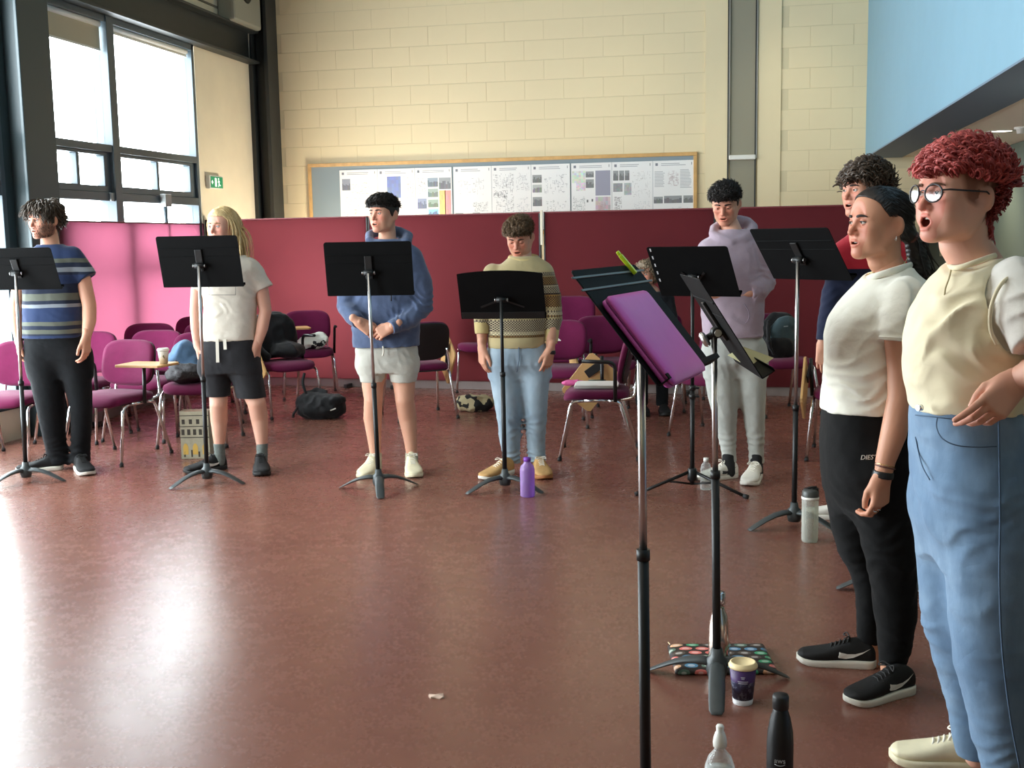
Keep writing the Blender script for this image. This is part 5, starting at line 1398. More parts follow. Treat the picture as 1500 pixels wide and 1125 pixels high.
o = p.garment('sweater', v, knit, .0065, folds([(p.J(760, 490, .1), (.22, .2, .08), UP, .05, .007), (p.J(812, 450), (.1, .15, .12), UP, .045, .008), (p.J(708, 450), (.1, .15, .12), UP, .045, .008)], .0022, 18, 7))
v = Vol(); p.limb(v, [(808, 482, .0505, .03), (807, 500, .044, .04)], .0, cut=True, cut0=True); p.garment('cuff', v, M['oat_knit'], .005, None, o)
v = Vol(); p.limb(v, [(706, 472, .0505, .03), (706, 489, .044, .04)], .0, cut=True, cut0=True); p.garment('cuff', v, M['oat_knit'], .005, None, o)
mb = MB(); ring = [p.J(767+20.5*math.cos(a), 377.5+4*math.sin(a), .066*math.sin(a)) for a in np.linspace(0, 2*PI, 25)]
mb.tube(ring, .012, 8, cap=False); mb.build('rib_collar', M['oat_knit'], o)
t = NT('light_denim'); zz = t.sep()[2]
t.set(color=t.mix(t.math('MULTIPLY', t.noise(9, 5, .6), .6), t.ramp(t.noise(4, 3), [(.3, rgb(140, 160, 176)), (.7, rgb(186, 202, 212))]), rgb(112, 132, 152)), rough=.9, spec=.2, sheen=.15)
t.bump(t.math('ADD', t.noise(40, 4, .6), t.math('MULTIPLY', t.noise(900, 2), .2)), .3, .005); M['light_denim'] = t.m
v = Vol(); p.loft(v, [(717, 797, 500, .115, 0), (714, 800, 515, .12, 0), (715, 804, 533, .115, 0), (724, 799, 550, .05, 0)], .01)
p.limb(v, [(716, 760, 525, 0), (717, 761, 550, 0), (722, 764, 580, .015), (727, 764, 609, .02), (731, 763, 640, 0), (735, 762, 663, -.01), (736, 763, 678, -.02)], .05, cut=True, hem=DOWN); p.limb(v, [(760, 805, 525, 0), (762, 806, 550, 0), (765, 803, 580, .015), (769, 801, 609, .02), (771, 799, 640, 0), (772, 799, 660, -.01), (773, 800, 675, -.02)], .05, cut=True, hem=DOWN)
o = p.garment('jeans', v, M['light_denim'], .0065, folds([(p.J(748, 622, .03), (.12, .15, .10), UP+VR*.5, .05, .016), (p.J(785, 622, .03), (.12, .15, .10), UP-VR*.4, .05, .016), (p.J(748, 668), (.12, .15, .07), UP, .035, .010), (p.J(786, 668), (.12, .15, .06), UP, .035, .010), (p.J(760, 535, .1), (.2, .2, .07), UP*.6+VR, .05, .006)], .002, 18, 8))
mb = MB(); mb.tube([p.J(760, 508, .124), p.J(760, 528, .128), p.J(757, 545, .118)], .003, 6); mb.build('fly_seam', plain('denim_stitch', rgb(90, 104, 122), .8), o)
v = Vol(); p.limb(v, [(806.5, 513, .033, .078), (806, 519, .033, .08)], 0, cut=True, cut0=True); p.garment('wrist_strap', v, M['black_plastic'], .004, None)
foot(p, 749, 693, 40, (shoe_tan, sole_white), laces=lace_white); foot(p, 788, 690, -8, (shoe_tan, sole_gum), laces=lace_white)
th = hairline(.044, -.020, -.07)
HC = cap(th, .006, .002, 70, extra=lambda v: v.ell((0, -.010, .074), (.076, .092, .042), .02)); P, N = roots(HC, 1300, lambda q: q[:, 2] > .035, 14)
fl = flow(P, N, lambda q: np.stack([-q[:, 0]*2-.2, -1+0*q[:, 0], .2+0*q[:, 0]], 1))
p.hair([HC, locks(P, N, fl, .032, .0032, .8, .9, 5, 6, .42, .006, jit=.06)], hair_mat('brown_hair', rgb(76, 58, 42), rgb(126, 100, 72)))

# ============ 5: lavender hoodie
p = Person(1072, 700, 'person in a lavender hoodie and pale grey sweatpants')
p.head(1063, 298, 22, 20, 0, dict(mouth=.35, blush=.8, lid=.7, jaw=.95, lip=(.92, .58, .56)))
p.bv = Vol(); p.neck(p.J(1074, 344), .054, .062)
p.loft(p.bv, [(1032, 1108, 356, .08, 0), (1032, 1112, 390, .10, 0), (1035, 1112, 490, .10, 0), (1036, 1114, 530, .09, 0)], .03)
p.limb(p.bv, [(1103, 427.5, .024, .10), (1096, 428.5, .027, .11)], .01); p.limb(p.bv, [(1036, 430, .026, .08), (1044, 430, .027, .10)], .01)
p.limb(p.bv, [(1052, 560, .06, 0), (1067, 670, .028, 0), (1067, 685, .028, 0)], .02); p.limb(p.bv, [(1102, 560, .06, 0), (1107, 670, .028, 0), (1108, 688, .028, 0)], .02)
p.hand(p.J(1098, 428.5, .11), -VR*1.0+VF*.05, UP*.75-VF*.6, (K3, .8, .1, False)); p.hand(p.J(1043, 430, .10), VR*1.0+VF*.05, UP*.75-VF*.6, (K3, .8, .1, True))
p.body(SK2)
p.face(rgb(60, 46, 34), 0, plain('black_brow_2', rgb(34, 28, 25), .8), (-.05, -.4))
M['lavender'] = cloth('lavender_fleece', rgb(176, 158, 172), .07, 600, .3, .95, .3)
v = Vol(); p.loft(v, [(1055, 1094, 336, .064, 0), (1042, 1106, 344, .085, 0), (1030, 1114, 358, .105, 0), (1026, 1118, 385, .13, 0), (1027, 1119, 420, .14, 0), (1027, 1119, 455, .14, 0), (1029, 1117, 480, .135, 0), (1030, 1118, 493, .13, 0)], .01)
p.limb(v, [(1104, 366, .072, 0), (1118, 392, .068, 0), (1120, 414, .066, .02), (1112, 424, .056, .07), (1101, 428, .048, .105)], .03, cut=True); p.limb(v, [(1038, 368, .072, 0), (1026, 398, .066, .02), (1027, 424, .058, .06), (1040, 430, .048, .09)], .03, cut=True)
p.limb(v, [(1044, 342, .026, .02), (1046, 334, .026, -.04), (1060, 327, .03, -.085), (1078, 323, .036, -.10), (1094, 326, .036, -.085), (1102, 333, .034, -.04), (1101, 342, .030, .03), (1088, 350, .026, .07), (1072, 354, .022, .085), (1058, 350, .024, .07), (1046, 344, .026, .03)], .015)
o = p.garment('hoodie', v, M['lavender'], .007, folds([(p.J(1122, 408, .03), (.12, .2, .12), UP+VR*.3, .045, .011), (p.J(1075, 470, .1), (.22, .2, .1), UP*.8+VR*.3, .06, .007), (p.J(1108, 380, .05), (.1, .2, .12), VR+UP*.4, .06, .008)], .0025, 16, 9))
v = Vol(); p.limb(v, [(1103, 427.5, .050, .10), (1098, 428.5, .044, .11)], .0, cut=True, cut0=True); p.garment('cuff', v, M['lavender'], .005, None, o)
mb = MB(); mb.tube(bez([p.J(1090, 445, .15), p.J(1096, 455, .148), p.J(1097, 466, .145), p.J(1092, 474, .145)], 5), .003, 6); mb.build('pouch_pocket_seam', plain('lavender_stitch', rgb(140, 124, 138), .9), o)
M['grey_fleece'] = cloth('pale_grey_jersey', rgb(184, 186, 180), .08, 700, .3)
v = Vol(); p.loft(v, [(1036, 1112, 485, .10, 0), (1030, 1119, 505, .118, 0), (1030, 1122, 530, .115, 0), (1041, 1115, 548, .05, 0)], .01)
p.limb(v, [(1031, 1076, 520, 0), (1032, 1079, 548, 0), (1036, 1080, 575, .01), (1043, 1080, 605, .015), (1052, 1079, 640, 0), (1057, 1078, 662, -.01), (1058, 1079, 676, -.015)], .05, cut=True, hem=DOWN); p.limb(v, [(1076, 1122, 520, 0), (1077, 1123, 548, 0), (1082, 1122, 575, .01), (1088, 1121, 605, .015), (1094, 1120, 640, 0), (1097, 1119, 662, -.01), (1097, 1120, 678, -.015)], .05, cut=True, hem=DOWN)
p.garment('sweatpants', v, M['grey_fleece'], .0065, folds([(p.J(1064, 655), (.12, .15, .1), UP, .04, .009), (p.J(1108, 655), (.12, .15, .1), UP, .04, .009), (p.J(1070, 600, .03), (.1, .15, .15), VR+UP*.5, .07, .009), (p.J(1105, 600, .03), (.1, .15, .15), VR-UP*.5, .07, .009), (p.J(1075, 540, .1), (.1, .2, .08), VR+UP*.5, .05, .008)], .002, 18, 10))
for x in (1067, 1108):
    v = Vol(); p.limb(v, [(x, 668, .038, 0), (x, 692, .042, 0)], .01); p.garment('sock', v, plain('black_sock', rgb(26, 26, 28), .9), .005, None)
foot(p, 1078, 698, 64, (shoe_white, shoe_white), swoosh=black_print, laces=lace_white); foot(p, 1108, 699, 22, (shoe_white, shoe_white), swoosh=black_print, laces=lace_white)
HC = cap(th, .006, .002, 70, extra=lambda v: v.ell((0, -.010, .076), (.077, .092, .042), .02)); P, N = roots(HC, 1300, lambda q: q[:, 2] > .035, 15)
fl = flow(P, N, lambda q: np.stack([q[:, 0]*4, -.8+0*q[:, 0], .2+0*q[:, 0]], 1))
p.hair([HC, locks(P, N, fl, .032, .0034, 1.0, .9, 4, 7, .42, .007, jit=.06)], hm3)
def foot2(s, heel, toe, mats, L=.27, **kw):
    a = G(*heel)-s.o; b = G(*toe)-s.o; a[2] = b[2] = 0; d = (b-a)/np.linalg.norm(b-a)
    return shoe(s.e, a, a+d*L, mats, L, **kw)
# ============ 6: seated person far behind
p = Person(957, 594, 'seated person with grey blond curls and dark clothes, far back between two stands')
p.head(946, 401, 28, 2, 0, dict(mouth=.15, blush=.6, full=.003), dd=.05, h=.0035, scale=.94)
p.bv = Vol(); p.neck(p.J(956, 428), .05, .06); p.loft(p.bv, [(938, 976, 430, .07, 0), (934, 982, 460, .09, 0), (936, 982, 505, .1, 0)], .02)
for (x, x2) in ((945, 940), (972, 970)): p.limb(p.bv, [(x, 504, .07, .05), (x2, 505, .055, .42), (x2, 592, .04, .45)], .02)
p.limb(p.bv, [(938, 440, .04, 0), (932, 478, .035, .1), (944, 492, .025, .3)], .01); p.limb(p.bv, [(980, 440, .04, 0), (986, 478, .035, .1), (972, 492, .025, .3)], .01)
p.hand(p.J(945, 492, .31), -VF+VR*.2-UP*.2, UP, (REL, .6, .2, True), .0035); p.hand(p.J(971, 492, .31), -VF-VR*.2-UP*.2, UP, (REL, .6, .2, False), .0035)
p.body(SK2, .011)
p.face(rgb(70, 60, 50), 0, plain('grey_brow', rgb(120, 100, 80), .8), (-.1, 0))
M['dark_knit'] = cloth('black_knit', rgb(26, 26, 30), .12, 500, .3)
v = Vol(); p.loft(v, [(942, 972, 427, .07, 0), (934, 982, 434, .09, 0), (930, 986, 460, .12, 0), (932, 985, 508, .13, 0)], .01)
p.limb(v, [(937, 438, .055, 0), (931, 478, .05, .1), (941, 490, .04, .26)], .02, cut=True); p.limb(v, [(979, 438, .055, 0), (986, 478, .05, .1), (975, 490, .04, .26)], .02, cut=True)
p.garment('cardigan', v, M['dark_knit'], .01, folds([], .003))
v = Vol()
for (x, x2) in ((945, 940), (972, 970)): p.limb(v, [(x, 505, .088, .02), (x2, 506, .07, .42), (x2, 540, .055, .45), (x2, 594, .052, .45)], .02, cut=True)
p.garment('trousers', v, M['black_denim'], .01, folds([], .003))
for x2 in (940, 970):
    g = p.J(x2, 576, .40); g[2] = 0; shoe(p.e, g, g-VF*.25, (shoe_black, sole_black), .25)
th = hairline(.06, -.05, -.1)
P, N = scalp(700, lambda q: q[:, 2] > th(q[:, 0], q[:, 1]), 16)
fl = flow(P, N, lambda q: np.stack([q[:, 0]*12, .2+0*q[:, 0], -.6+0*q[:, 0]], 1))
p.hair([cap(th, .014, .010, 50), locks(P[:420], N[:420], fl[:420], .085, .0055, 1.5, 1.2, 6, 12, .3, .011, taper=.7, tp=2.5, jit=.03)], hair_mat('grey_blond_hair', rgb(150, 130, 104), rgb(96, 80, 64)))

# ============ 7: red and navy top
p = Person(1246, 762, 'person with dark curls in a red and navy top, half hidden behind the black joggers')
p.head(1265, 279, 62, 0, 0, dict(mouth=.45, blush=.9, jaw=.95), scale=1.12)
p.bv = Vol(); p.neck(p.J(1275, 338), .052, .064); p.loft(p.bv, [(1245, 1310, 352, .08, 0), (1235, 1325, 400, .10, 0), (1235, 1320, 520, .1, 0)], .03)
p.limb(p.bv, [(1214, 470, .035, .05), (1206, 506, .027, .08)], .01)
p.limb(p.bv, [(1250, 560, .07, 0), (1240, 740, .04, 0)], .02); p.limb(p.bv, [(1295, 560, .07, -.05), (1290, 735, .04, -.05)], .02)
p.limb(p.bv, [(1330, 470, .035, -.05), (1326, 510, .027, -.05)], .01)
p.hand(p.J(1206, 505, .08), DOWN+VR*.02, -VR*.4-VF*.9, (REL, .8, .1, True)); p.hand(p.J(1326, 510, -.05), DOWN, VR, (REL, .8, .1, False), .0035)
p.body(SK2)
p.face(rgb(60, 46, 34), 0, plain('dark_brow_3', rgb(46, 34, 28), .8), (-.1, 0))
t = NT('red_navy_jersey'); z = t.sep()[2]; t.set(color=t.ramp(t.math('DIVIDE', z, 2.0), [(0, rgb(32, 38, 62)), (.655, rgb(204, 50, 66))], 'CONSTANT'), rough=.9, spec=.2, sheen=.2); t.bump(t.noise(60, 4), .25, .005)
v = Vol(); p.loft(v, [(1254, 1300, 336, .066, 0), (1240, 1316, 345, .085, 0), (1226, 1332, 360, .11, 0), (1220, 1338, 390, .13, 0), (1215, 1338, 430, .135, 0), (1214, 1336, 500, .135, 0), (1214, 1334, 545, .135, 0)], .01)
p.limb(v, [(1240, 372, .072, .02), (1222, 430, .062, .04), (1214, 470, .055, .06), (1208, 500, .045, .08)], .03, cut=True); p.limb(v, [(1322, 372, .07, -.02), (1332, 440, .06, -.05), (1328, 500, .045, -.05)], .03, cut=True)
p.garment('pullover', v, t.m, .0075, folds([(p.J(1220, 440, .05), (.1, .15, .15), UP, .05, .008), (p.J(1260, 400, .1), (.2, .2, .12), VR+UP, .07, .008)], .0025, 16, 21))
v = Vol(); p.loft(v, [(1220, 1328, 535, .12, 0), (1216, 1332, 570, .125, 0), (1222, 1330, 600, .11, 0)], .01)
p.limb(v, [(1216, 1276, 590, 0), (1220, 1270, 660, 0), (1224, 1262, 745, 0)], .02, cut=True, hem=DOWN); p.limb(v, [(1268, 1334, 590, -.05), (1270, 1325, 660, -.05), (1272, 1315, 742, -.05)], .02, cut=True, hem=DOWN)
p.garment('trousers', v, cloth('navy_trousers', rgb(36, 40, 56), .1, 700, .25), .0085, folds([], .003, 14, 22))
foot2(p, (1256, 762), (1200, 758), (shoe_white, shoe_white), laces=lace_white); foot2(p, (1298, 748), (1250, 746), (shoe_white, shoe_white))
th = hairline(.050, -.02, -.075)
P, N = scalp(900, lambda q: (q[:, 2] > th(q[:, 0], q[:, 1])) & (q[:, 2] > .0), 17)
fl = flow(P, N, lambda q: np.stack([q[:, 0]*5, -.6+0*q[:, 0], .1+0*q[:, 0]], 1))
p.hair([cap(th, .008, .006, 60, extra=lambda v: v.ell((0, -.004, .074), (.080, .096, .044), .02)), locks(P[:420], N[:420], fl[:420], .048, .0058, 1.4, .8, 7, 14, .45, .013, off=.012, sides=4, taper=.6, tp=3, jit=.02)], hair_mat('dark_curls', rgb(44, 34, 28), rgb(86, 68, 52)))

# ============ 8: off-white tee and black joggers, in profile
p = Person(1292, 990, 'person in profile with a dark ponytail, off-white tee and black joggers')
PH8 = 72; FW = -VF*math.cos(math.radians(PH8))-VR*math.sin(math.radians(PH8)); SDE = np.cross(UP, FW)     # forward, and towards the near (left) side
p.head(1287, 327, PH8, -2, 0, dict(mouth=.32, blush=.5, lip=(.90, .56, .56), full=.005, lid=.3, nose=1.05), scale=.975, h=.0021)
p.bv = Vol(); p.neck(p.J(1310, 408), .050, .054); p.loft(p.bv, [(1282, 1332, 428, .07, 0), (1250, 1342, 446, .11, 0), (1225, 1335, 480, .11, 0), (1220, 1325, 600, .11, 0), (1220, 1330, 660, .12, 0)], .03)
p.limb(p.bv, [(1320, 452, .044, .165), (1317, 495, .0455, .185), (1320, 540, .042, .19), (1320, 580, .041, .195), (1309, 635, .040, .20), (1297, 675, .031, .20), (1294, 695, .0275, .205)], .015)
p.limb(p.bv, [(1316, 452, .044, -.165), (1312, 540, .041, -.19), (1306, 580, .040, -.19), (1275, 660, .032, -.18), (1262, 690, .028, -.18)], .015)
p.limb(p.bv, [(1255, 650, .05, -.07), (1270, 800, .040, -.10), (1275, 915, .030, -.10), (1275, 945, .034, -.10), (1277, 968, .036, -.10)], .015); p.limb(p.bv, [(1290, 650, .05, .07), (1305, 800, .045, .10), (1308, 945, .040, .10), (1308, 975, .040, .10), (1310, 1005, .042, .10)], .015)
K8 = ((26, 48, 28), (30, 52, 30), (36, 56, 32), (42, 60, 34))
p.hand(p.J(1293, 697, .205), DOWN*1+FW*.10, SDE*.9+FW*-.25, (K8, .15, .75, False), .0021, .96); p.hand(p.J(1262, 692, -.18), DOWN*1+FW*.05, -SDE, (K8, .6, .1, True), .003)
p.body(SK3, .0065)
p.face(rgb(66, 48, 34), 0, plain('dark_brow_4', rgb(40, 30, 26), .8), (-.1, 0), lash=True, thick=1.15)
t = NT('off_white_jersey_near'); t.set(color=t.ramp(t.noise(5, 4), [(.3, rgb(236, 233, 218)), (.7, rgb(244, 242, 230))]), rough=.9, spec=.2, sheen=.2)
t.bump(t.math('ADD', t.crease(7, 1.4), t.math('ADD', t.math('MULTIPLY', t.noise(1100, 2), .2), t.noise(28, 4, .6))), .35, .007); tee8 = t.m
v = Vol(); p.loft(v, [(1278, 1334, 392, .072, 0), (1268, 1345, 404, .10, 0), (1256, 1357, 418, .145, 0), (1236, 1358, 438, .165, 0), (1217, 1352, 464, .165, 0), (1210, 1346, 490, .155, 0), (1210, 1340, 520, .145, 0), (1208, 1336, 555, .145, 0), (1205, 1335, 582, .15, 0), (1204, 1336, 600, .152, 0)], .01)
p.limb(v, [(1328, 436, .066, .15), (1319, 466, .064, .175), (1315, 497, .058, .185)], .03, cut=True, hem=DOWN+VR*.08); p.limb(v, [(1322, 438, .066, -.15), (1312, 495, .058, -.18)], .03, cut=True)
v.cutplane(p.J(1300, 397, 0), UP*.95+FW*.30)
o = p.garment('tee', v, tee8, .005, folds([(p.J(1240, 500, .1), (.10, .2, .05), FW+UP*.5, .04, .008), (p.J(1265, 545, .14), (.22, .2, .10), UP+FW*.45, .065, .010), (p.J(1290, 585, .14), (.2, .2, .05), UP+FW*.5, .035, .008), (p.J(1315, 455, .2), (.12, .15, .12), UP*.6+FW, .05, .009), (p.J(1280, 450, .14), (.1, .15, .08), UP+FW*.8, .06, .008), (p.J(1315, 490, .2), (.1, .15, .03), UP, .03, .005)], .0025, 16, 31))
mb = MB(); ring = [p.J(1303.5+30.5*math.cos(a), 398-12*math.cos(a)*-.75-0*math.sin(a), .088*math.sin(a)) for a in np.linspace(0, 2*PI, 33)]
ring = [p.J(1303+31*math.cos(a), 398-9.5*math.cos(a), .085*math.sin(a)) for a in np.linspace(0, 2*PI, 33)]
mb.tube(ring, .007, 8, cap=False, flat=(UP, 1.6)); mb.build('neck_rib', tee8, o)
mb = MB(); ring = [p.J(1315.5+27*math.cos(a), 495+2*math.cos(a), .185+.0595*math.sin(a)) for a in np.linspace(0, 2*PI, 25)]
mb.tube(ring, .003, 6, cap=False); mb.build('sleeve_hem', tee8, o)
# black joggers
M['black_jersey'] = cloth('black_jersey', rgb(15, 15, 16), .15, 800, .3, .9, .04)
v = Vol(); p.loft(v, [(1208, 1328, 588, .135, 0), (1205, 1340, 612, .155, 0), (1203, 1350, 650, .172, 0), (1206, 1350, 692, .17, 0), (1213, 1342, 720, .13, 0), (1234, 1322, 750, .06, 0)], .01)
p.limb(v, [(1207, 1285, 690, -.085), (1208, 1290, 720, -.09), (1215, 1292, 760, -.095), (1226, 1294, 800, -.10), (1244, 1296, 830, -.10), (1252, 1296, 870, -.10), (1254, 1294, 905, -.10), (1256, 1289, 941, -.10)], .05, cut=True, hem=DOWN)
p.limb(v, [(1236, 1348, 690, .075), (1242, 1348, 720, .08), (1254, 1345, 760, .09), (1266, 1344, 810, .10), (1276, 1343, 860, .10), (1281, 1344, 905, .10), (1286, 1336, 948, .10), (1287, 1326, 973, .10)], .05, cut=True, hem=DOWN+FW*.1)
o = p.garment('joggers', v, M['black_jersey'], .006, folds([(p.J(1250, 820, 0), (.12, .2, .12), UP+FW*.6, .06, .012), (p.J(1315, 840, .15), (.12, .2, .12), UP+FW*.4, .07, .012), (p.J(1305, 955, .15), (.1, .15, .07), UP, .04, .010), (p.J(1275, 740, .1), (.2, .2, .12), FW*.8+UP, .07, .010), (p.J(1270, 925, -.05), (.1, .15, .07), UP, .04, .010)], .0025, 14, 32))
def lettering(text, size, Mt, mat, parent, name, ext=.0006):
    cu = bpy.data.curves.new(name, 'FONT'); cu.body = text; cu.size = size; cu.extrude = ext; cu.align_x = 'CENTER'; cu.resolution_u = 3; cu.shear = .2 if name == 'lettering' else 0
    tmp = bpy.data.objects.new(name+'_tmp', cu); COL.objects.link(tmp)
    me = bpy.data.meshes.new_from_object(tmp.evaluated_get(bpy.context.evaluated_depsgraph_get())); bpy.data.objects.remove(tmp)
    me.transform(Mt); return kid(parent, link_mesh(name, me, parent, mat))
c = p.J(1274.5, 673, .178); xa = (p.J(1296, 672, .178)-p.J(1262, 673, .178)); xa /= np.linalg.norm(xa); za = -VF*.98; za /= np.linalg.norm(za); ya = np.cross(za, xa)
LM8 = Matrix(((xa[0], ya[0], za[0], c[0]), (xa[1], ya[1], za[1], c[1]), (xa[2], ya[2], za[2], c[2]), (0, 0, 0, 1)))
lettering('DIESEL', .021, LM8, white_print, o, 'lettering')
foot2(p, (1282, 977), (1188, 970), (shoe_black, sole_white), .262, swoosh=white_print, laces=lace_black); foot2(p, (1334, 1012), (1238, 1034), (shoe_black, sole_white), .265, swoosh=white_print, laces=lace_black)
# jewellery
v = Vol(); p.limb(v, [(1294.5, 690, .0325, .205), (1292.5, 700, .0335, .205)], 0, cut=True, cut0=True); p.garment('wrist_band', v, M['black_plastic'], .0035, None)
def ringtube(c, r, ax, th, name, mat, parent, n=28, e=(1, 1)):
    ax = np.array(ax, float); ax /= np.linalg.norm(ax); a = np.cross(ax, [0.3, .1, 1]); a /= np.linalg.norm(a); b = np.cross(ax, a)
    mb = MB(); mb.tube([c+a*r*e[0]*math.cos(w)+b*r*e[1]*math.sin(w) for w in np.linspace(0, 2*PI, n+1)], th, 6, cap=False); return mb.build(name, mat, parent)
gold = plain('gold', (.80, .58, .28, 1), .25, 1.0); silver = plain('silver', (.80, .80, .80, 1), .2, 1.0); bead = plain('dark_beads', rgb(96, 56, 48), .4)
ringtube(p.J(1296.5, 684, .205), .0305, DOWN+FW*.25, .0022, 'bead_bracelet', bead, p.e); ringtube(p.J(1297, 681, .205), .0305, DOWN+FW*.25, .0014, 'chain_bracelet', gold, p.e)
Rh = frame_of(DOWN*1+FW*.10, SDE*.9+FW*-.25); wr = p.J(1293, 697, .205)
for kx, ky, an in ((.010, .096, 30), (-.010, .092, 36)):
    an = math.radians(an); ringtube((np.array([kx, ky+.022*math.cos(an), -.022*math.sin(an)])*.96) @ Rh.T + wr, .0100, Rh @ np.array([0, math.cos(an), -math.sin(an)]), .0022, 'ring', silver, p.e)
ringtube(p.toh((.083, .008, -.050)), .0085, p.hR[:, 0]*.3+p.hR[:, 1], .0013, 'earring', silver, p.e)
mb = MB(); mb.tube(bez([p.J(1331, 375, .03), p.J(1318, 393, .065), p.J(1296, 401, .07), p.J(1276, 399, .045), p.J(1268, 404, .0), p.J(1274, 400, -.05)], 8), .0016, 6); mb.build('necklace', gold, p.e)
# hair
def thp(x, y): return np.interp(y, [-.10, -.084, -.074, -.058, -.040, -.026, -.012, .004, .020, .036, .050, .07, .13], [.11, .090, .085, .074, .056, .034, .018, .026, .026, .008, -.050, -.085, -.090])
vv = skull(.0045); vv.p.append((lambda X, Y, Z: thp(X+0*Z, Y+0*Z)-Z, None, None, 0, 'cut'))
pt = [(0, .105, -.02), (.005, .132, -.050), (.01, .148, -.095), (.012, .165, -.150), (.01, .175, -.195)]
vv.tube(pt, [.034, .026, .034, .034, .012], .02)
V, Fq = vv.mesh(.0032, .02, lambda q: .0010*np.sin(q[:, 0]*900+2*vnoise(q*25))*(q[:, 1] < .02)+.0012*np.sin(q[:, 2]*420+q[:, 1]*160+3*vnoise(q*25))*(q[:, 1] >= .02)+.001*vnoise(q*60)); V = relax(V, Fq, 1, .4)
hm8 = hair_mat('glossy_black_hair', rgb(22, 18, 18), rgb(40, 32, 30), .38)
P, N = roots((V, Fq), 1500, lambda q: (q[:, 1] < .10) & (q[:, 1] > -.035), 18, .0002)
fl = flow(P, N, lambda q: np.stack([-q[:, 0]*2, 1+0*q[:, 0], np.where(q[:, 1] < -.02, 1.0, -.35-q[:, 2]*2)], 1))
R_ = np.random.RandomState(5); tp = np.array(pt[1:3]); n_ = 160
Pp = np.array([0.006, .140, -.06])+R_.normal(0, .012, (n_, 3)); Np = R_.normal(size=(n_, 3)); Np /= np.linalg.norm(Np, axis=1)[:, None]; Dp = np.tile([0.02, .32, -1.0], (n_, 1))+R_.normal(0, .12, (n_, 3)); Dp /= np.linalg.norm(Dp, axis=1)[:, None]
p.hair([(V, Fq), locks(P, N, fl, np.where(P[:, 1] < .02, .026, .045), .0015, .4, .35, 7, 7, .0, .0005, off=-.02, jit=.008), locks(Pp, Np, Dp, .17, .0032, .6, .25, 8, 8, .08, .006)], hm8)
mb = MB(); q = [p.toh((.005+.026*math.cos(a), .128+.010*math.sin(a)*0+.022*math.sin(a)*.6, -.046+.022*math.sin(a)*.8)) for a in np.linspace(0, 2*PI, 20)]
mb.tube(q, .006, 8, cap=False); mb.build('hair_tie', bead, p.e)

# ============ 9: cream gilet and jeans, nearest on the right
p = Person(1440, 1172, 'person with red curly hair, glasses, cream gilet and blue jeans, nearest on the right')
PH9 = 70; FW = -VF*math.cos(math.radians(PH9))-VR*math.sin(math.radians(PH9)); SDE = np.cross(UP, FW)
p.head(1402, 286, PH9, -3, 0, dict(mouth=.95, blush=.9, full=.010, lip=(.92, .56, .56), shaved=.92, shaved_col=(.34, .25, .21), jaw=1.04), scale=1.0, h=.0019)
p.bv = Vol(); p.neck(p.J(1440, 402), .058, .060); p.loft(p.bv, [(1405, 1470, 425, .07, 0), (1375, 1490, 450, .12, 0), (1355, 1490, 520, .12, 0), (1355, 1480, 610, .12, 0), (1355, 1500, 700, .13, 0)], .03)
p.limb(p.bv, [(1502, 450, .044, .16), (1530, 500, .046, .24), (1545, 525, .043, .27), (1522, 545, .041, .26), (1502, 552, .034, .235), (1488, 562, .029, .22)], .015)
p.limb(p.bv, [(1480, 450, .044, -.155), (1480, 540, .042, -.2), (1460, 640, .034, -.2), (1455, 680, .028, -.2)], .015)
p.limb(p.bv, [(1400, 700, .05, -.07), (1400, 900, .045, -.09), (1424, 1060, .034, -.09), (1432, 1108, .034, -.09)], .015); p.limb(p.bv, [(1440, 700, .05, .07), (1450, 900, .045, .10), (1480, 1140, .040, .10), (1485, 1190, .042, .10)], .015)
K9 = ((8, 14, 10), (24, 34, 20), (34, 44, 24), (40, 50, 26))
p.hand(p.J(1490, 559, .222), FW*.80+DOWN*.62+SDE*.04, SDE*.95+UP*.25, (K9, .6, .9, False), .0019, 1.0); p.hand(p.J(1455, 682, -.2), DOWN, -SDE, (REL, .6, .1, True), .003)
p.body(skin_mat('rosy_skin', rgb(222, 170, 148)), .0065)
p.face(rgb(84, 92, 96), 0, plain('sandy_brow', rgb(112, 80, 60), .8), (-.05, .02), lash=True)
t = NT('cream_quilted_gilet'); t.set(color=t.ramp(t.noise(3, 4), [(.3, rgb(226, 213, 178)), (.7, rgb(238, 226, 194))]), rough=.75, spec=.25, sheen=.25); t.bump(t.math('ADD', t.math('MULTIPLY', t.noise(900, 2), .15), t.math('ADD', t.crease(5, 1.2), t.noise(16, 4, .55))), .3, .009); gil = t.m
v = Vol(); p.loft(v, [(1392, 1466, 380, .078, 0), (1386, 1478, 390, .10, 0), (1374, 1496, 404, .145, 0), (1356, 1512, 430, .175, 0), (1343, 1518, 455, .18, 0), (1334, 1520, 485, .178, 0), (1330, 1516, 520, .172, 0), (1332, 1505, 560, .168, 0), (1338, 1494, 585, .165, 0), (1341, 1490, 598, .160, 0)], .01)
v.cutplane(p.J(1430, 379, 0), UP*.93+FW*.36)
# armhole towards the camera
v.ell(p.J(1500, 446, .19), (.075, .10, .125), .012, 's', np.stack([FW, SDE, UP], 1))
o = p.garment('gilet', v, gil, .005, folds([(p.J(1385, 500, .12), (.16, .2, .16), UP+FW*.5, .10, .014), (p.J(1440, 560, .16), (.18, .2, .10), UP-FW*.7, .06, .012), (p.J(1360, 560, .1), (.12, .2, .1), UP+FW*.2, .07, .009), (p.J(1420, 430, .15), (.15, .2, .1), UP*.6+FW, .08, .008)], .003, 13, 33))
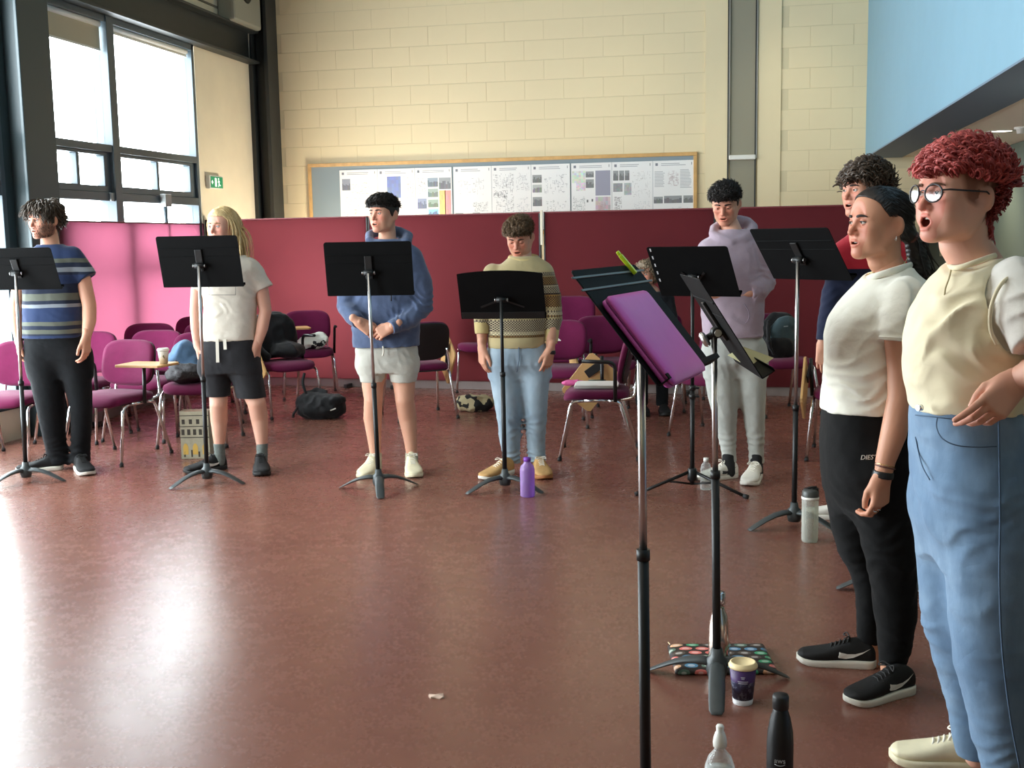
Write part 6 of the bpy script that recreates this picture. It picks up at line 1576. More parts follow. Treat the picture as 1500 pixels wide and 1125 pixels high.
# rolled edge of the armhole, neck and zip line
def edge(pts, r, name, mat, parent, n=8):
    mb = MB(); mb.tube(bez(pts, n), r, 8); return mb.build(name, mat, parent)
edge([p.J(1490, 397, .15), p.J(1466, 417, .188), p.J(1452, 449, .198), p.J(1451, 482, .192), p.J(1460, 505, .184)], .0045, 'armhole_binding', gil, o)
edge([p.J(1391, 389, -.03), p.J(1396, 392, .03), p.J(1408, 391, .068), p.J(1432, 383, .085), p.J(1458, 374, .068)], .007, 'neck_binding', gil, o)
edge([p.J(1393, 396, .05), p.J(1390, 408, .075), p.J(1385, 422, .09), p.J(1383, 436, .095)], .0022, 'placket_seam', plain('cream_stitch', rgb(190, 174, 134), .8), o)
# white tee under the gilet: sleeve
v = Vol(); p.limb(v, [(1490, 420, .074, .12), (1506, 455, .076, .19), (1526, 500, .068, .235)], .02, cut=True); p.limb(v, [(1480, 425, .07, -.12), (1482, 500, .064, -.19)], .02, cut=True)
p.loft(v, [(1400, 1470, 392, .075, 0), (1392, 1488, 410, .13, 0), (1372, 1500, 440, .155, 0), (1372, 1498, 520, .152, 0)], .02)
p.garment('tee', v, cloth('white_jersey', rgb(226, 222, 214), .04, 900, .3), .005, folds([(p.J(1498, 460, .2), (.15, .2, .14), UP+FW, .05, .009)], .0025, 16, 34))
# jeans
t = NT('blue_denim'); z = t.sep()[2]
base = t.ramp(t.noise(3.2, 5, .6), [(.28, rgb(104, 132, 162)), (.5, rgb(126, 154, 182)), (.72, rgb(158, 182, 204))])
t.set(color=t.mix(t.math('MULTIPLY', t.noise(26, 5, .65, stretch=(1, 1, .25)), .8), base, rgb(86, 112, 142)), rough=.9, spec=.2, sheen=.15)
t.bump(t.math('ADD', t.math('ADD', t.crease(7, 1.5), t.noise(36, 4, .6, stretch=(1, 1, .4))), t.math('MULTIPLY', t.noise(1000, 2), .25)), .35, .006); M['blue_denim'] = t.m
v = Vol(); p.loft(v, [(1343, 1478, 594, .15, 0), (1340, 1495, 615, .165, 0), (1339, 1520, 660, .185, 0), (1341, 1535, 715, .195, 0), (1346, 1528, 765, .165, 0), (1366, 1508, 808, .08, 0)], .01)
p.limb(v, [(1342, 1436, 735, -.085), (1342, 1440, 790, -.09), (1345, 1442, 850, -.09), (1349, 1446, 905, -.09), (1364, 1450, 950, -.09), (1380, 1452, 1005, -.09), (1390, 1450, 1050, -.09), (1396, 1452, 1085, -.09), (1399, 1455, 1106, -.09)], .06, cut=True, hem=DOWN)
p.limb(v, [(1378, 1532, 735, .085), (1384, 1530, 790, .10), (1386, 1526, 850, .10), (1389, 1524, 905, .10), (1397, 1521, 965, .10), (1411, 1520, 1020, .10), (1424, 1520, 1075, .10), (1436, 1521, 1120, .10), (1448, 1524, 1180, .10)], .06, cut=True, hem=DOWN)
o = p.garment('jeans', v, M['blue_denim'], .0055, folds([(p.J(1365, 740, .1), (.12, .2, .16), FW*.9+UP*.6, .06, .011), (p.J(1420, 745, .18), (.2, .2, .06), UP+FW*.2, .035, .005), (p.J(1375, 930, -.05), (.1, .2, .12), UP+FW*.6, .08, .012), (p.J(1430, 960, .2), (.12, .2, .14), UP+FW*.5, .09, .012), (p.J(1420, 1070, 0), (.15, .3, .10), UP+FW*.2, .05, .010)], .003, 11, 35))
stitch = plain('denim_seam', rgb(74, 96, 122), .85)
edge([p.J(1463, 612, .17), p.J(1464, 680, .198), p.J(1465, 760, .222), p.J(1464, 850, .23), p.J(1468, 950, .225), p.J(1480, 1050, .215), p.J(1494, 1125, .21)], .0024, 'side_seam', stitch, o)
edge([p.J(1373, 612, .125), p.J(1372, 626, .14), p.J(1380, 642, .165), p.J(1400, 652, .185), p.J(1430, 655, .197), p.J(1460, 654, .198)], .0016, 'pocket_seam', stitch, o)
edge([p.J(1341, 608, .02), p.J(1360, 610, .11), p.J(1400, 614, .155), p.J(1460, 618, .172)], .0014, 'waistband_seam', stitch, o)
edge([p.J(1341, 640, .0), p.J(1346, 665, .03), p.J(1352, 685, .07), p.J(1362, 703, .10)], .0016, 'fly_seam', stitch, o)
mb = MB(); q = p.J(1350, 597, .085); mb.tube([q, q-SDE*0+FW*.012], .008, 12); mb.build('button', silver, o)
foot2(p, (1448, 1128), (1319, 1114), (shoe_cream, shoe_cream), .262, laces=lace_white, wide=1.05); foot2(p, (1500, 1200), (1380, 1200), (shoe_cream, shoe_cream), .262, laces=lace_white)
# glasses
mb = MB()
fm = plain('dark_frame', rgb(34, 30, 34), .3)
ge = empty('glasses'); ge.parent = p.e; kid(p.e, ge)
mb = MB()
for sx in (-1, 1):
    c = np.array([sx*.034, -.1005, -.001])
    mb.tube([p.toh(c+np.array([.0235*math.cos(a), .006*math.cos(a)*sx, .0215*math.sin(a)])) for a in np.linspace(0, 2*PI, 29)], .0022, 8, cap=False)
    mb.tube([p.toh(q) for q in [(sx*.0575, -.094, .006), (sx*.072, -.085, .007), (sx*.0815, -.03, .006), (sx*.0835, .015, .006), (sx*.085, .035, -.008)]], .0022, 8)
mb.tube([p.toh(q) for q in [(-.0105, -.1025, .004), (0, -.106, .007), (.0105, -.1025, .004)]], .0016, 8)
mb.build('frame', fm, ge, weld=False)
lm = NT('lens_glass'); tr = lm.n('ShaderNodeBsdfTransparent'); gl = lm.n('ShaderNodeBsdfGlossy'); gl.inputs['Roughness'].default_value = .03; mx = lm.n('ShaderNodeMixShader'); mx.inputs[0].default_value = .045
lm.l(tr.outputs[0], mx.inputs[1]); lm.l(gl.outputs[0], mx.inputs[2]); lm.l(mx.outputs[0], lm.t.nodes['Material Output'].inputs[0])
for sx in (-1, 1):
    c = np.array([sx*.034, -.1005, -.001]); rg = [[p.toh(c+np.array([.0228*math.cos(a), .006*math.cos(a)*sx+o_, .0208*math.sin(a)])) for a in np.linspace(0, 2*PI, 25)[:-1]] for o_ in (-.0004, .0004)]
    mb = MB(); mb.rings(rg, smooth=False); mb.build('lens', lm.m, ge)
# hair: red curls on top, longer at the nape
th = lambda x, y: np.interp(y, [-.10, -.07, -.04, 0, .05, .12], [.060, .054, .050, .044, .038, .02])
P, N = scalp(1000, lambda q: (q[:, 2] > th(q[:, 0], q[:, 1])), 19)
fl = flow(P, N, lambda q: np.stack([q[:, 0]*4, -.5+q[:, 1]*6, .1+0*q[:, 0]], 1))
hr = hair_mat('red_hair', rgb(196, 84, 78), rgb(128, 44, 46), .55)
P2, N2 = scalp(620, lambda q: (q[:, 1] > .055) & (q[:, 2] < .07) & (q[:, 2] > -.085), 20, rad=(.078, .098, .095))
fl2 = flow(P2, N2, lambda q: np.stack([q[:, 0]*3, .1+0*q[:, 0], -1+0*q[:, 0]], 1))
P3, N3 = scalp(260, lambda q: (q[:, 1] > .045) & (q[:, 2] < -.05) & (q[:, 2] > -.11), 21, rad=(.066, .095, .14))
fl3 = flow(P3, N3, lambda q: np.stack([q[:, 0]*3, .3+0*q[:, 0], -1+0*q[:, 0]], 1))
p.hair([cap(th, .007, .005, 55, .003, extra=lambda v: v.ell((0, .006, .074), (.076, .094, .040), .02)), locks(P[:560], N[:560], fl[:560], .040, .0050, 1.35, .9, 9, 14, .5, .012, off=.014, sides=4, taper=.7, tp=3, jit=.02), locks(P[560:], N[560:], fl[560:], .036, .0024, 1.1, .8, 12, 12, .6, .010, off=.014, sides=3, taper=.7, tp=2, jit=.03), locks(P2[:360], N2[:360], fl2[:360], .036, .0044, 1.3, .7, 10, 14, .35, .010, off=.006, sides=4, taper=.7, tp=3, jit=.02), locks(P3[:150], N3[:150], fl3[:150], .060, .0044, 1.4, .5, 11, 14, .35, .010, sides=4, taper=.7, tp=3, jit=.02)], hr)
# ------------------------------------------------------------------ things on stands, chairs and floor
def wp(o, w): o.location = tuple(w); return o
# purple folder on the nearest stand (desk axes: x along the desk, y towards the reader, z up the desk)
e8, M8 = ST[8]; B8 = Vector(e8.location)
W8 = Matrix.Translation(B8) @ M8
def on_desk(name, label, cat, Wm, x, y, z): 
    e = empty(name, (0, 0, 0), 0, label, cat); e.matrix_world = Wm @ Matrix.Translation((x, y, z)); return e
M['purple'] = plain('purple_padded_cover', rgb(204, 92, 188), .42, 0, .5, .05, 8, .12); M['purple_d'] = plain('purple_edge', rgb(122, 40, 112), .5)
f = on_desk('folder', 'puffy purple zipped folder propped on the nearest stand', 'folder', W8, .075, .004, -.055)
b = MB(); rg = []
def rr(a, c, r, y, n=6):
    out = []
    for (cx, cz, a0) in ((a-r, c-r, 0), (-a+r, c-r, 1), (-a+r, -c+r, 2), (a-r, -c+r, 3)):
        for k in range(n): w = (a0+k/(n-1))*PI/2; out.append((cx+r*math.cos(w), y, cz+r*math.sin(w)))
    return out
for (s_, y) in ((-.004, .0), (.0, .004), (.0, .010), (-.006, .014)): rg.append(rr(.142+s_, .120+s_, .014, y))
b.rings(rg); b.build('back_cover', M['purple'], f)
rg = []
for (s_, y) in ((-.007, .013), (0, .016), (.001, .021), (-.004, .026), (-.016, .0295), (-.05, .0315), (-.1, .032)): rg.append(rr(.142+s_, .120+s_, max(.014+s_*.05, .004), y))
b = MB(); b.rings(rg); b.build('front_cover', M['purple'], f)
b = MB(); b.tube([(x, .0138, z) for (x, _, z) in rr(.140, .118, .014, 0)]+[(.140, .0138, .104)], .0028, 6, cap=False); b.build('zip', M['purple_d'], f)
b = MB(); b.box((-.0065, .0, -.03), (.0065, .010, .03)); b.box((-.0055, .001, .03), (.0055, .009, .042))
o = b.build('highlighter', plain('lime_plastic', rgb(196, 226, 40), .35), None, .002); o.matrix_world = W8 @ Matrix.Translation((-.15, .004, .155)) @ Matrix.Rotation(.15, 4, 'Y'); tag(o, 'lime green highlighter pen at the top of the nearest stand', 'pen')
for zz in (.137, .103):
    b = MB(); b.box((-.262, .0012, zz-.003), (.262, .0042, zz+.003), M=M8); kid(e8, b.build('stiffening_rib', plain('worn_edge_metal', rgb(92, 98, 98), .4, .3), e8, .001))
# sheet sticking out of the edge-on stand
e7, M7 = ST[7]
vs = [AT(1066, 520, 3.86), AT(1090, 508, 3.84), AT(1133, 524, 3.72), AT(1108, 543, 3.70)]
b = MB(); b.add([v for v in vs]+[v-np.array([.0, .0, .0012]) for v in vs], [(0, 1, 2, 3), (7, 6, 5, 4), (0, 4, 5, 1), (1, 5, 6, 2), (2, 6, 7, 3), (3, 7, 4, 0)])
tag(b.build('music_sheet', plain('olive_paper', rgb(176, 170, 128), .8)), 'yellowish sheet sticking out below the edge-on stand', 'paper')
b = MB(); b.lathe([(.001, 0), (.020, .001), (.027, .006), (.027, .014), (.020, .021), (.001, .022)], n=20)
o = b.build('knob', M['steel'], e7); o.matrix_local = M7 @ Matrix.Translation((.0, -.055, -.02)) @ Matrix.Rotation(PI/2, 4, 'X'); kid(e7, o)
b = MB(); b.tube([M7 @ Vector((0, -.002, -.02)), M7 @ Vector((0, -.058, -.02))], .011, 10); kid(e7, b.build('pivot', M['black_metal'], e7))

def clear_plastic(name, c, a=.82, r=.06):
    t = NT(name); tr = t.n('ShaderNodeBsdfTransparent'); tr.inputs[0].default_value = c; mx = t.n('ShaderNodeMixShader'); lw = t.n('ShaderNodeLayerWeight')
    t.set(color=(min(1, c[0]*.9), min(1, c[1]*.9), min(1, c[2]*.9), 1), rough=r, spec=.8)
    f_ = t.math('MULTIPLY_ADD', t.math('POWER', lw.outputs['Facing'], 2.0), .55, 1-a); t.l(f_, mx.inputs[0]); t.l(tr.outputs[0], mx.inputs[1]); t.l(t.b.outputs[0], mx.inputs[2]); t.l(mx.outputs[0], t.t.nodes['Material Output'].inputs[0]); return t.m
clear = clear_plastic('clear_plastic', (.90, .93, .92, 1)); frost = clear_plastic('frosted_plastic', (.84, .85, .78, 1), .72, .25); violet = clear_plastic('violet_plastic', (.62, .40, .86, 1), .6, .12); water = clear_plastic('water', (.86, .88, .86, 1), .88, .02)
def bottle(name, px, py, label, prof, mat, cap_prof=None, cap_mat=None, cat='bottle', extra=None):
    g = G(px, py); e = empty(name, g, 0, label, cat); e.location.z = 0
    b = MB(); b.lathe(prof, n=28); b.build('body', mat, e)
    if cap_prof: b = MB(); b.lathe(cap_prof, n=24); b.build('cap', cap_mat or mat, e)
    if extra: extra(e)
    return e
# violet bottle (sits behind the arched-desk stand)
bottle('water_bottle', 773, 727, 'violet translucent bottle on the floor beside the tan shoes', [(.001, .002), (.038, .0), (.043, .006), (.043, .16), (.038, .18), (.022, .196), (.019, .205), (.019, .226)], violet, [(.0195, .208), (.0215, .209), (.0215, .230), (.001, .231)], plain('violet_cap', rgb(120, 60, 170), .4))
bottle('water_bottle', 1034, 717, 'small clear bottle on the floor beside the white swoosh shoe', [(.001, .003), (.028, 0), (.033, .006), (.033, .05), (.030, .06), (.033, .07), (.033, .12), (.026, .15), (.014, .165), (.013, .178)], clear, [(.0145, .168), (.0155, .168), (.0155, .190), (.001, .191)], M['white_plastic'])
def sport(e):
    b = MB(); b.lathe([(.001, .003), (.036, .004), (.036, .17), (.001, .17)], n=24); b.build('water', water, e)
    b = MB(); b.tube([(-.03, 0, .258), (-.005, -.002, .268), (.03, 0, .272)], .006, 8); b.box((.008, -.014, .224), (.038, .014, .268)); b.build('lid_handle', M['black_plastic'], e, .002)
    b = MB(); b.lathe([(.0405, .212), (.0425, .213), (.0425, .224), (.0405, .225)], n=28); b.build('white_band', M['white_plastic'], e)
bottle('sports_bottle', 1186, 793, 'tall frosted bottle with a black and white lid beside the black joggers', [(.001, .001), (.036, 0), (.040, .008), (.040, .205), (.037, .215)], frost, [(.039, .215), (.041, .225), (.040, .250), (.030, .262), (.001, .262)], plain('grey_lid', rgb(70, 72, 70), .4), extra=sport)
# flask behind the edge-on stand
bottle('steel_flask', 1053, 975, 'polished rose and steel flask standing behind the pole of the edge-on stand', [(.001, .001), (.034, 0), (.0365, .006), (.0365, .10), (.0345, .15), (.028, .185), (.019, .205), (.0185, .215)], plain('rose_steel', (.78, .66, .58, 1), .18, 1.0), [(.019, .214), (.0215, .216), (.0225, .235), (.0215, .262), (.019, .266), (.001, .266)], M['chrome'])
def printed_cup(e, c1, c2):
    pass
def cup(px, py, label, body, lid, h=.125, r0=.031, r1=.043, at=None, band=None, text=None):
    g = G(px, py) if at is None else np.array(at, float); e = empty('paper_cup', g, 0, label, 'cup')
    if at is None: e.location.z = 0
    b = MB(); b.lathe([(.001, .004), (r0-.002, .004), (r0, 0), (r1, h), (r1-.002, h)], n=30); b.build('cup_wall', body, e)
    if band is not None:
        b = MB(); q = lambda z: r0+(r1-r0)*z/h+.0006; b.lathe([(q(.0), 0), (q(.0), .001), (q(h*.14), h*.14), (q(h*.14)-.0008, h*.14)], n=30); b.build('foot_band', band, e)
    b = MB(); b.lathe([(r1+.0015, h-.008), (r1+.003, h-.006), (r1+.003, h), (r1+.001, h+.003), (r1-.003, h+.010), (r1-.007, h+.011), (r1-.009, h+.007), (.001, h+.007)], n=30); b.build('lid', lid, e)
    return e
t = NT('purple_cup_print'); t.set(color=t.ramp(t.noise(46, 5, .7), [(.42, rgb(44, 34, 74)), (.52, rgb(64, 58, 96)), (.56, rgb(150, 152, 176)), (.6, rgb(60, 46, 92))]), rough=.5)
zc = t.sep()[2]; t.set(color=t.mix(t.math('GREATER_THAN', zc, .078), t.ramp(t.noise(46, 5, .7), [(.42, rgb(44, 40, 66)), (.52, rgb(60, 62, 92)), (.56, rgb(140, 146, 160)), (.6, rgb(52, 46, 78))]), rgb(66, 34, 92)))
cream_lid = plain('cream_lid', rgb(236, 214, 164), .45)
cup_p = cup(1088, 1029, 'dark purple paper cup with a cream lid, in front of the patterned pouch', t.m, cream_lid, .128, .031, .0435, band=plain('pale_foot', rgb(206, 204, 206), .5))
b = MB()
gc = np.array(cup_p.location)
tocam = (EYE-gc); tocam[2] = 0; tocam /= np.linalg.norm(tocam); sd = np.cross(UP, tocam)
def on_cup(u, z): 
    q = .031+(.0435-.031)*z/.128+.0012; a = u/q; return sd*q*math.sin(a)+tocam*q*math.cos(a)+UP*z
for (z, wd) in ((.094, .010), (.099, .014), (.084, .034), (.078, .030)):
    vs = [on_cup(u, zz) for zz in (z-.0018, z+.0018) for u in np.linspace(-wd/2, wd/2, 6)]
    b.add(vs, [(i, i+1, 7+i, 6+i) for i in range(5)])
kid(cup_p, b.build('printed_mark', plain('silver_print', rgb(176, 176, 190), .4), cup_p, weld=False))
# sports cap bottle and black flask at the lower edge
def squeeze(e):
    b = MB(); b.lathe([(.001, .004), (.036, .004), (.040, .05), (.0395, .115), (.001, .115)], n=26); b.build('water', water, e)
bottle('water_bottle', 1054, 1188, 'clear rounded bottle with a white sports cap at the lower picture edge', [(.001, .003), (.032, 0), (.038, .006), (.040, .05), (.0405, .10), (.0385, .125), (.030, .15), (.018, .165), (.0135, .172), (.0135, .185)], clear, [(.015, .176), (.0175, .178), (.0185, .19), (.016, .205), (.0125, .216), (.0095, .219), (.0105, .232), (.0085, .236), (.001, .236)], M['white_plastic'], extra=squeeze)
def aws(e):
    q = .0362; d = np.array([e.location.x, e.location.y])-EYE[:2]; d = -d/np.linalg.norm(d); sdv = np.array([-d[1], d[0]])
    Mt = Matrix(((sdv[0], 0, d[0], d[0]*q), (sdv[1], 0, d[1], d[1]*q), (0, 1, 0, .072), (0, 0, 0, 1)))
    cu = bpy.data.curves.new('logo', 'FONT'); cu.body = 'aws'; cu.size = .020; cu.extrude = .0004; cu.align_x = 'CENTER'; cu.resolution_u = 3
    tmp = bpy.data.objects.new('logo_tmp', cu); COL.objects.link(tmp)
    me = bpy.data.meshes.new_from_object(tmp.evaluated_get(bpy.context.evaluated_depsgraph_get())); bpy.data.objects.remove(tmp); me.transform(Mt)
    kid(e, link_mesh('logo', me, e, plain('grey_logo', rgb(176, 178, 180), .5)))
    b = MB(); b.tube([Mt @ Vector((x, -.0045-.0035*(1-(x/.014)**2), .0002-.5*x*x/q)) for x in np.linspace(-.014, .014, 9)], .0010, 6); kid(e, b.build('logo_smile', plain('grey_logo_2', rgb(176, 178, 180), .5), e))
bottle('black_flask', 1142, 1146, 'matt black flask at the lower picture edge, right of the clear bottle', [(.001, .001), (.034, 0), (.0362, .006), (.0362, .115), (.034, .150), (.027, .188), (.0205, .208), (.020, .214)], plain('matt_black_flask', rgb(20, 21, 23), .45, 0, .4), [(.0205, .213), (.022, .214), (.0225, .246), (.0205, .252), (.001, .253)], plain('black_cap', rgb(26, 27, 28), .5), extra=aws)
# patterned pouch on the floor
t = NT('pouch_ovals'); tc = t.sep()
mp = t.n('ShaderNodeCombineXYZ'); row = t.math('FLOOR', t.math('DIVIDE', tc[1], .040)); xo = t.math('ADD', t.math('DIVIDE', tc[0], .058), t.math('MULTIPLY', t.math('PINGPONG', row, 1.0), .5))
cx_ = t.math('SUBTRACT', t.math('FRACT', xo), .5); cy_ = t.math('SUBTRACT', t.math('FRACT', t.math('DIVIDE', tc[1], .040)), .5)
d_ = t.math('SQRT', t.math('ADD', t.math('MULTIPLY', cx_, cx_), t.math('MULTIPLY', cy_, cy_)))
wn = t.n('ShaderNodeTexWhiteNoise', noise_dimensions='2D'); cb = t.n('ShaderNodeCombineXYZ'); t.l(t.math('FLOOR', xo), cb.inputs[0]); t.l(row, cb.inputs[1]); t.l(cb.outputs[0], wn.inputs['Vector'])
oc = t.ramp(wn.outputs['Value'], [(0, rgb(66, 168, 120)), (.22, rgb(226, 118, 110)), (.42, rgb(92, 120, 104)), (.56, rgb(84, 134, 168)), (.7, rgb(222, 170, 130)), (.85, rgb(92, 80, 72))], 'CONSTANT')
inner = t.mix(t.math('LESS_THAN', d_, .22), oc, t.mix(.35, oc, (1, .95, .9, 1)))
t.set(color=t.mix(t.math('LESS_THAN', d_, .40), rgb(44, 36, 34), inner), rough=.45, spec=.5); t.bump(t.noise(50, 3), .15, .003)
g = (G(978, 985)+G(1131, 992)+G(1128, 955)+G(988, 944))/4
pe = empty('pouch', g, _yaw-.03, 'dark zipped pouch with coloured ovals lying behind the edge-on stand', 'pouch'); pe.location.z = 0
hx = .5*np.linalg.norm(G(980, 983)-G(1131, 990)); hy = .5*np.linalg.norm(G(988, 944)-G(980, 983))
b = MB(); rg = []
for (s_, z) in ((-.006, .0), (0, .004), (.001, .010), (-.004, .017), (-.016, .021), (-.05, .0235)): rg.append([(x, y, z+.002*math.sin(x*40)) for (x, z_, y) in rr(hx+s_, hy+s_, max(.012+s_*.1, .004), 0)])
b.rings(rg); b.build('fabric_shell', t.m, pe)
b = MB(); b.tube([(-hx+.01, hy+.001, .010), (hx-.01, hy+.001, .010)], .0028, 6); b.tube([(-hx+.012, hy, .012), (-hx+.005, hy+.012, .018)], .0022, 6); b.build('zip', plain('brass_zip', (.62, .52, .32, 1), .35, .9), pe, weld=False)
# scrap of tissue
b = MB(); rnd = random.Random(4); ring = [(.030*math.cos(a)*rnd.uniform(.6, 1.15), .022*math.sin(a)*rnd.uniform(.6, 1.2), .001+.006*rnd.random()) for a in np.linspace(0, 2*PI, 12)[:-1]]
b.add(ring+[(0, 0, .009)]+[(x, y, 0) for x, y, z in ring], [(i, (i+1) % 11, 11) for i in range(11)]+[(i, 12+i, 12+(i+1) % 11, (i+1) % 11) for i in range(11)]+[tuple(range(22, 11, -1))])
wp(tag(b.build('tissue_scrap', plain('tissue', rgb(214, 186, 168), .9)), 'small pale scrap of tissue alone on the open floor', 'scrap'), (*G(641, 1021)[:2], 0))

# white cup on the tablet of the chair by the striped tee
kraft = plain('white_cup_paper', rgb(228, 222, 208), .6)
q = G(240, 533, .6845); wc = cup(0, 0, 'white paper cup with a lid on a chair tablet beside the striped tee', kraft, M['white_plastic'], .098, .026, .038, at=tuple(q))
b = MB(); d = EYE-np.array(wc.location); d[2] = 0; d /= np.linalg.norm(d); s_ = np.cross(UP, d)
for (u, z, r) in ((0, .055, .006), (.004, .045, .004)): 
    vs = [d*.0375+s_*(u+r*math.cos(a))+UP*(z+r*1.4*math.sin(a)) for a in np.linspace(0, 2*PI, 13)[:-1]]; b.add(vs, [tuple(range(12))])
kid(wc, b.build('printed_mark', plain('olive_mark', rgb(120, 110, 70), .6), wc, weld=False))
def lump(name, centre, label, cat, prims, mat, h=.008, wr=None, rz=0.0, kind=None):
    """soft bag or garment from blended shapes; prims in metres around centre on its support"""
    v = Vol()
    for q in prims:
        if q[0] == 'e': v.ell(q[1], q[2], q[3] if len(q) > 3 else .03)
        else: v.tube(q[1], q[2], q[3] if len(q) > 3 else .02)
    v.cutplane((0, 0, 0), (0, 0, -1))
    V, Fq = v.mesh(h, .02, wr); V = relax(V, Fq, 1, .4)
    o = link_mesh(name, np_mesh(name, V, Fq), None, mat); o.location = tuple(float(c) for c in centre); o.rotation_euler = (0, 0, _yaw+rz)
    return tag(o, label, cat)
def crease(d1, d2, a=.006, fr=11):
    return lambda P: a*(np.abs(vnoise(P*fr+d1))-.4)*1.6+a*.5*vnoise(P*fr*2.4+d2)
# denim jacket and dark sequinned bag heaped on the chair behind the grey shorts
c8 = np.array(chs['c8'].location)+UP*.475
denim_d = cloth('mid_denim', rgb(84, 112, 142), .16, 800, .35)
lump('denim_jacket', c8-VR*.10-UP*.0+VF*.08, 'blue denim jacket heaped on the chair behind the white tee', 'jacket', [('e', (-.02, .02, .14), (.12, .09, .15)), ('e', (.06, .03, .08), (.13, .1, .09)), ('t', [(-.1, -.02, .02), (-.09, -.03, .14), (-.02, -.03, .25)], [.03, .035, .03])], denim_d, .009, crease(1, 2, .014, 9))
sq = plain('black_sequins', rgb(38, 34, 38), .25, .3, .6, .4, 160, .6)
lump('handbag', c8-VR*.06-VF*.12, 'dark glittering handbag on the chair under the denim jacket', 'bag', [('e', (0, 0, .06), (.15, .085, .075)), ('t', [(-.13, 0, .06), (-.06, -.02, .14), (.08, -.02, .12), (.14, 0, .03)], [.014, .016, .016, .014], .01)], sq, .008, crease(3, 4, .012, 14))
# black jacket hanging over the chair right of the grey shorts
ch = chs['c9']; Rz = Matrix.Rotation(ch.rotation_euler.z, 4, 'Z'); q = Matrix.Translation(ch.location) @ Rz @ Vector((0, .17, .47))
blk = cloth('black_nylon', rgb(20, 20, 22), .2, 600, .3, .6)
o = lump('jacket', q, 'black jacket hanging over the back of a chair right of the grey shorts', 'jacket', [('e', (0, .07, .25), (.25, .07, .16)), ('e', (0, -.03, .20), (.22, .06, .21)), ('e', (.06, -.14, .08), (.15, .14, .07)), ('t', [(-.2, -.02, .32), (-.22, -.07, .15), (-.16, -.16, .05)], [.05, .05, .04])], blk, .01, crease(5, 6, .016, 8)); o.rotation_euler = (0, 0, ch.rotation_euler.z)
# white and black cloth on the chair tablet
ch = chs['c10']; q = Matrix.Translation(ch.location) @ Matrix.Rotation(ch.rotation_euler.z, 4, 'Z') @ Vector((.03, -.10, .478))
t = NT('white_black_cloth'); t.set(color=t.ramp(t.noise(7, 3, .5), [(.60, rgb(214, 216, 206)), (.62, rgb(34, 36, 38))], 'CONSTANT'), rough=.85); t.bump(t.noise(40, 4), .3, .006)
lump('scarf', q, 'white and black crumpled cloth on a plum chair right of the black jacket', 'cloth', [('e', (0, 0, .05), (.14, .10, .07)), ('e', (.05, .03, .09), (.09, .07, .06)), ('e', (-.09, -.02, .03), (.09, .07, .04))], t.m, .008, crease(7, 8, .02, 11))
# black bag on the floor
g = G(468, 612); bagm = cloth('black_bag_nylon', rgb(24, 24, 26), .25, 500, .35, .6)
o = lump('rucksack', (g[0], g[1], 0), 'black rucksack slumped on the floor, right of the grey shorts', 'bag', [('e', (.02, 0, .08), (.21, .15, .10)), ('e', (-.06, .02, .14), (.14, .11, .08)), ('e', (.1, -.03, .16), (.13, .09, .045)), ('t', [(-.1, .02, .2), (-.02, .04, .235), (.06, .02, .22)], [.016, .018, .016], .008)], bagm, .008, crease(9, 10, .014, 12))
b = MB(); b.tube(bez([(-.16, -.05, .12), (-.2, -.1, .05), (-.22, -.02, .01)], 5), .012, 6, flat=((0, 0, 1), .5)); b.tube(bez([(-.1, -.02, .2), (-.13, .0, .3), (-.12, .04, .38)], 5), .012, 6); b.build('strap', bagm, o, weld=False)
b = MB(); b.beam((.12, -.158, .085), (.165, -.148, .10), .004, .010); b.build('tag_label', M['white_plastic'], o)
# beige and black patterned bag
t = NT('beige_black_pattern'); t.set(color=t.ramp(t.noise(13, 3, .4), [(.50, rgb(198, 184, 146)), (.53, rgb(30, 28, 28))], 'CONSTANT'), rough=.85)
g = G(695, 602)
lump('tote_bag', (g[0], g[1], 0), 'beige and black patterned bag on the floor left of the light jeans', 'bag', [('e', (0, 0, .06), (.17, .1, .075)), ('e', (-.06, 0, .09), (.10, .08, .05)), ('e', (.08, .01, .075), (.09, .08, .06)), ('t', [(-.05, -.04, .12), (.02, -.08, .13), (.09, -.04, .11)], [.012, .014, .012], .006)], t.m, .008, crease(11, 12, .012, 12))
# carrier bag printed with a stone house front
g = G(287, 671); cbw = 38/1685*depth_of(g); hh = 70/1685*depth_of(g)
cb = empty('carrier_bag', (g[0], g[1]+.03, 0), _yaw, 'upright paper carrier bag printed with a stone house front, behind the black swoosh shoes', 'bag')
stone = plain('printed_stone', rgb(176, 172, 150), .6, 0, .3, .12, 30); dkp = plain('printed_window', rgb(58, 54, 46), .5); ylp = plain('printed_doorway', rgb(214, 176, 84), .5); redp = plain('red_lining', rgb(176, 34, 44), .6)
b = MB(); w2 = cbw/2+.01; x0, x1, y0, y1 = -w2, w2, -.05, .05
b.box((x0, y0, 0), (x1, y0+.003, hh)); b.box((x0, y1-.003, 0), (x1, y1, hh)); b.box((x0, y0, 0), (x0+.003, y1, hh)); b.box((x1-.003, y0, 0), (x1, y1, hh)); b.box((x0, y0, 0), (x1, y1, .003)); b.build('paper_wall', stone, cb, weld=False)
b = MB(); b.box((x0+.004, y0+.004, hh-.03), (x1-.004, y1-.004, hh-.012)); b.build('lining', redp, cb)
b = MB()
for rz_, n, hz in ((.78, 4, .10), (.56, 5, .12), (.36, 1, .0)):
    for i in range(n):
        if n == 1: continue
        xx = x0+(x1-x0)*(i+.5)/n; b.box((xx-.011, y0-.0012, hh*rz_-hh*hz/2), (xx+.011, y0, hh*rz_+hh*hz/2))
for zz in (.90, .67, .44): b.box((x0, y0-.001, hh*zz), (x1, y0, hh*zz+.006))
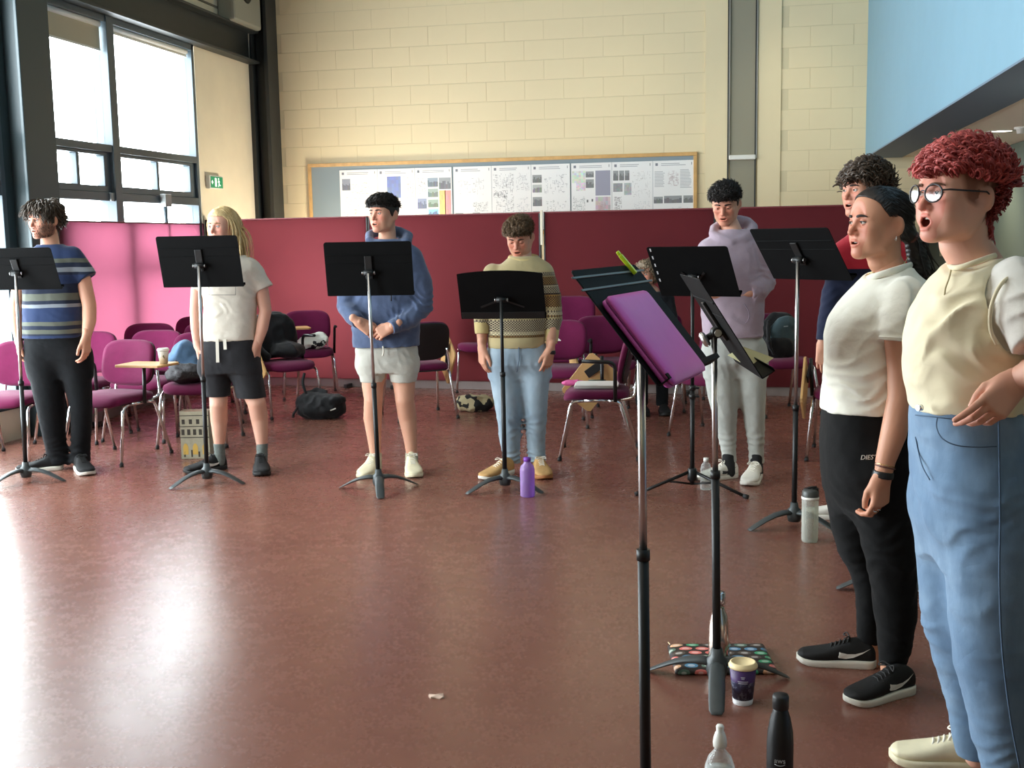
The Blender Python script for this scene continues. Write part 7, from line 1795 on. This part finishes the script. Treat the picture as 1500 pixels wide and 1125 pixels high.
for i in range(4): b.box((x0+(x1-x0)*(i+.5)/4-.006, y0-.0014, .012), (x0+(x1-x0)*(i+.5)/4+.006, y0, .05+.012*(i % 2)))
b.build('printed_windows', dkp, cb, weld=False)
b = MB()
for i in range(3):
    xx = x0+(x1-x0)*(i+.5)/3; b.prism([(xx-.018, .03), (xx+.018, .03), (xx+.018, .085), (xx+.009, .104), (xx, .11), (xx-.009, .104), (xx-.018, .085)], 0, .001, M=Matrix.Translation((0, y0-.0004, 0)) @ Matrix(((1, 0, 0, 0), (0, 0, -1, 0), (0, 1, 0, 0), (0, 0, 0, 1))))
b.build('printed_doorways', ylp, cb, weld=False)
# papers and pencil on the side-on chair, sheet on the tablet beyond, pink pencil case
ch = chs['c16']; Mc = Matrix.Translation(ch.location) @ Matrix.Rotation(ch.rotation_euler.z, 4, 'Z'); paper = plain('white_paper', rgb(236, 234, 226), .7)
b = MB(); b.box((-.13, -.16, 0), (.12, .13, .014)); b.box((-.12, -.15, .014), (.135, .14, .022)); o = b.build('sheet_stack', paper); o.matrix_world = Mc @ Matrix.Translation((.02, .0, .476)); tag(o, 'stack of white sheets on the seat of the side-on plum chair', 'paper')
b = MB(); b.tube([(-.10, .02, 0), (-.10, .17-.27, 0)], .004, 6); o = b.build('pencil', plain('dark_green_pencil', rgb(30, 60, 50), .5)); o.matrix_world = Mc @ Matrix.Translation((.0, .03, .5025)); tag(o, 'dark pencil lying on the white sheets', 'pencil')
o = lump('pencil_case', Mc @ Vector((-.12, -.17, .468)), 'small pink pencil case at the front of the seat with the white sheets', 'pencil case', [('e', (0, 0, .014), (.09, .04, .022))], plain('pink_cloth', rgb(214, 92, 150), .7), .005, crease(1, 5, .005, 20))
ch = chs['c15']; Mc = Matrix.Translation(ch.location) @ Matrix.Rotation(ch.rotation_euler.z, 4, 'Z')
b = MB(); b.box((-.14, -.10, 0), (.15, .10, .004)); o = b.build('loose_sheet', paper); o.matrix_world = Mc @ Matrix.Translation((-.12, -.12, .6855)) @ Matrix.Rotation(.2, 4, 'Z'); tag(o, 'white sheet on a chair tablet at the cuff of the patterned sweater', 'paper')
# backpack hung on the chair right of the lavender hoodie
ch = chs['c20']; Mc = Matrix.Translation(ch.location) @ Matrix.Rotation(ch.rotation_euler.z, 4, 'Z')
teal = cloth('teal_grey_nylon', rgb(66, 84, 90), .15, 500, .3, .6)
o = lump('backpack', Mc @ Vector((0, -.02, .472)), 'black backpack with a teal grey front, propped on a chair right of the lavender hoodie', 'bag', [('e', (0, .05, .17), (.16, .08, .20)), ('e', (-.02, -.03, .08), (.16, .08, .10)), ('e', (.05, .02, .26), (.10, .07, .10)), ('t', [(-.12, -.02, .30), (-.16, -.08, .16), (-.12, -.10, .04)], [.015, .018, .015], .01)], bagm, .008, crease(13, 14, .010, 10)); o.rotation_euler = (0, 0, ch.rotation_euler.z)
lumpv = Vol(); lumpv.ell((-.03, -.035, .20), (.10, .045, .09), .02); lumpv.ell((.03, -.03, .27), (.10, .045, .07), .04); lumpv.ell((.06, -.03, .16), (.06, .05, .08), .04); V, Fq = lumpv.mesh(.008, .02, crease(15, 16, .008, 10)); o2 = link_mesh('front_panel', np_mesh('front_panel', V, Fq), o, teal)
b = MB(); b.beam((-.03, -.107, .26), (.01, -.106, .262), .003, .008); b.build('tag_label', plain('pale_tag', rgb(150, 160, 164), .5), o)
